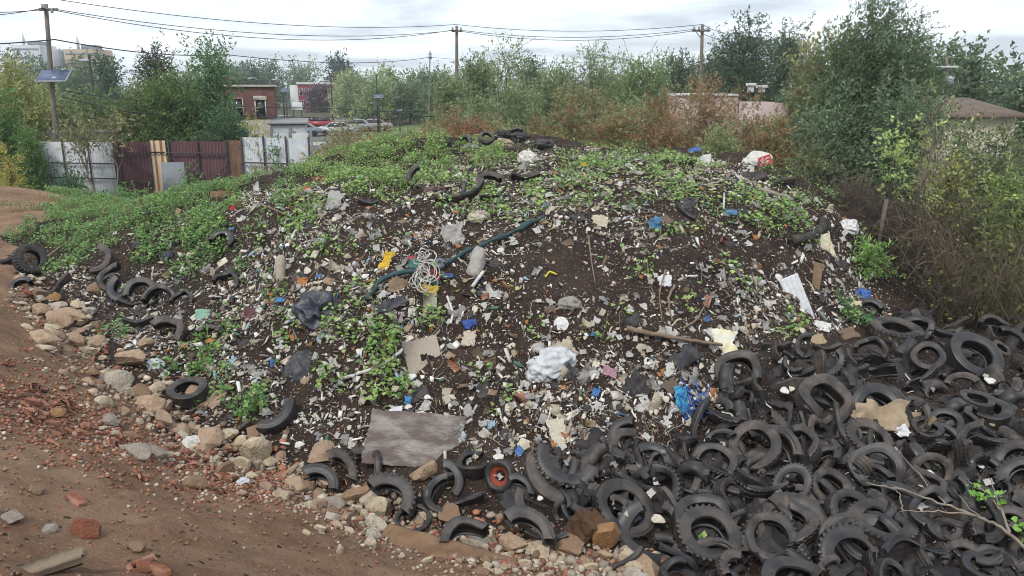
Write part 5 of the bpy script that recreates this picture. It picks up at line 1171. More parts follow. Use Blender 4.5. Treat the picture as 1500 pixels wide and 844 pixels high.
M_leaf = mat('leaf', (1, 1, 1), .55, .12, 3, 0, attr=True, transl=.45, spec=.25)
M_vine = mat('vine_leaf', (1, 1, 1), .5, .12, 3, 0, attr=True, transl=.25, spec=.3)
M_bark = mat('bark', '#5d5247', .95, .3, 6, .6, 30, .1)
M_bark2 = mat('pale_bark', '#82766a', .95, .3, 6, .5, 30, .1)
# ground cover
GREEN = [(200, 305, 140, 42, 2), (115, 345, 80, 30, 1.7), (290, 290, 70, 26, 1.9), (255, 345, 85, 42, 1.7), (330, 266, 60, 12, .8), (500, 252, 75, 30, 1.3), (520, 228, 60, 24, 1.3), (600, 232, 95, 34, 1.5), (560, 272, 65, 28, 1.2), (690, 225, 80, 24, 1.1), (650, 262, 50, 20, .6), (440, 315, 45, 45, .7), (400, 345, 45, 35, .55),
 (352, 405, 18, 28, .85), (870, 238, 90, 16, .65), (955, 250, 80, 20, .75), (840, 290, 100, 28, .5), (985, 285, 60, 30, .6), (700, 305, 60, 22, .55), (760, 235, 40, 20, .5), (1135, 330, 45, 30, .75), (1075, 292, 40, 22, .6), (1130, 262, 25, 12, .7), (1010, 262, 50, 20, .6), (545, 515, 52, 34, 1.3), (565, 560, 50, 30, 1.3), (480, 560, 28, 34, .75), (465, 610, 20, 16, .6),
 (308, 508, 45, 26, 1.4), (290, 548, 60, 22, 1.3), (350, 582, 45, 28, 1.4), (245, 540, 34, 16, .8), (172, 486, 26, 14, .75), (95, 395, 28, 14, .8), (640, 462, 22, 12, .8), (625, 478, 26, 10, .7), (722, 596, 36, 18, .85), (1135, 490, 40, 15, .85), (1158, 478, 24, 22, .75), (1090, 488, 22, 16, .85), (940, 405, 34, 20, .35), (760, 440, 18, 16, .4), (780, 480, 12, 18, .45), (905, 468, 28, 14, .45), (1000, 452, 22, 16, .6),
 (1252, 470, 18, 8, .9), (690, 745, 8, 12, .9), (652, 728, 10, 12, .8), (1040, 815, 24, 14, .8), (610, 765, 12, 8, .9), (840, 545, 14, 10, .4), (420, 470, 20, 12, .4), (490, 365, 50, 28, .5), (560, 345, 40, 20, .4), (905, 380, 25, 20, .25), (1060, 400, 25, 20, .4), (1180, 360, 20, 16, .5), (330, 470, 22, 22, .5), (270, 408, 26, 22, .5), (50, 350, 45, 14, .9), (150, 290, 70, 14, .9), (230, 275, 70, 12, .9), (800, 335, 40, 14, .4), (1200, 300, 40, 14, .4), (760, 790, 8, 6, .5), (470, 480, 40, 28, .5), (420, 515, 28, 36, .5), (700, 560, 30, 14, .5), (880, 500, 40, 14, .4), (1000, 335, 60, 18, .5), (660, 420, 26, 16, .3), (395, 420, 30, 30, .4), (520, 440, 26, 22, .4), (1100, 430, 30, 20, .4), (930, 300, 50, 18, .5)]
NP_ = 640000
xy = np.stack([rp.uniform(-15, 11, NP_), rp.uniform(7, 27, NP_)], 1)
z_ = H(xy[:, 0], xy[:, 1]); P = np.concatenate([xy, z_[:, None]], 1); U_, V_, D_ = proj(P)
dens = np.zeros(NP_)
wob = fbm(xy[:, 0] * 1.7, xy[:, 1] * 1.7, 71) * .9
for u, v, ru, rv, d in GREEN: dens = np.maximum(dens, d * sstep(1.25, .55, np.sqrt(((U_ - u) / ru) ** 2 + ((V_ - v) / rv) ** 2) + wob))
clump = sstep(-.12, .22, fbm(xy[:, 0] * 2.6, xy[:, 1] * 2.6, 83))
dens = np.maximum(dens * (.14 + .86 * clump), .022 * sstep(.2, .5, fbm(xy[:, 0] * 3, xy[:, 1] * 3, 85)) * (bank(xy[:, 0], xy[:, 1]) < -.6) * (V_ < 520))
far = sstep(13, 19, xy[:, 1])
dens *= (.46 + .32 * far)
keep = rp.random(NP_) < dens
P = P[keep]; U_ = U_[keep]; V_ = V_[keep]; cl = clump[keep]; n = len(P); fr = far[keep]
hh = (.05 + .2 * cl) * rp.random(n) ** .7
P[:, 2] += hh
nr = np.stack([rp.normal(0, .5, n), rp.normal(-.25, .5, n), np.ones(n)], 1); lg = rp.normal(0, 1, (n, 3)) * [1, 1, .35]
size = rp.uniform(.045, .1, n) * (1 - .3 * fr)
V, F = leaf_quads(P, size, lg, nr, .85, -.1)
cool = np.where(U_ < 420, 1, 0)
C = np.where((rp.random(n) < .35 + .5 * cool)[:, None], pal(['#557b42', '#5f884c', '#4c7140', '#6b8f50'], n, rp), pal(['#76984f', '#86a35c', '#6d8c48', '#92a562'], n, rp))
C = C * [1.25, 1.2, 1.05]
o = MB().add(V, F, np.repeat(C, 4, 0)).build('ground_cover', M_vine); tag(o, 'green weeds and vines creeping over the mound', 'weeds', kind='stuff'); print('cover', n)
# small grassy stalks on the weedy top
ns = 9500; k = rp.integers(0, n, ns); b = P[k].copy(); b[:, 2] = H(b[:, 0], b[:, 1])
tip = b + np.stack([rp.normal(0, .07, ns), rp.normal(0, .07, ns), rp.uniform(.1, .34, ns)], 1); mid = (b + tip) / 2
V, F = leaf_quads(mid, np.linalg.norm(tip - b, axis=1), tip - b, np.stack([rp.normal(0, 1, ns), rp.normal(-.6, 1, ns), rp.normal(0, .3, ns)], 1), .06, .02)
o = MB().add(V, F, np.repeat(pal(['#6f8a4e', '#8a9660', '#94895f', '#a3957a', '#7d6a52', '#5f7a42'], ns, rp), 4, 0)).build('weed_stalks', M_vine); tag(o, 'thin weed stalks standing among the leaves on the mound', 'weeds', kind='stuff')

def envelope_clumps(r, n, cx, rx, ry, z0, z1, shape, rad):
    out = []
    while len(out) < n:
        t = r.random(); x, y = r.uniform(-1, 1, 2)
        prof = {'round': math.sqrt(max(0, 1 - (2 * t - 1) ** 2)) * .95 + .05, 'cone': (1 - t) ** .7 * .9 + .12, 'vase': .35 + .65 * math.sin(t * 2.4) if t < .95 else .5, 'shrub': (1 - t * t) ** .5 * .95 + .05, 'column': .75 + .25 * math.sin(t * 3.1)}[shape]
        if x * x + y * y > prof * prof: continue
        out.append((cx[0] + x * rx, cx[1] + y * ry, z0 + t * (z1 - z0), rad * r.uniform(.65, 1.25)))
    return np.array(out)
TREES = 0
def plant(name, label, cat, u, Y, v_top, w_px, shape='round', cb=.3, cols=('#4d5f3a',), nleaf=3000, leaf=.3, nclump=34, crad=.2, group=None, droop=0.0, asp=.5, stems=1, bark=None, sparse=1.0, lean=0, up=.2, trunk_r=None, depth_k=.8, twigs=0, parts=('trunk', 'crown'), cols2=None, wind=0):
    """tree or shrub standing at picture column u, Y metres out; its top at row v_top, its crown w_px wide"""
    global TREES; TREES += 1
    r = np.random.default_rng(1000 + TREES * 17)
    tp = at(u, v_top, Y); x, y = tp[0], tp[1]; z = float(H(x, y)); h = tp[2] - z
    rx = w_px / 2 * depth(tp) / FPX; ry = rx * depth_k
    t = thing(name, label, cat, (x, y, z), 0, group)
    z0 = h * cb; rad = crad * (rx + (h - z0) / 2)
    cl = envelope_clumps(r, nclump, (lean * h * .3, 0), max(rx - rad * .6, rx * .3), max(ry - rad * .6, ry * .3), z0 + rad * .4, h - rad * .55, shape, rad)
    # wood
    mb = MB(); tr = trunk_r or max(.02, h * .014)
    for s in range(stems):
        a = r.uniform(0, 6.28); off = 0 if stems == 1 else r.uniform(.1, .5) * rx * .5
        b0 = np.array([off * .4 * math.cos(a), off * .4 * math.sin(a), -.15]); tp_ = np.array([lean * h * .3 + off * 1.6 * math.cos(a), off * 1.6 * math.sin(a), h * (.82 if stems == 1 else r.uniform(.55, .9))])
        q = np.linspace(0, 1, 9)[:, None]; path = b0 + (tp_ - b0) * q; path[1:-1] += r.normal(0, h * .012, (7, 3)) * [1, 1, .2]
        mb.add(*tube(path, tr * (1 - .82 * q[:, 0]) / (1 if stems == 1 else stems ** .35), 7))
        sel = r.permutation(len(cl))[:max(6, int(len(cl) * (.7 if stems == 1 else 1.3 / stems)))]
        for c in cl[sel]:
            k = np.clip((c[2] * r.uniform(.45, .8)) / tp_[2], .12, .92); i_ = k * 8; p0 = path[int(i_)] + (path[min(int(i_) + 1, 8)] - path[int(i_)]) * (i_ % 1)
            m_ = (p0 + c[:3]) / 2 + r.normal(0, .05, 3) * np.linalg.norm(c[:3] - p0) + [0, 0, -.06 * np.linalg.norm(c[:3] - p0)]
            mb.add(*tube(np.array([p0, (p0 + m_) / 2, m_, (m_ + c[:3]) / 2, c[:3]]), tr * (1 - .8 * k) * np.array([.5, .42, .32, .22, .1]), 5))
            for _ in range(twigs):
                e = c[:3] + r.normal(0, .9, 3) * c[3]; mb.add(*tube(np.array([c[:3] * .6 + m_ * .4, c[:3] * .5 + e * .5 + r.normal(0, .06, 3), e]), tr * .09 + .002, 4))
    mb.build(parts[0], bark or M_bark, t, True)
    # leaves
    n = int(nleaf * sparse); w_ = cl[:, 3] ** 2; ci = r.choice(len(cl), n, p=w_ / w_.sum())
    ns_ = max(8, n // 9); sci = r.choice(len(cl), ns_, p=w_ / w_.sum()); sd = r.normal(size=(ns_, 3)); sd /= np.linalg.norm(sd, axis=1)[:, None]
    srr = r.random(ns_) ** (1 / 2.2) * (1 + .3 * np.abs(r.normal(size=ns_)) * (r.random(ns_) < .3)); so = cl[sci, :3] + sd * (srr * cl[sci, 3])[:, None] * [1, 1, .85]
    sl_ = sd * .8 + r.normal(0, .5, (ns_, 3)); sl_[:, 2] += up * 1.2 - droop; sl_[:, 0] += wind; sl_ /= np.linalg.norm(sl_, axis=1)[:, None]
    si = np.arange(n) % ns_; tq = (np.arange(n) // ns_) / 9 + r.normal(0, .05, n); ci = sci[si]; d = sl_[si]
    P = so[si] + d * (tq * leaf * 3.6)[:, None] + r.normal(0, .32, (n, 3)) * leaf
    P[:, 2] = np.maximum(P[:, 2], .03)
    lg = d * .9 + r.normal(0, .55, (n, 3))
    nr = d * .6 + r.normal(0, .7, (n, 3)) + [0, 0, .5]
    V, F = leaf_quads(P, leaf * r.uniform(.6, 1.3, n), lg, nr, asp)
    bright = r.uniform(.8, 1.25, len(cl))[ci][:, None] * r.uniform(.8, 1.25, ns_)[si][:, None] * 1.6
    C = pal(cols, n, r) * bright
    if cols2:
        pick = (r.random(ns_) < .45)[si]; C = np.where(pick[:, None], pal(cols2, n, r) * bright, C)
    MB().add(V, F, np.repeat(C, 4, 0)).build(parts[1], M_leaf, t)
    return t
DK = ('#526049', '#5a6a4c', '#647453', '#4d5c46'); MG = ('#6d7a56', '#78855d', '#637352', '#828c62'); YG = ('#85895a', '#8f905c', '#7b8357', '#989560'); BLU = ('#5b6a52', '#657559', '#53624c', '#727f61'); RUST = ('#80634b', '#8c6c4e', '#756049', '#80734f', '#94714e'); TAN = ('#7d7452', '#857a58', '#6d6a48', '#8a7a5c'); OLV = ('#757552', '#7f7c57', '#6b6f4f', '#88845c')
BR = 'shrubs and brush behind the mound'; TL = 'trees along the far skyline'; MT = 'trees behind the mound'; GT = 'trees around the gate and fence'
# hero tree and the right side
SH = ('stem', 'foliage')
plant('tree', 'tallest dark green windblown tree rising over the brush end of the mound', 'tree', 1292, 25, -2, 205, 'round', .12, ('#4f5f47', '#58684d', '#475741', '#637255'), 72000, .105, 120, .15, None, wind=.7, asp=.34, up=.75, trunk_r=.13, cols2=('#5d6d4c', '#677756', '#526244'))
plant('tree', 'low dark tree filling in under the tallest windblown tree', 'tree', 1215, 23.5, 118, 130, 'shrub', .02, BLU, 17000, .11, 60, .2, None, asp=.4, stems=4, trunk_r=.05)
plant('tree', 'shaggy olive tree on the brick building side of the tallest windblown tree', 'tree', 1218, 27, 45, 80, 'column', .2, OLV, 5000, .18, 40, .22, None, up=.4)
plant('tree', 'low dark tree under the tallest windblown tree, beside the bare sapling', 'tree', 1330, 22, 118, 130, 'shrub', .02, BLU, 16000, .11, 60, .2, None, asp=.4, stems=4, trunk_r=.05)
plant('tree', 'feathery dark tree on the skyline beyond the brown roofed house', 'tree', 1428, 58, 56, 76, 'round', .15, DK, 3000, .4, 40, .2, TL); plant('tree', 'thin ragged tree on the skyline beside the tallest windblown tree', 'tree', 1385, 50, 58, 46, 'round', .2, DK, 1300, .3, 26, .2, TL, twigs=1)
plant('tree', 'broad dark tree on the skyline past the brown roofed house', 'tree', 1475, 70, 84, 90, 'shrub', .05, DK, 3400, .5, 40, .22, TL); plant('tree', 'dark tree at the far end of the skyline, partly out of frame', 'tree', 1525, 62, 76, 80, 'shrub', .05, DK, 2600, .5, 34, .22, TL)
plant('sapling', 'bare pale sapling with a few yellow green leaves beside the tallest windblown tree', 'tree', 1368, 17, 118, 66, 'vase', .3, ('#8f9560', '#9aa066', '#808a58'), 300, .10, 24, .14, None, bark=M_bark2, trunk_r=.05, twigs=3, lean=.12)
plant('sapling', 'yellow green leafy sapling leaning out in front of the tallest windblown tree', 'tree', 1320, 17.5, 158, 56, 'vase', .35, ('#82925a', '#929e62', '#74854f'), 520, .10, 20, .2, None, trunk_r=.03, asp=.6)
for u, Y, vt, w_, cols, nl, lab in ((1450, 19, 168, 120, ('#6a7350', '#7a8058', '#5a6546'), 6000, 'grey green shrub in front of the brown roofed house'), (1500, 15.5, 235, 130, ('#6d7a4a', '#86924f', '#59683f'), 5000, 'leafy shrub with pale green leaves overhanging the tyres'), (1395, 18.5, 215, 90, ('#6a6a48', '#7a7850', '#8f8f4f'), 3000, 'thin yellowing shrub under the bare sapling'),
    (1250, 20, 262, 70, ('#5d5a48', '#6d6650', '#4d5240'), 2600, 'low dull shrub at the foot of the low dark tree'), (1420, 24, 168, 110, ('#66704e', '#747c58', '#5a6446'), 5200, 'tall grey green shrub hiding the wall of the brown roofed house'), (1490, 23, 172, 90, ('#66704e', '#747c58', '#5a6446'), 4200, 'tall dull shrub at the corner of the brown roofed house'), (1440, 16.5, 285, 90, ('#5a6040', '#70744a', '#4a5238'), 2600, 'twiggy dull green shrub right above the dark bald tyre'.replace('right ', ''))):
    plant('shrub', lab, 'shrub', u, Y, vt, w_, 'shrub', .02, cols, nl, .11, 46, .2, BR, stems=7, trunk_r=.022, twigs=2, parts=SH, asp=.45, up=.4)
# bramble thickets of bare twigs
def bramble(label, u, Y, v_top, w_px, n, col='#5d4f45', leafn=0, seed=0):
    r = np.random.default_rng(500 + seed); tp = at(u, v_top, Y); x, y = tp[:2]; z = float(H(x, y)); h = tp[2] - z; rx = w_px / 2 * depth(tp) / FPX
    t = thing('bramble', label, 'bramble', (x, y, z), 0, BR); mb = MB(); L_ = []
    for _ in range(n):
        b = np.array([r.uniform(-1, 1) * rx, r.uniform(-.7, .7) * rx, 0]); b[2] = H(x + b[0], y + b[1]) - z - .05
        a = r.uniform(0, 6.28); l = h * r.uniform(.5, 1.35); d = np.array([math.cos(a), math.sin(a), 0]) * l * r.uniform(.2, .8); top = l * r.uniform(.5, .8)
        q = np.linspace(0, 1, 9)[:, None]; p = b + d * q + np.array([0, 0, 1]) * (top * np.sin(q * PI * r.uniform(.45, .85))) + np.cumsum(r.normal(0, .035, (9, 3)), 0) * np.minimum(1, h)
        mb.add(*tube(p, r.uniform(.004, .011) * np.linspace(1, .4, 9), 4))
        for _ in range(2):
            i_ = r.integers(3, 8); e = p[i_] + r.normal(0, .22, 3); mb.add(*tube(np.array([p[i_], (p[i_] + e) / 2 + r.normal(0, .03, 3), e]), .004, 3)); L_.append(e)
    mb.build('stem', mat('twig_' + col.strip('#'), col, .95, .35, 3, .3, 30), t)
    if leafn:
        k = np.array(L_)[r.integers(0, len(L_), leafn)] + r.normal(0, .1, (leafn, 3)); k[:, 2] = np.maximum(k[:, 2], .05)
        V, F = leaf_quads(k, r.uniform(.05, .1, leafn), r.normal(0, 1, (leafn, 3)), r.normal(0, .6, (leafn, 3)) + [0, 0, .7], .6); MB().add(V, F, np.repeat(pal(['#7d8a4a', '#93994f', '#6a7444'], leafn, r), 4, 0)).build('foliage', M_leaf, t)
for k, (lab, u, Y, vt, w_, n, c, lf) in enumerate((('dense grey brown bramble thicket at the brush edge of the slope', 1290, 17.5, 290, 90, 330, '#584d46', 0), ('dark tangle of bare canes above the dark tarpaulin bundle', 1350, 17, 285, 110, 380, '#4c423c', 60), ('arching bare canes below the bare sapling', 1400, 16.4, 300, 110, 320, '#66594f', 160), ('tall arching canes over the tyres at the frame edge', 1470, 15, 300, 120, 300, '#685d4c', 420), ('low bramble hanging over the slope behind the white sack', 1255, 16.8, 330, 50, 90, '#584d46', 40), ('thin canes leaning out over the dark bald tyre', 1420, 15, 395, 90, 110, '#5f5449', 200), ('low canes beside the dark tarpaulin bundle', 1330, 16, 380, 90, 130, '#524840', 60))):
    bramble(lab, u, Y, vt, w_, n, c, lf, k)
V, F = box(.06, .06, 1.3, (0, 0, .5)); 
for u, vb, lab in ((1284, 372, 'weathered wooden post standing in the bramble thicket'), (1371, 430, 'thin wooden post under the tangle of bare canes')):
    P = hit(u, vb); o = MB().add(V * ([1, 1, 1] if u < 1300 else [.6, .6, .9]), F).build('wooden_post', mat('weathered_post', '#6a6058', .95, .3, 3, .5, 20)); o.location = P; o.rotation_euler = (.03, .06, .4); tag(o, lab, 'post')
plant('fern', 'bright green fern-like plant by the white sack', 'plant', 1277, 15.4, 348, 46, 'shrub', .05, ('#73924e', '#86a256', '#64834a'), 900, .09, 26, .25, None, stems=4, trunk_r=.012, parts=SH, asp=.35); plant('weed', 'dark leafy weed growing behind the half-buried tyre arch', 'plant', 1252, 13.2, 455, 36, 'shrub', .05, ('#4f7048', '#5f8054', '#476242'), 150, .12, 12, .3, None, stems=3, trunk_r=.01, parts=SH, asp=.5)
# brush just behind the mound
for u, Y, vt, w_, cols, c2, nl, lab in ((480, 29, 198, 80, TAN, OLV, 4000, 'dull tan brush at the fence end behind the mound'), (548, 27, 172, 110, TAN, RUST, 6000, 'dry tan brush with pale stalks behind the weedy top'), (620, 26, 178, 110, OLV, TAN, 6000, 'olive brush between the tan brush and the rust red brush'), (690, 25.5, 164, 130, RUST, ('#7a5a44', '#6d5040'), 8000, 'rust red brush behind the summit heap'), (772, 26.5, 165, 110, RUST, OLV, 6500, 'rust and olive brush behind the big white sack'),
    (640, 24.2, 188, 70, OLV, RUST, 3000, 'low olive brush touching the weedy top'), (840, 26.5, 158, 110, RUST, MG, 6500, 'sumac shrub with green tips behind the yellow cup'), (905, 25.5, 152, 100, ('#7d5f48', '#8a6a4c', '#94704e'), MG, 6000, 'green topped sumac shrub with reddish leaves beneath'), (965, 27, 116, 110, RUST, ('#6a6a4a', '#7a6a4a'), 6500, 'tall rust brown sumac in front of the utility pole with the crossarm'), (1035, 26.5, 112, 110, RUST, TAN, 6000, 'tall rust brown sumac before the pink building'),
    (1095, 25, 128, 100, OLV, RUST, 5500, 'olive brown sumac before the rooftop vents'), (1140, 23.2, 165, 90, OLV, RUST, 5500, 'olive brown shrub behind the red printed sack'), (1060, 23.5, 178, 80, MG, YG, 3000, 'green shrub with a yellow patch behind the royal blue scrap'), (1180, 22.2, 205, 90, BLU, OLV, 5000, 'dark low shrub on the brush side of the red printed sack'), (735, 24, 186, 60, OLV, YG, 2400, 'low yellowish brush behind the summit tyres'), (990, 24.2, 172, 90, RUST, TAN, 2600, 'bare stemmed brown sumac standing over dark shade'), (1010, 30, 122, 100, RUST, OLV, 5000, 'rust brown sumac hiding the end of the pink wall'), (1075, 29, 132, 100, OLV, RUST, 5000, 'olive sumac hiding the middle of the pink wall'), (1128, 28, 136, 110, RUST, OLV, 6500, 'rust brown sumac under the rooftop vents'), (655, 28, 160, 100, RUST, OLV, 5000, 'red brown brush beside the olive brush, behind the weedy top'), (590, 28.5, 184, 90, RUST, TAN, 3600, 'low reddish brush in front of the mowed lawn'), (720, 28.5, 158, 90, RUST, OLV, 4500, 'tall rust brush under the single armed pole'), (500, 30, 160, 60, OLV, TAN, 3400, 'upright olive brush screening the parked cars'), (560, 31, 158, 70, OLV, RUST, 3400, 'rusty olive brush screening the lawn edge'), (520, 27.5, 190, 70, OLV, TAN, 3000, 'low olive brush beside the dry tan brush')):
    plant('shrub', lab, 'shrub', u, Y, vt, w_, 'shrub', .12 if u > 800 else .03, cols, int(nl * 2.0), .09, 50, .17, BR, stems=9, trunk_r=.022, twigs=2, parts=SH, asp=.42, up=.45, cols2=c2, bark=M_bark2 if u > 800 else None)
# trees behind the mound
for u, Y, vt, w_, shp, cols, nl, lf, lab, sp in ((700, 60, 82, 80, 'round', MG, 4200, .36, 'round mid green tree by the single armed pole', 1), (738, 48, 56, 66, 'column', MG, 1800, .26, 'tall sparse topped tree beside the single armed pole', .8), (660, 55, 100, 70, 'shrub', MG, 3600, .36, 'bushy green tree below the single armed pole', 1), (778, 72, 84, 60, 'round', DK, 2600, .42, 'small dark tree between two taller green trees', 1), (820, 52, 92, 90, 'round', MG, 4600, .32, 'broad mid green tree behind the sumac', 1), (868, 50, 58, 92, 'round', MG, 2600, .26, 'airy thin topped tree on the skyline behind the sumac', 1),
    (905, 58, 78, 80, 'round', MG, 4000, .34, 'soft green tree between the airy tree and the pointed one', 1), (948, 47, 62, 76, 'round', ('#5f7046', '#6d7d4f'), 4000, .28, 'pointed light green tree beside the crossarm pole', 1), (990, 56, 72, 86, 'round', DK, 4200, .34, 'dark green tree behind the crossarm pole', 1), (1042, 62, 74, 80, 'round', ('#4f5a48', '#5a6450'), 3800, .38, 'grey green tree under the crossarm pole wires', 1), (1092, 50, 20, 104, 'round', ('#465642', '#505f48'), 9000, .3, 'tall dark tree with sky gaps and a leaning trunk', 1), (1158, 54, 34, 72, 'round', ('#465642', '#505f48'), 6500, .32, 'dark tree beside the tall one with sky gaps', 1), (1180, 44, 74, 70, 'shrub', BLU, 3800, .28, 'dark bushy tree under the windblown tree', 1), (760, 40, 120, 90, 'shrub', MG, 4600, .24, 'low bushy tree in front of the small dark tree', 1), (700, 42, 128, 80, 'shrub', MG, 4200, .24, 'low light green tree above the rust red brush', 1), (850, 38, 118, 100, 'shrub', OLV, 5000, .24, 'low olive tree above the green tipped sumac', 1), (930, 40, 128, 80, 'shrub', MG, 4000, .24, 'low green tree above the green topped sumac', 1)):
    plant('tree', lab, 'tree', u, Y, vt, w_, shp, .12, cols, int(nl * 3), lf * .54, 50, .17, MT, wind=.3, twigs=1, sparse=sp, up=.35)
# far skyline
for k, (u, Y, vt, w_, cols, lab) in enumerate(((440, 225, 76, 70, ('#5f7454', '#6d8060'), 'pale green rounded tree above the red row house'), (497, 220, 80, 36, ('#3a4a42', '#43534a'), 'small dark dome shaped tree on the skyline'), (522, 140, 104, 56, MG, 'light green tree beyond the red row house'), (390, 205, 90, 52, ('#566a50', '#4c5f48'), 'dull green tree above the brick ruin'), (362, 190, 92, 50, ('#52654c', '#485a46'), 'dull dark tree above the brick ruin, nearer the gate trees'), (575, 120, 101, 76, MG, 'broad light green tree behind the street lamp'),
    (612, 130, 97, 60, ('#55683f', '#617447'), 'tall green tree beyond the mowed lawn'), (545, 110, 108, 60, MG, 'low green tree between the street lamps'), (643, 125, 100, 60, DK, 'dark green tree at the edge of the mowed lawn'), (508, 165, 108, 44, YG, 'yellow green low tree beside the red row house'), (332, 170, 96, 46, ('#5d7050', '#52654a'), 'mid green tree on the skyline past the gate trees'), (600, 118, 118, 80, DK, 'dark low tree shading the mowed lawn'), (560, 116, 122, 60, DK, 'dark low tree beside the shaded lawn'), (468, 178, 132, 36, ('#54464a', '#4a4046', '#5c4a4a'), 'small purple leaved tree in front of the red row house'), (640, 112, 128, 60, DK, 'dark bushy tree closing the mowed lawn'), (510, 150, 120, 50, MG, 'green tree beside the purple leaved one'),
    (150, 95, 68, 46, ('#3f5a40', '#4a6648', '#385038'), 'deep green rounded tree below the tan distant building'), (115, 110, 84, 60, DK, 'dark tree behind the transformer pole'), (12, 92, 74, 76, ('#5a6a52', '#52624c'), 'dark spreading tree at the frame edge below the white distant building'), (60, 96, 79, 60, ('#5a6a52', '#64745a'), 'dark tree between the two distant buildings'), (112, 100, 93, 60, ('#52624c', '#5d6d55'), 'dark tree in front of the tan distant building'), (34, 110, 76, 96, ('#5a6a52', '#52624c'), 'dark trees edge below the white distant building'.replace('trees edge', 'spreading tree')), (275, 130, 90, 50, MG, 'mid green tree between the gate trees on the skyline'))):
    plant('tree', lab, 'tree', u, Y, vt, w_, 'round' if k % 3 else 'shrub', .04, cols, 4200, Y * .0034, 40, .2, TL, trunk_r=.2)
# trees about the gate and the fence
for u, Y, vt, w_, shp, cols, nl, lf, lab, cb_ in ((225, 45, 56, 66, 'round', ('#4a4a3e', '#545244', '#3f443a'), 2600, .24, 'dark brownish ragged tree on the skyline above the gate', .3), (305, 42, 58, 70, 'column', ('#55704a', '#618058', '#486240'), 2600, .28, 'feathery tall tree leaning out above the second gate leaf', .3), (250, 41.5, 96, 110, 'shrub', ('#566c3e', '#61773f', '#4a5f3a'), 8000, .24, 'broad leafy tree covering the wall above the gate', .15), (190, 42, 108, 100, 'shrub', ('#5f6f42', '#6d7a48', '#54643c'), 6000, .24, 'olive green tree above the white corrugated fence', .12), (135, 43, 116, 110, 'shrub', ('#586b42', '#64754a'), 6500, .24, 'green tree behind the transformer pole and the fence', .1), (75, 44, 118, 100, 'shrub', MG, 6000, .25, 'green tree behind the fence at the utility pole', .05), (330, 40.5, 138, 66, 'shrub', ('#4a6244', '#54704c', '#40563c'), 4600, .2, 'dark drooping tree hanging over the second gate leaf', .2),
    (18, 41, 82, 90, 'round', YG, 5200, .25, 'yellow green tree at the frame edge above the dirt heap', .1), (-8, 38, 130, 74, 'shrub', ('#54703f', '#618047', '#4a6238'), 6000, .22, 'mid green tree in front of the fence at the frame edge', .05), (38, 37.4, 185, 34, 'shrub', ('#577040', '#64804a'), 3600, .18, 'leafy tree overlapping the end of the white fence', .1), (8, 33, 205, 40, 'shrub', ('#9a9048', '#a59850', '#85874a'), 1200, .16, 'small yellow leaved bush beside the dirt heap', .05), (290, 44, 118, 70, 'shrub', ('#4f6640', '#5a7247'), 4600, .24, 'green tree between the broad leafy tree and the drooping one', .1)):
    plant('tree' if 'bush' not in lab else 'bush', lab, 'tree' if 'bush' not in lab else 'bush', u, Y, vt, w_, shp, cb_, cols, int(nl * 2.6), lf * .58, 50, .17, GT, twigs=1, up=.25)
plant('sapling', 'thin bare trunked sapling in front of the white corrugated fence', 'tree', 122, 36.2, 165, 80, 'vase', .45, OLV, 700, .16, 24, .16, GT, bark=M_bark2, twigs=3, lean=-.25, trunk_r=.07); plant('sapling', 'thin forked sapling beside the gate post', 'tree', 158, 36.3, 160, 70, 'vase', .4, OLV, 600, .16, 22, .16, GT, bark=M_bark2, twigs=3, trunk_r=.05)
plant('sapling', 'small yellowing sapling in front of the brick ruin', 'tree', 372, 36, 160, 40, 'vase', .4, ('#8f8f52', '#9a9858', '#7d864c'), 300, .15, 14, .2, GT, trunk_r=.035, asp=.4); plant('shrub', 'green climber on the second fence panel beside the gate', 'shrub', 418, 35.6, 196, 46, 'shrub', .03, ('#4a6442', '#56724a'), 1800, .15, 26, .22, BR, stems=4, trunk_r=.02, parts=SH); plant('shrub', 'tall thin weed with pale stalks in front of the fence end', 'shrub', 508, 31, 150, 44, 'column', .2, OLV, 1000, .15, 24, .2, BR, stems=5, trunk_r=.02, parts=SH, twigs=2, up=.6); plant('shrub', 'green climber low on the white corrugated fence', 'shrub', 104, 36.2, 248, 40, 'shrub', .02, ('#3f5a3e', '#4a6848'), 1200, .14, 22, .24, BR, stems=3, trunk_r=.02, parts=SH)
for u, Y, vt, w_, lab in ((130, 31, 276, 60, 'low weeds at the foot of the white fence'), (185, 30, 280, 60, 'low weeds at the foot of the gate post'), (85, 32, 282, 50, 'low weeds behind the dirt heap'), (285, 27, 258, 70, 'low weeds on the shoulder below the second gate leaf'), (390, 30, 232, 50, 'brown weeds at the foot of the second fence panel'), (450, 29, 220, 50, 'tan weeds at the fence end')):
    plant('weed', lab.replace('weeds', 'weed clump'), 'weed', u, Y, vt, w_, 'shrub', .02, ('#5a7a44', '#668850', '#4a683c') if 'low' in lab else TAN, 1500, .13, 24, .24, None, stems=5, trunk_r=.012, parts=SH, asp=.4, up=.5)
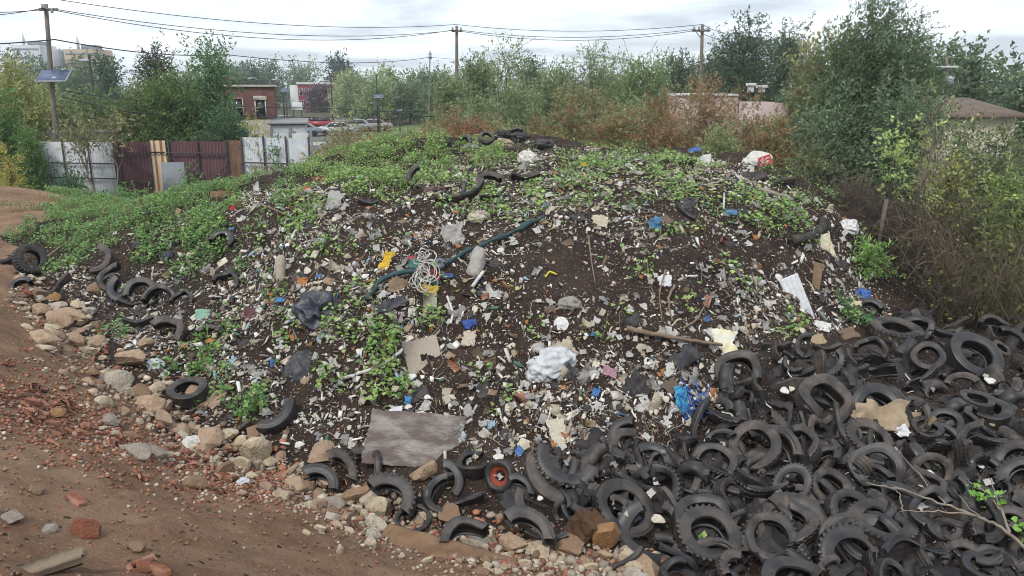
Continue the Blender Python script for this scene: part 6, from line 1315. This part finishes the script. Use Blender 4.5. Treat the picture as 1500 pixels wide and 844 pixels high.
# loose branch with green leaves over the tyres
mb = MB(); tips = []
for pts_, r0 in (([(1512, 812), (1470, 775), (1430, 755), (1380, 738), (1320, 716), (1270, 708)], 3.2), ([(1430, 755), (1375, 748), (1318, 750)], 1.8), ([(1480, 785), (1465, 742), (1450, 700)], 2.6), ([(1465, 745), (1440, 718), (1412, 700)], 1.6), ([(1385, 740), (1352, 702), (1312, 656)], 1.4), ([(1322, 748), (1318, 722), (1300, 712)], 1.2), ([(1450, 765), (1420, 745), (1395, 715)], 1.2)):
    P = np.array([hit(u, v, .42) for u, v in pts_]); tt = np.linspace(0, len(P) - 1, len(P) * 5); Q = np.stack([np.interp(tt, range(len(P)), P[:, k]) for k in range(3)], 1); Q[1:-1] = (Q[:-2] + Q[2:]) / 4 + Q[1:-1] / 2; Q += rp.normal(0, .006, Q.shape)
    mb.add(*tube(Q, px(P[0], r0) * np.linspace(1, .35, len(Q)), 6))
t = thing('fallen_branch', 'bare forked branch with bright green leaves lying over the tyres', 'branch', hit(1470, 775, .3)); o = mb.build('stem', mat('grey_branch', '#85796c', .9, .3, 8, .4, 30), t, True); o.location = -Vector(t.location)
k = []
for u, v, n_ in ((1440, 725, 12), (1425, 718, 8), (1462, 728, 6), (1497, 775, 9), (1492, 768, 6)): k += [hit(u + rp.normal(0, 7), v + rp.normal(0, 5), rp.uniform(.4, .55)) for _ in range(n_)]
k = np.array(k) - np.array(t.location); V, F = leaf_quads(k, rp.uniform(.06, .1, len(k)), rp.normal(0, 1, (len(k), 3)), rp.normal(0, .4, (len(k), 3)) + [0, -.5, .8], .75); MB().add(V, F, np.repeat(pal(['#6fa040', '#82b04a'], len(k), rp), 4, 0)).build('foliage', M_vine, t)
# ------------------------------------------------------------------ fence and gate
M_galv = mat('galvanised_sheet', '#a9adb0', .5, .16, 1.5, .15, 20, .4, dirt='#7f7a72', dirt_amt=.55, dirt_scale=1.6)
M_dkpost = mat('dark_steel', '#3a3436', .6, .2, 3, .2, 30)
M_purple = mat('maroon_steel', '#4a2b30', .6, .18, 2, .15, 20, .35, dirt='#3a2428', dirt_amt=.5)
M_rust = mat('rusty_sheet', (1, 1, 1), .85, .2, 3, .3, 20, dirt='#8a6a50', dirt_amt=.4, dirt_scale=3, attr=True)
M_grey = mat('grey_board_paint', '#7d8084', .8, .1, 2, .2, 20)
def corr(w, h, pitch=.2, amp=.03, z0=0, box_=False):
    """corrugated sheet standing in x-z, real thickness"""
    n = max(8, int(w / pitch * 8)); x = np.linspace(0, w, n); y = amp * np.sin(x / pitch * 2 * PI)
    if box_: y = amp * np.clip(np.sin(x / pitch * 2 * PI) * 3, -1, 1)
    V = []
    for dy_ in (0, .006):
        for z in (z0, z0 + h): V.append(np.stack([x, y + dy_, np.full(n, z)], 1))
    V = np.concatenate(V); i = np.arange(n - 1)
    F = np.concatenate([np.stack([i, i + 1, i + n + 1, i + n], 1), np.stack([i + 2 * n, i + 3 * n, i + 3 * n + 1, i + 2 * n + 1], 1), np.stack([i + n, i + n + 1, i + 3 * n + 1, i + 3 * n], 1)])
    return V, F
def span(u0, u1, Y0, Y1=None):
    a = at(u0, 280, Y0); b = at(u1, 280, Y1 or Y0); d = b - a; return a[:2], math.hypot(d[0], d[1]), math.atan2(d[1], d[0])
def fence_run(name, label, cat, u0, u1, Y0, Y1, v_top, m, z_bot=.05, nposts=4, rails=(.35, .62), pitch=.19, box_=False, pname='panel', post=True):
    (x, y), L_, a = span(u0, u1, Y0, Y1); zt = at(u0, v_top, Y0)[2]; g = float(H(x, y)); h = zt - g - z_bot
    t = thing(name, label, cat, (x, y, g), a)
    VV, FF = corr(L_, h, pitch, .028, z_bot, box_); cc_ = np.where((np.sin(VV[:, 0] / pitch * 2 * PI) > -.2)[:, None], srgb('#b8a48c'), srgb('#7d5438')) if m is M_rust else None
    MB().add(VV, FF, cc_).build(pname, m, t)
    if post:
        for k in range(nposts): MB().add(*box(.07, .07, h + .15, (L_ * k / (nposts - 1), -.085, h / 2 + .05), .008)).build('post', M_dkpost, t)
    for r_ in rails: MB().add(*box(L_ - .02, .05, .06, (L_ / 2, -.075 if not post else -.15, z_bot + h * r_), .006)).build('rail', M_dkpost if post else m, t)
    return t, L_, h
t, L_, h = fence_run('corrugated_fence', 'white corrugated sheet fence with dark posts beside the maroon gate', 'fence', 30, 176, 38.5, 37.6, 207, M_galv, nposts=5)
t, L_, h = fence_run('metal_gate', 'maroon sheet gate leaf with a diagonal brace, beside the white fence', 'gate', 181, 227, 37.5, 37.5, 208, M_purple, nposts=2, rails=(.3, .82), pitch=.16, box_=True)
q = np.array([[0, -.2, h * .82], [L_, -.2, h * .45]]); MB().add(*tube(q, .022, 6)).build('brace', M_dkpost, t); q = np.array([[L_ * .45, -.2, .1], [L_, -.2, h * .3]]); MB().add(*tube(q, .022, 6)).build('brace', M_dkpost, t)
P = at(176, 280, 37.5); o = MB().add(*box(.16, .16, 3.15, (0, 0, 1.55), .015)).build('gate_post', M_purple); o.location = (P[0], P[1], 0); tag(o, 'maroon gate post standing between the white fence and the gate', 'post')
fence_run('rusty_panel', 'rust and cream striped corrugated panel between the two gate leaves', 'fence panel', 227.5, 249, 37.45, 37.45, 206, M_rust, nposts=2, rails=(.8,), pitch=.28, post=False)
P = at(256, 280, 36.6); V, F = box(1.05, .06, 1.5, (0, 0, .75), .01); o = MB().add(V, F).build('grey_board', M_grey); zt = at(256, 238, 36.6)[2]; o.location = (P[0], P[1], zt - 1.5); o.rotation_euler = (-.06, 0, .03); tag(o, 'plain grey board leaning in front of the gate opening', 'board')
t, L_, h = fence_run('metal_gate', 'wide maroon sheet gate leaf with a crossed brace, under the drooping tree', 'gate', 255, 338, 37.5, 37.2, 207, M_purple, nposts=3, rails=(.3, .8), pitch=.16, box_=True)
for a_, b_ in (((0, .78), (.72, .3)), ((.62, .25), (1, .62))): MB().add(*tube(np.array([[L_ * a_[0], -.2, h * a_[1]], [L_ * b_[0], -.2, h * b_[1]]]), .022, 6)).build('brace', M_dkpost, t)
fence_run('brown_panel', 'brown rusted sheet panel at the end of the wide gate leaf', 'fence panel', 339, 359, 37.2, 37.2, 206, mat('brown_sheet', '#5c4438', .85, .3, 3, .3, 20, dirt='#7d6247'), nposts=2, rails=(), pitch=.3, post=False)
fence_run('corrugated_fence', 'pale corrugated fence panel with a dark end post, past the brown panel', 'fence', 361, 458, 36, 35, 201, M_galv, nposts=4)
# long white wall behind the fence, low white garage
M_wwall = mat('white_render', '#b5b7b8', .9, .1, .6, .15, 12, dirt='#8f8f8d', dirt_amt=.45, dirt_scale=.7)
def bld(name, label, u0, u1, Y, v_top, dep, m, rot=0, z0=0):
    a = at(u0, v_top, Y); b = at(u1, v_top, Y); w_ = b[0] - a[0]; h_ = a[2] - z0
    t = thing(name, label, 'building', (a[0], Y, z0), rot); return t, w_, h_
def pane(t, name, x, z, w_, h_, m, y=-.02, d=.05): return MB().add(*box(w_, d, h_, (x, y, z), .006)).build(name, m, t)
M_glass = mat('window_glass', '#23272c', .15, .1, 2, 0, spec=.6); M_trim = mat('white_trim', '#c2c2bf', .7, .08, 2, .1, 20)
def window(t, x, z, w_, h_, m_fr=None, y=-.03, hood=False):
    f = MB()
    b = min(w_, h_) * .12
    for V in (box(w_ + 2 * b, .08, b, (x, y, z + h_ / 2 + b / 2)), box(w_ + 2 * b, .08, b, (x, y, z - h_ / 2 - b / 2)), box(b, .08, h_, (x - w_ / 2 - b / 2, y, z)), box(b, .08, h_, (x + w_ / 2 + b / 2, y, z)), box(w_, .05, b * .6, (x, y + .005, z))): f.add(*V)
    o = f.build('window', m_fr or M_trim, t); MB().add(*box(w_ - .01, .03, h_ - .01, (x, y + .035, z))).build('pane', M_glass, o); return o
(x, y), L_, a = span(48, 372, 43, 41.5); zt = at(60, 190, 43)[2]; o = MB().add(*box(L_, .25, zt, (L_ / 2, 0, zt / 2), .02)).build('white_wall', M_wwall); o.location = (x, y, 0); o.rotation_euler = (0, 0, a); tag(o, 'long plain white wall running behind the fence and gate', 'wall')
t, w_, h_ = bld('garage', 'low white garage with two panelled doors, past the second fence panel', 396, 446, 46, 183, 8, M_wwall, .24)
MB().add(*box(w_, 7, h_, (w_ / 2, 3.5, h_ / 2), .03)).build('wall', M_wwall, t); MB().add(*box(w_ + .3, 7.3, .14, (w_ / 2, 3.5, h_ + .08), .03)).build('roof', mat('grey_felt', '#8a8a88', .9, .2), t)
for x in (.5, 1.6): 
    o = MB().add(*box(.95, .06, h_ * .8, (x, -.035, h_ * .45), .01)).build('door', M_trim, t)
for x in (.0, 1.06, 2.2): MB().add(*box(.13, .1, h_ * .95, (x + .03, -.055, h_ * .475), .01)).build('door_post', M_grey, t)
# ruined brick building
M_brickwall = mat('ruin_brick', '#74504a', .92, .2, 3, .4, 20, dirt='#553a36', dirt_amt=.6, dirt_scale=1.2); M_plaster = mat('peeling_plaster', '#b0a89c', .92, .2, 1.5, .3, 12, dirt='#85786b', dirt_amt=.7, dirt_scale=1.1)
nt = M_brickwall.node_tree; bt = nt.nodes.new('ShaderNodeTexBrick'); bt.inputs['Scale'].default_value = 3.2; bt.inputs['Color1'].default_value = (1, 1, 1, 1); bt.inputs['Color2'].default_value = (.72, .7, .7, 1); bt.inputs['Mortar'].default_value = (1.15, 1.3, 1.3, 1); bt.inputs['Mortar Size'].default_value = .012
mpn = nt.nodes.new('ShaderNodeMapping'); mpn.inputs['Rotation'].default_value = (PI / 2, 0, 0); nt.links.new(nt.nodes['Texture Coordinate'].outputs['Object'], mpn.inputs[0]); nt.links.new(mpn.outputs[0], bt.inputs['Vector'])
mm = nt.nodes.new('ShaderNodeMix'); mm.data_type = 'RGBA'; mm.blend_type = 'MULTIPLY'; mm.inputs[0].default_value = 1; bsn = nt.nodes['Principled BSDF']; src = bsn.inputs['Base Color'].links[0].from_socket; nt.links.new(src, mm.inputs[6]); nt.links.new(bt.outputs['Color'], mm.inputs[7]); nt.links.new(mm.outputs[2], bsn.inputs['Base Color'])
t, w_, h_ = bld('brick_building', 'ruined flat roofed brick building with peeling lower plaster behind the gate', 310, 398, 56, 128, 8, M_brickwall, .27)
zb = at(350, 176, 56)[2]
MB().add(*box(w_, 6, h_ - zb, (w_ / 2, 3, zb + (h_ - zb) / 2), .03)).build('brick_wall', M_brickwall, t); MB().add(*box(w_ + .05, 6.05, zb - .01, (w_ / 2, 3, zb / 2), .03)).build('plaster_wall', M_plaster, t); MB().add(*box(w_ + .3, 6.3, .16, (w_ / 2, 3, h_ + .085), .03)).build('roof', mat('pale_coping', '#a8a094', .9), t)
for u in (346, 378):
    x = at(u, 150, 56)[0] - t.location[0]; z = at(u, 158, 56)[2]; window(t, x, z, .62, 1.2, M_plaster if u == 346 else M_trim)
MB().add(*box(.9, .12, .3, (at(378, 150, 56)[0] - t.location[0], -.07, at(378, 144, 56)[2]), .02)).build('lintel', M_plaster, t)
for x in (.8, 1.3): MB().add(*tube(np.array([[x, 2, h_ + .1], [x, 2, h_ + .8]]), .09, 8)).build('chimney_pipe', M_brickwall, t)
x = at(362, 198, 56)[0] - t.location[0]; MB().add(*box(.55, .06, .5, (x + .3, -.06, 1.7), .01)).build('opening', M_glass, t)
# red row house
M_red = mat('red_brick', '#7d2f38', .9, .15, 2, .2, 20); M_redb = mat('brown_brick', '#6d4a44', .9, .15, 2, .2, 20)
t, w_, h_ = bld('row_house', 'red and brown two storey row house with white windows far beyond the lot', 436, 479, 195, 124, 9, M_red)
MB().add(*box(w_ * .42, 9, h_, (w_ * .21, 4.5, h_ / 2), .03)).build('red_wall', M_red, t); MB().add(*box(w_ * .575, 9, h_, (w_ * .71, 4.5, h_ / 2), .03)).build('brown_wall', M_redb, t); MB().add(*box(w_ + .6, 9.6, .5, (w_ / 2, 4.5, h_ + .25), .05)).build('cornice', M_trim, t)
MB().add(*box(2.0, 9, h_ * .98, (-1.02, 4.6, h_ * .49), .05)).build('white_gable', M_trim, t)
for k in range(5):
    window(t, w_ * (.1 + .2 * k), h_ * .72, .75, 1.6)
    if k < 2: window(t, w_ * (.1 + .2 * k), h_ * .25, .75, 1.6)
# far buildings on the hill
M_far = mat('far_white', '#b9bdc2', .9, .08, .2, .1, 5); M_fart = mat('far_tan', '#a3917f', .9, .1, .2, .1, 5)
for lab, u0, u1, vt, Y, m, ant in (('white distant building with a roof mast beyond the skyline trees', 16, 58, 66, 330, M_far, (28, 48)), ('tan distant building with stepped roof and mast beyond the skyline trees', 92, 141, 72, 300, M_fart, (107, 52))):
    t, w_, h_ = bld('distant_building', lab, u0, u1, Y, vt, 12, m); MB().add(*box(w_, 12, h_, (w_ / 2, 6, h_ / 2), .1)).build('wall', m, t); MB().add(*box(w_ * .4, 6, 1.6, (w_ * .62, 6, h_ + .81), .1)).build('roof_box', M_grey, t)
    for r_ in range(3): MB().add(*box(w_ * .9, .1, .7, (w_ / 2, -.06, h_ - 1.6 - r_ * 3.2), .02)).build('window', M_grey, t)
    x = at(ant[0], 60, Y)[0] - t.location[0]; zt = at(ant[0], ant[1], Y)[2]; MB().add(*tube(np.array([[x, 3, h_], [x, 3, (h_ + zt) / 2], [x, 3, zt]]), [.55, .5, .2], 8)).build('mast', M_far, t)
t, w_, h_ = bld('distant_building', 'small white tower block peeking over the skyline trees', 340, 352, 260, 90, 10, M_far); MB().add(*box(w_, 10, h_, (w_ / 2, 5, h_ / 2), .1)).build('wall', M_far, t); MB().add(*box(w_ * .7, .1, 1.2, (w_ / 2, -.06, h_ - 3), .02)).build('window', M_glass, t)
t, w_, h_ = bld('house', 'white house glimpsed between the trees behind the low brush', 676, 706, 75, 142, 8, M_far); MB().add(*box(w_, 6, h_, (w_ / 2, 3, h_ / 2), .05)).build('wall', M_trim, t); MB().add(*box(w_ + .4, 6.4, .3, (w_ / 2, 3, h_ + .16), .05)).build('roof', M_grey, t); window(t, w_ * .5, h_ * .7, .6, 1.1)
# pink and white building with rooftop vents
M_pink = mat('pink_render', '#b3a09b', .9, .1, .8, .2, 10, dirt='#a08a84', dirt_amt=.5)
t, w_, h_ = bld('pink_building', 'low pink walled building with white trim and rooftop vents behind the sumac', 990, 1158, 44, 141, 9, M_pink)
MB().add(*box(w_ * .55, 8, h_, (w_ * .275, 4, h_ / 2), .03)).build('pink_wall', M_pink, t); MB().add(*box(w_ * .445, 8, h_ - .35, (w_ * .775, 4, (h_ - .35) / 2), .03)).build('white_wall', M_pink, t); MB().add(*box(w_ * .552, 8.2, .12, (w_ * .275, 4, h_ + .065), .02)).build('roof_edge', M_trim, t)
for u, v0, s_ in ((1108, 126, .42), (1124, 129, .46)):
    x = at(u, v0, 44)[0] - t.location[0]; zt = at(u, v0, 44)[2]; o = MB().add(*box(s_ * .7, s_ * .7, zt - h_ - .2, (x, 1, (zt + h_ + .2) / 2), .02)).build('rooftop_vent', M_trim, t); MB().add(*box(s_ * 1.1, s_ * 1.1, .16, (x, 1, zt + .08), .02)).build('cap', M_trim, o)
for k in range(3): window(t, w_ * (.08 + .17 * k), h_ * .5, .7, .8)
for k in range(2): MB().add(*box(.7, .06, .9, (w_ * (.66 + .18 * k), -.035, h_ * .55), .01)).build('window', M_glass, t)
# brown roofed house
M_rooft = mat('brown_roof', '#6d5f54', .92, .18, 1.2, .3, 14, dirt='#6a5148'); M_beige = mat('beige_wall', '#b5aa98', .9, .1, 1, .15, 12)
t, w_, h_ = bld('house', 'beige house with a brown pitched roof at the brush side of the photo', 1378, 1490, 40, 168, 9, M_beige)
MB().add(*box(w_, 8, h_, (w_ / 2, 4, h_ / 2), .03)).build('wall', M_beige, t)
zr = at(1400, 143, 44)[2]; V = np.array([[-.4, -.4, h_ + .005], [w_ + .4, -.4, h_ + .005], [w_ - .3, 4, zr], [.9, 4, zr], [-.4, 8.4, h_ + .005], [w_ + .4, 8.4, h_ + .005], [-.4, -.4, h_ - .12], [w_ + .4, -.4, h_ - .12], [w_ + .4, 8.4, h_ - .12], [-.4, 8.4, h_ - .12]])
MB().add(V, [(0, 1, 2, 3), (5, 4, 3, 2), (4, 0, 3), (1, 5, 2), (0, 6, 7, 1), (1, 7, 8, 5), (5, 8, 9, 4), (4, 9, 6, 0)]).build('roof', M_rooft, t)
for x in (.75, .88): window(t, w_ * x, h_ * .5, .5, .8)
window(t, w_ * .3, h_ * .55, .7, .8)
# ------------------------------------------------------------------ poles and wires
M_pole = mat('pole_wood', '#7d756b', .95, .25, 2, .5, 25, .1, dirt='#5d554d', dirt_amt=.6); M_metal = mat('grey_metal', '#9a9da0', .5, .1, 3, .1, 20, .4); M_black = mat('black_iron', '#2a2a2c', .6, .1); M_pv = mat('solar_cells', '#55627a', .3, .15, 4, 0, spec=.5); M_wire = mat('cable', '#3a3a3c', .7, .1, 2, 0)
def pole(label, u_top, v_top, u_bot, Y, r_=.14, arm=None, name='utility_pole'):
    a = at(u_top, v_top, Y); b = at(u_bot, 285, Y); g = float(H(b[0], b[1])); t = thing(name, label, 'pole', (b[0], b[1], g)); h_ = a[2] - g; q = np.linspace(0, 1, 8)[:, None]
    MB().add(*tube(np.array([0, 0, -.2]) * (1 - q) + np.array([a[0] - b[0], 0, h_]) * q, r_ * (1 - .35 * q[:, 0]), 12)).build('pole_shaft', M_pole, t, True); return t, a, h_
PA, ta, hA = pole('leaning wooden pole with a transformer and solar panel behind the white fence', 67, 6, 88, 39.8); dA = np.array(PA.location)
def addp(t, VF, name, m, off, parent=None): return MB().add(np.asarray(VF[0]) + np.asarray(off), VF[1]).build(name, m, parent or t)
off = lambda u, v, Y, t: at(u, v, Y) - np.array(t.location)
addp(PA, box(.9, .1, .12, b=.01), 'crossarm', M_pole, off(71, 14, 39.6, PA)); 
for u, v in ((62, 9), (76, 16)): addp(PA, lathe([(0, -.1), (.05, -.1), (.07, -.03), (.04, 0), (.07, .04), (.04, .1), (0, .12)], 10), 'insulator', M_metal, off(u, v, 39.5, PA))
V, F = lathe([(0, 0), (.22, 0), (.24, .05), (.24, .75), (.2, .82), (0, .85)], 16); tr_ = addp(PA, (V, F), 'transformer', M_metal, off(88, 99, 39.3, PA)); addp(PA, lathe([(0, 0), (.04, 0), (.06, .1), (.03, .2), (0, .22)], 8), 'bushing', M_black, off(88, 78, 39.3, PA), tr_)
V, F = box(1.5, .9, .05, b=.01); R = np.array(Matrix.Rotation(math.radians(38), 3, 'X')); pvp = addp(PA, (V @ R.T, F), 'solar_panel', M_metal, off(78, 111, 39.2, PA)); addp(PA, ((box(1.4, .8, .01, (0, 0, .032))[0]) @ R.T, box(1, 1, 1)[1]), 'cell_sheet', M_pv, off(78, 111, 39.2, PA), pvp)
PB, tb, hB = pole('plain wooden utility pole at the middle of the skyline, with one short arm', 669, 38, 670, 58, .15); addp(PB, box(.7, .09, .1, b=.01), 'crossarm', M_pole, off(669, 46, 57.8, PB)); 
for u in (663, 675): addp(PB, lathe([(0, -.1), (.06, -.1), (.08, 0), (.05, .05), (.08, .1), (0, .16)], 10), 'insulator', M_metal, off(u, 43, 57.7, PB))
PC, tcc, hC = pole('wooden utility pole with a wide crossarm standing behind the sumac', 1029, 36, 1021, 52, .15); addp(PC, box(1.15, .1, .12, b=.01), 'crossarm', M_pole, off(1027, 45, 51.8, PC))
for u in (1017, 1024, 1038): addp(PC, lathe([(0, -.1), (.05, -.1), (.08, 0), (.05, .05), (.08, .1), (0, .16)], 10), 'insulator', M_metal, off(u, 42, 51.7, PC))
MB().add(*tube(np.array([off(1019, 46, 51.7, PC), off(1027, 56, 51.8, PC)]), .03, 6)).build('brace', M_pole, PC)
PD, td_, hD = pole('short utility pole with a white crossarm beyond the bare sapling', 1387, 84, 1384, 48, .12); addp(PD, box(1.3, .1, .1, b=.01), 'crossarm', M_trim, off(1388, 98, 47.8, PD)); addp(PD, lathe([(0, 0), (.2, 0), (.2, .5), (0, .55)], 12), 'transformer', M_metal, off(1391, 125, 47.7, PD))
PE, te_, hE = pole('thin far pole carrying a stacked insulator above the lawn trees', 630, 76, 630, 100, .1); addp(PE, lathe([(0, -.4), (.18, -.4), (.22, -.1), (.14, 0), (.22, .2), (.1, .5), (0, .6)], 10), 'insulator', M_metal, off(630, 82, 99.7, PE))
def wire(label, pts, sag=.0, r=.018, name='overhead_wire'):
    pts = [np.array(p) for p in pts]; Q = []
    for a, b in zip(pts[:-1], pts[1:]):
        q = np.linspace(0, 1, 26)[:, None]; p = a * (1 - q) + b * q; p[:, 2] -= sag * 4 * (q * (1 - q))[:, 0] * np.linalg.norm(b - a) / 40; Q.append(p)
    o = MB().add(*tube(np.concatenate(Q), r, 5)).build(name, M_wire, smooth=True); tag(o, label, 'wire'); return o
wire('topmost overhead wire passing over the leaning pole to the single armed pole', [at(-120, -8, 39), at(62, -4, 39.6), at(668, 36, 57.8), at(1029, 36, 51.8), at(1085, 48, 60)], 1.0); wire('second overhead wire strung from the leaning pole crossarm', [at(-120, 12, 39), at(76, 13, 39.5), at(672, 44, 57.7), at(1018, 43, 51.7), at(1095, 62, 60)], 1.2)
wire('third overhead wire strung just below the crossarm wire', [at(-120, 20, 39), at(64, 12, 39.5), at(664, 44, 57.7), at(1037, 42, 51.7)], 1.6); wire('thick cable bundle crossing in front of the distant buildings', [at(-120, 66, 39.4), at(80, 58, 39.5), at(330, 80, 60), at(630, 84, 99.5)], .6, .03); wire('far thin wire running along the skyline to the tall tree', [at(630, 84, 99.5), at(860, 92, 95), at(1060, 88, 90)], .5, .02)
wire('low cable crossing in front of the gate trees', [at(90, 132, 39.4), at(190, 146, 40), at(480, 158, 44), at(662, 160, 57.5)], .5, .022); wire('lowest dark cable crossing in front of the brick ruin', [at(90, 142, 39.4), at(190, 164, 40), at(420, 171, 44), at(664, 168, 57.5)], .4, .026); wire('thin wire running past the short pole to the frame edge', [at(1384, 100, 47.8), at(1440, 118, 46), at(1560, 128, 44)], .4, .018)
# street lamps and solar posts
def lamp(label, u, v_arm, u_head, v_head, Y, name='street_lamp'):
    b = at(u, 160, Y); zt = at(u, v_arm, Y)[2]; t = thing(name, label, 'street lamp', (b[0], Y, 0)); MB().add(*tube(np.array([[0, 0, 0], [0, 0, zt / 2], [0, 0, zt + .6]]), [.12, .1, .08], 8)).build('post', M_black, t, True)
    hd = at(u_head, v_head, Y); x = hd[0] - b[0]; q = np.linspace(0, 1, 8)[:, None]; p = np.array([0, 0, zt]) + np.array([x, 0, hd[2] - zt]) * q; p[:, 2] += .25 * np.sin(q[:, 0] * PI); MB().add(*tube(p, .05, 6)).build('arm', M_metal, t, True)
    V, F = ico(2); MB().add(V * [.42, .18, .14] + [x, 0, hd[2]], F).build('lamp_head', M_metal, t, True)
lamp('street lamp with a pale arm above the purple leaved tree', 553, 118, 535, 114, 95); lamp('street lamp in front of the red row house', 487, 122, 474, 119, 120); lamp('street lamp over the far edge of the lot', 416, 120, 402, 117, 110); lamp('street lamp beside the brick ruin roof', 382, 118, 366, 115, 130); lamp('small street lamp above the transformer pole panel', 140, 93, 124, 89, 60)
for lab, u, v, w_, Y in (('solar panel on a dark post at the lawn edge', 555, 141, 13, 90), ('solar panel on a dark post in the parking lot', 418, 132, 12, 100), ('small solar panel post on the mowed lawn', 585, 162, 7, 96)):
    c = at(u, v, Y); t = thing('solar_post', lab, 'solar panel', (c[0], Y, 0)); s = w_ * depth(c) / FPX; MB().add(*tube(np.array([[0, 0, 0], [0, 0, c[2] - .1]]), .07, 8)).build('post', M_black, t); V, F = box(s, s * .55, .06, b=.01); o = MB().add(V @ R.T + [0, -.1, c[2]], F).build('solar_panel', M_metal, t); V, F = box(s * .92, s * .48, .01, (0, 0, .037)); MB().add(V @ R.T + [0, -.1, c[2]], F).build('cell_sheet', M_pv, o)
# ------------------------------------------------------------------ vehicles in the lot
M_tint = mat('car_glass', '#1e2226', .1, .05, 1, 0, spec=.6); M_cartyre = mat('car_tyre', '#232325', .8, .1)
def car(label, u, Y, color, kind='car', ang=0.0, name='parked_car'):
    c = at(u, 160, Y); t = thing(name, label, 'truck' if kind == 'truck' else 'car', (c[0], Y, 0), ang, 'vehicles parked in the lot'); m = mat('car_paint_' + color.strip('#'), color, .35, .05, 1, 0, spec=.5)
    if kind == 'car':
        pr = [(-2.2, .35), (-2.25, .75), (-1.95, .92), (-1.35, .98), (-.75, 1.42), (.75, 1.44), (1.4, 1.0), (2.1, .88), (2.2, .6), (2.15, .35)]; Wd = 1.75
        gl = [(-1.22, 1.0), (-.72, 1.38), (.72, 1.40), (1.25, 1.0)]
    else:
        pr = [(-3.2, .5), (-3.2, 3.0), (1.3, 3.0), (1.32, 2.2), (2.0, 2.1), (2.5, 1.35), (3.1, 1.2), (3.15, .5)]; Wd = 2.1; gl = [(1.42, 1.4), (1.42, 2.0), (1.95, 2.0), (2.35, 1.4)]
    def ext(p, w_, b): 
        n = len(p); V = [(x, y, z) for y in (-w_ / 2, w_ / 2) for x, z in p]; F = [tuple(range(n)), tuple(range(2 * n - 1, n - 1, -1))] + [(i, i + n, (i + 1) % n + n, (i + 1) % n) for i in range(n)]; return np.array(V, float), F
    MB().add(*ext(pr, Wd, 0)).build('body', m, t); MB().add(*ext(gl, Wd + .02, 0)).build('window', M_tint, t)
    if kind == 'car': MB().add(*ext([(-1.3, 1.02), (-.78, 1.40), (-.70, 1.445), (-1.36, 1.03)], Wd * .86, 0)).build('windscreen', M_tint, t)
    for x in ((-1.35, 1.35) if kind == 'car' else (-2.0, 2.2)):
        for yy in (-Wd / 2 + .08, Wd / 2 - .08):
            V, F = lathe([(0, -.1), (.2, -.11), (.33, -.1), (.34, -.06), (.34, .06), (.33, .1), (.2, .11), (0, .1)], 16); MB().add(V[:, [0, 2, 1]] + [x, yy, .34], F).build('wheel', M_cartyre, t)
for k, (u, Y, c, kd, a, lab) in enumerate(((318, 92, '#b9bcbf', 'car', .1, 'silver car parked nearest the brick ruin'.replace('nearest', 'beside')), (338, 96, '#3f9aa0', 'car', .15, 'turquoise car parked in the lot behind the brick ruin'), (330, 110, '#c2c4c6', 'truck', .05, 'white box truck in the lot behind the brick ruin'), (440, 88, '#7f858c', 'car', .2, 'grey car in the lot past the garage roof'), (415, 112, '#b0b2b4', 'car', .0, 'pale silver car parked in the lot above the garage roof'), (400, 104, '#2a2c30', 'car', .1, 'black car under the solar post in the lot'), (447, 106, '#c6c8ca', 'car', .1, 'white car in the far row of the lot'), (468, 106, '#8a2a2e', 'car', .1, 'dark red car in the far row of the lot'),
    (492, 90, '#b5b8bc', 'car', .3, 'pale car beside the tall thin weed'), (522, 98, '#8f9499', 'car', .1, 'grey car below the street lamps'), (548, 100, '#a5a7a8', 'car', .1, 'white car at the edge of the mowed lawn'), (428, 108, '#4a5058', 'car', .1, 'dark grey car between the black car and the white one'))):
    car(lab, u, Y, c, kd, a + (PI if k % 3 == 1 else 0), 'parked_truck' if kd == 'truck' else 'parked_car')
b = at(398, 152, 118); t = thing('billboard', 'blank white billboard on two posts at the back of the lot', 'sign', (at(435, 150, 118)[0], 118, 0)); 
MB().add(*box(1.5, .12, 1.1, (0, 0, 2.6), .03)).build('board', M_trim, t)
for x in (-.6, .6): MB().add(*box(.12, .1, 2.04, (x, 0, 1.02), .02)).build('post', M_black, t)
finish_labels()
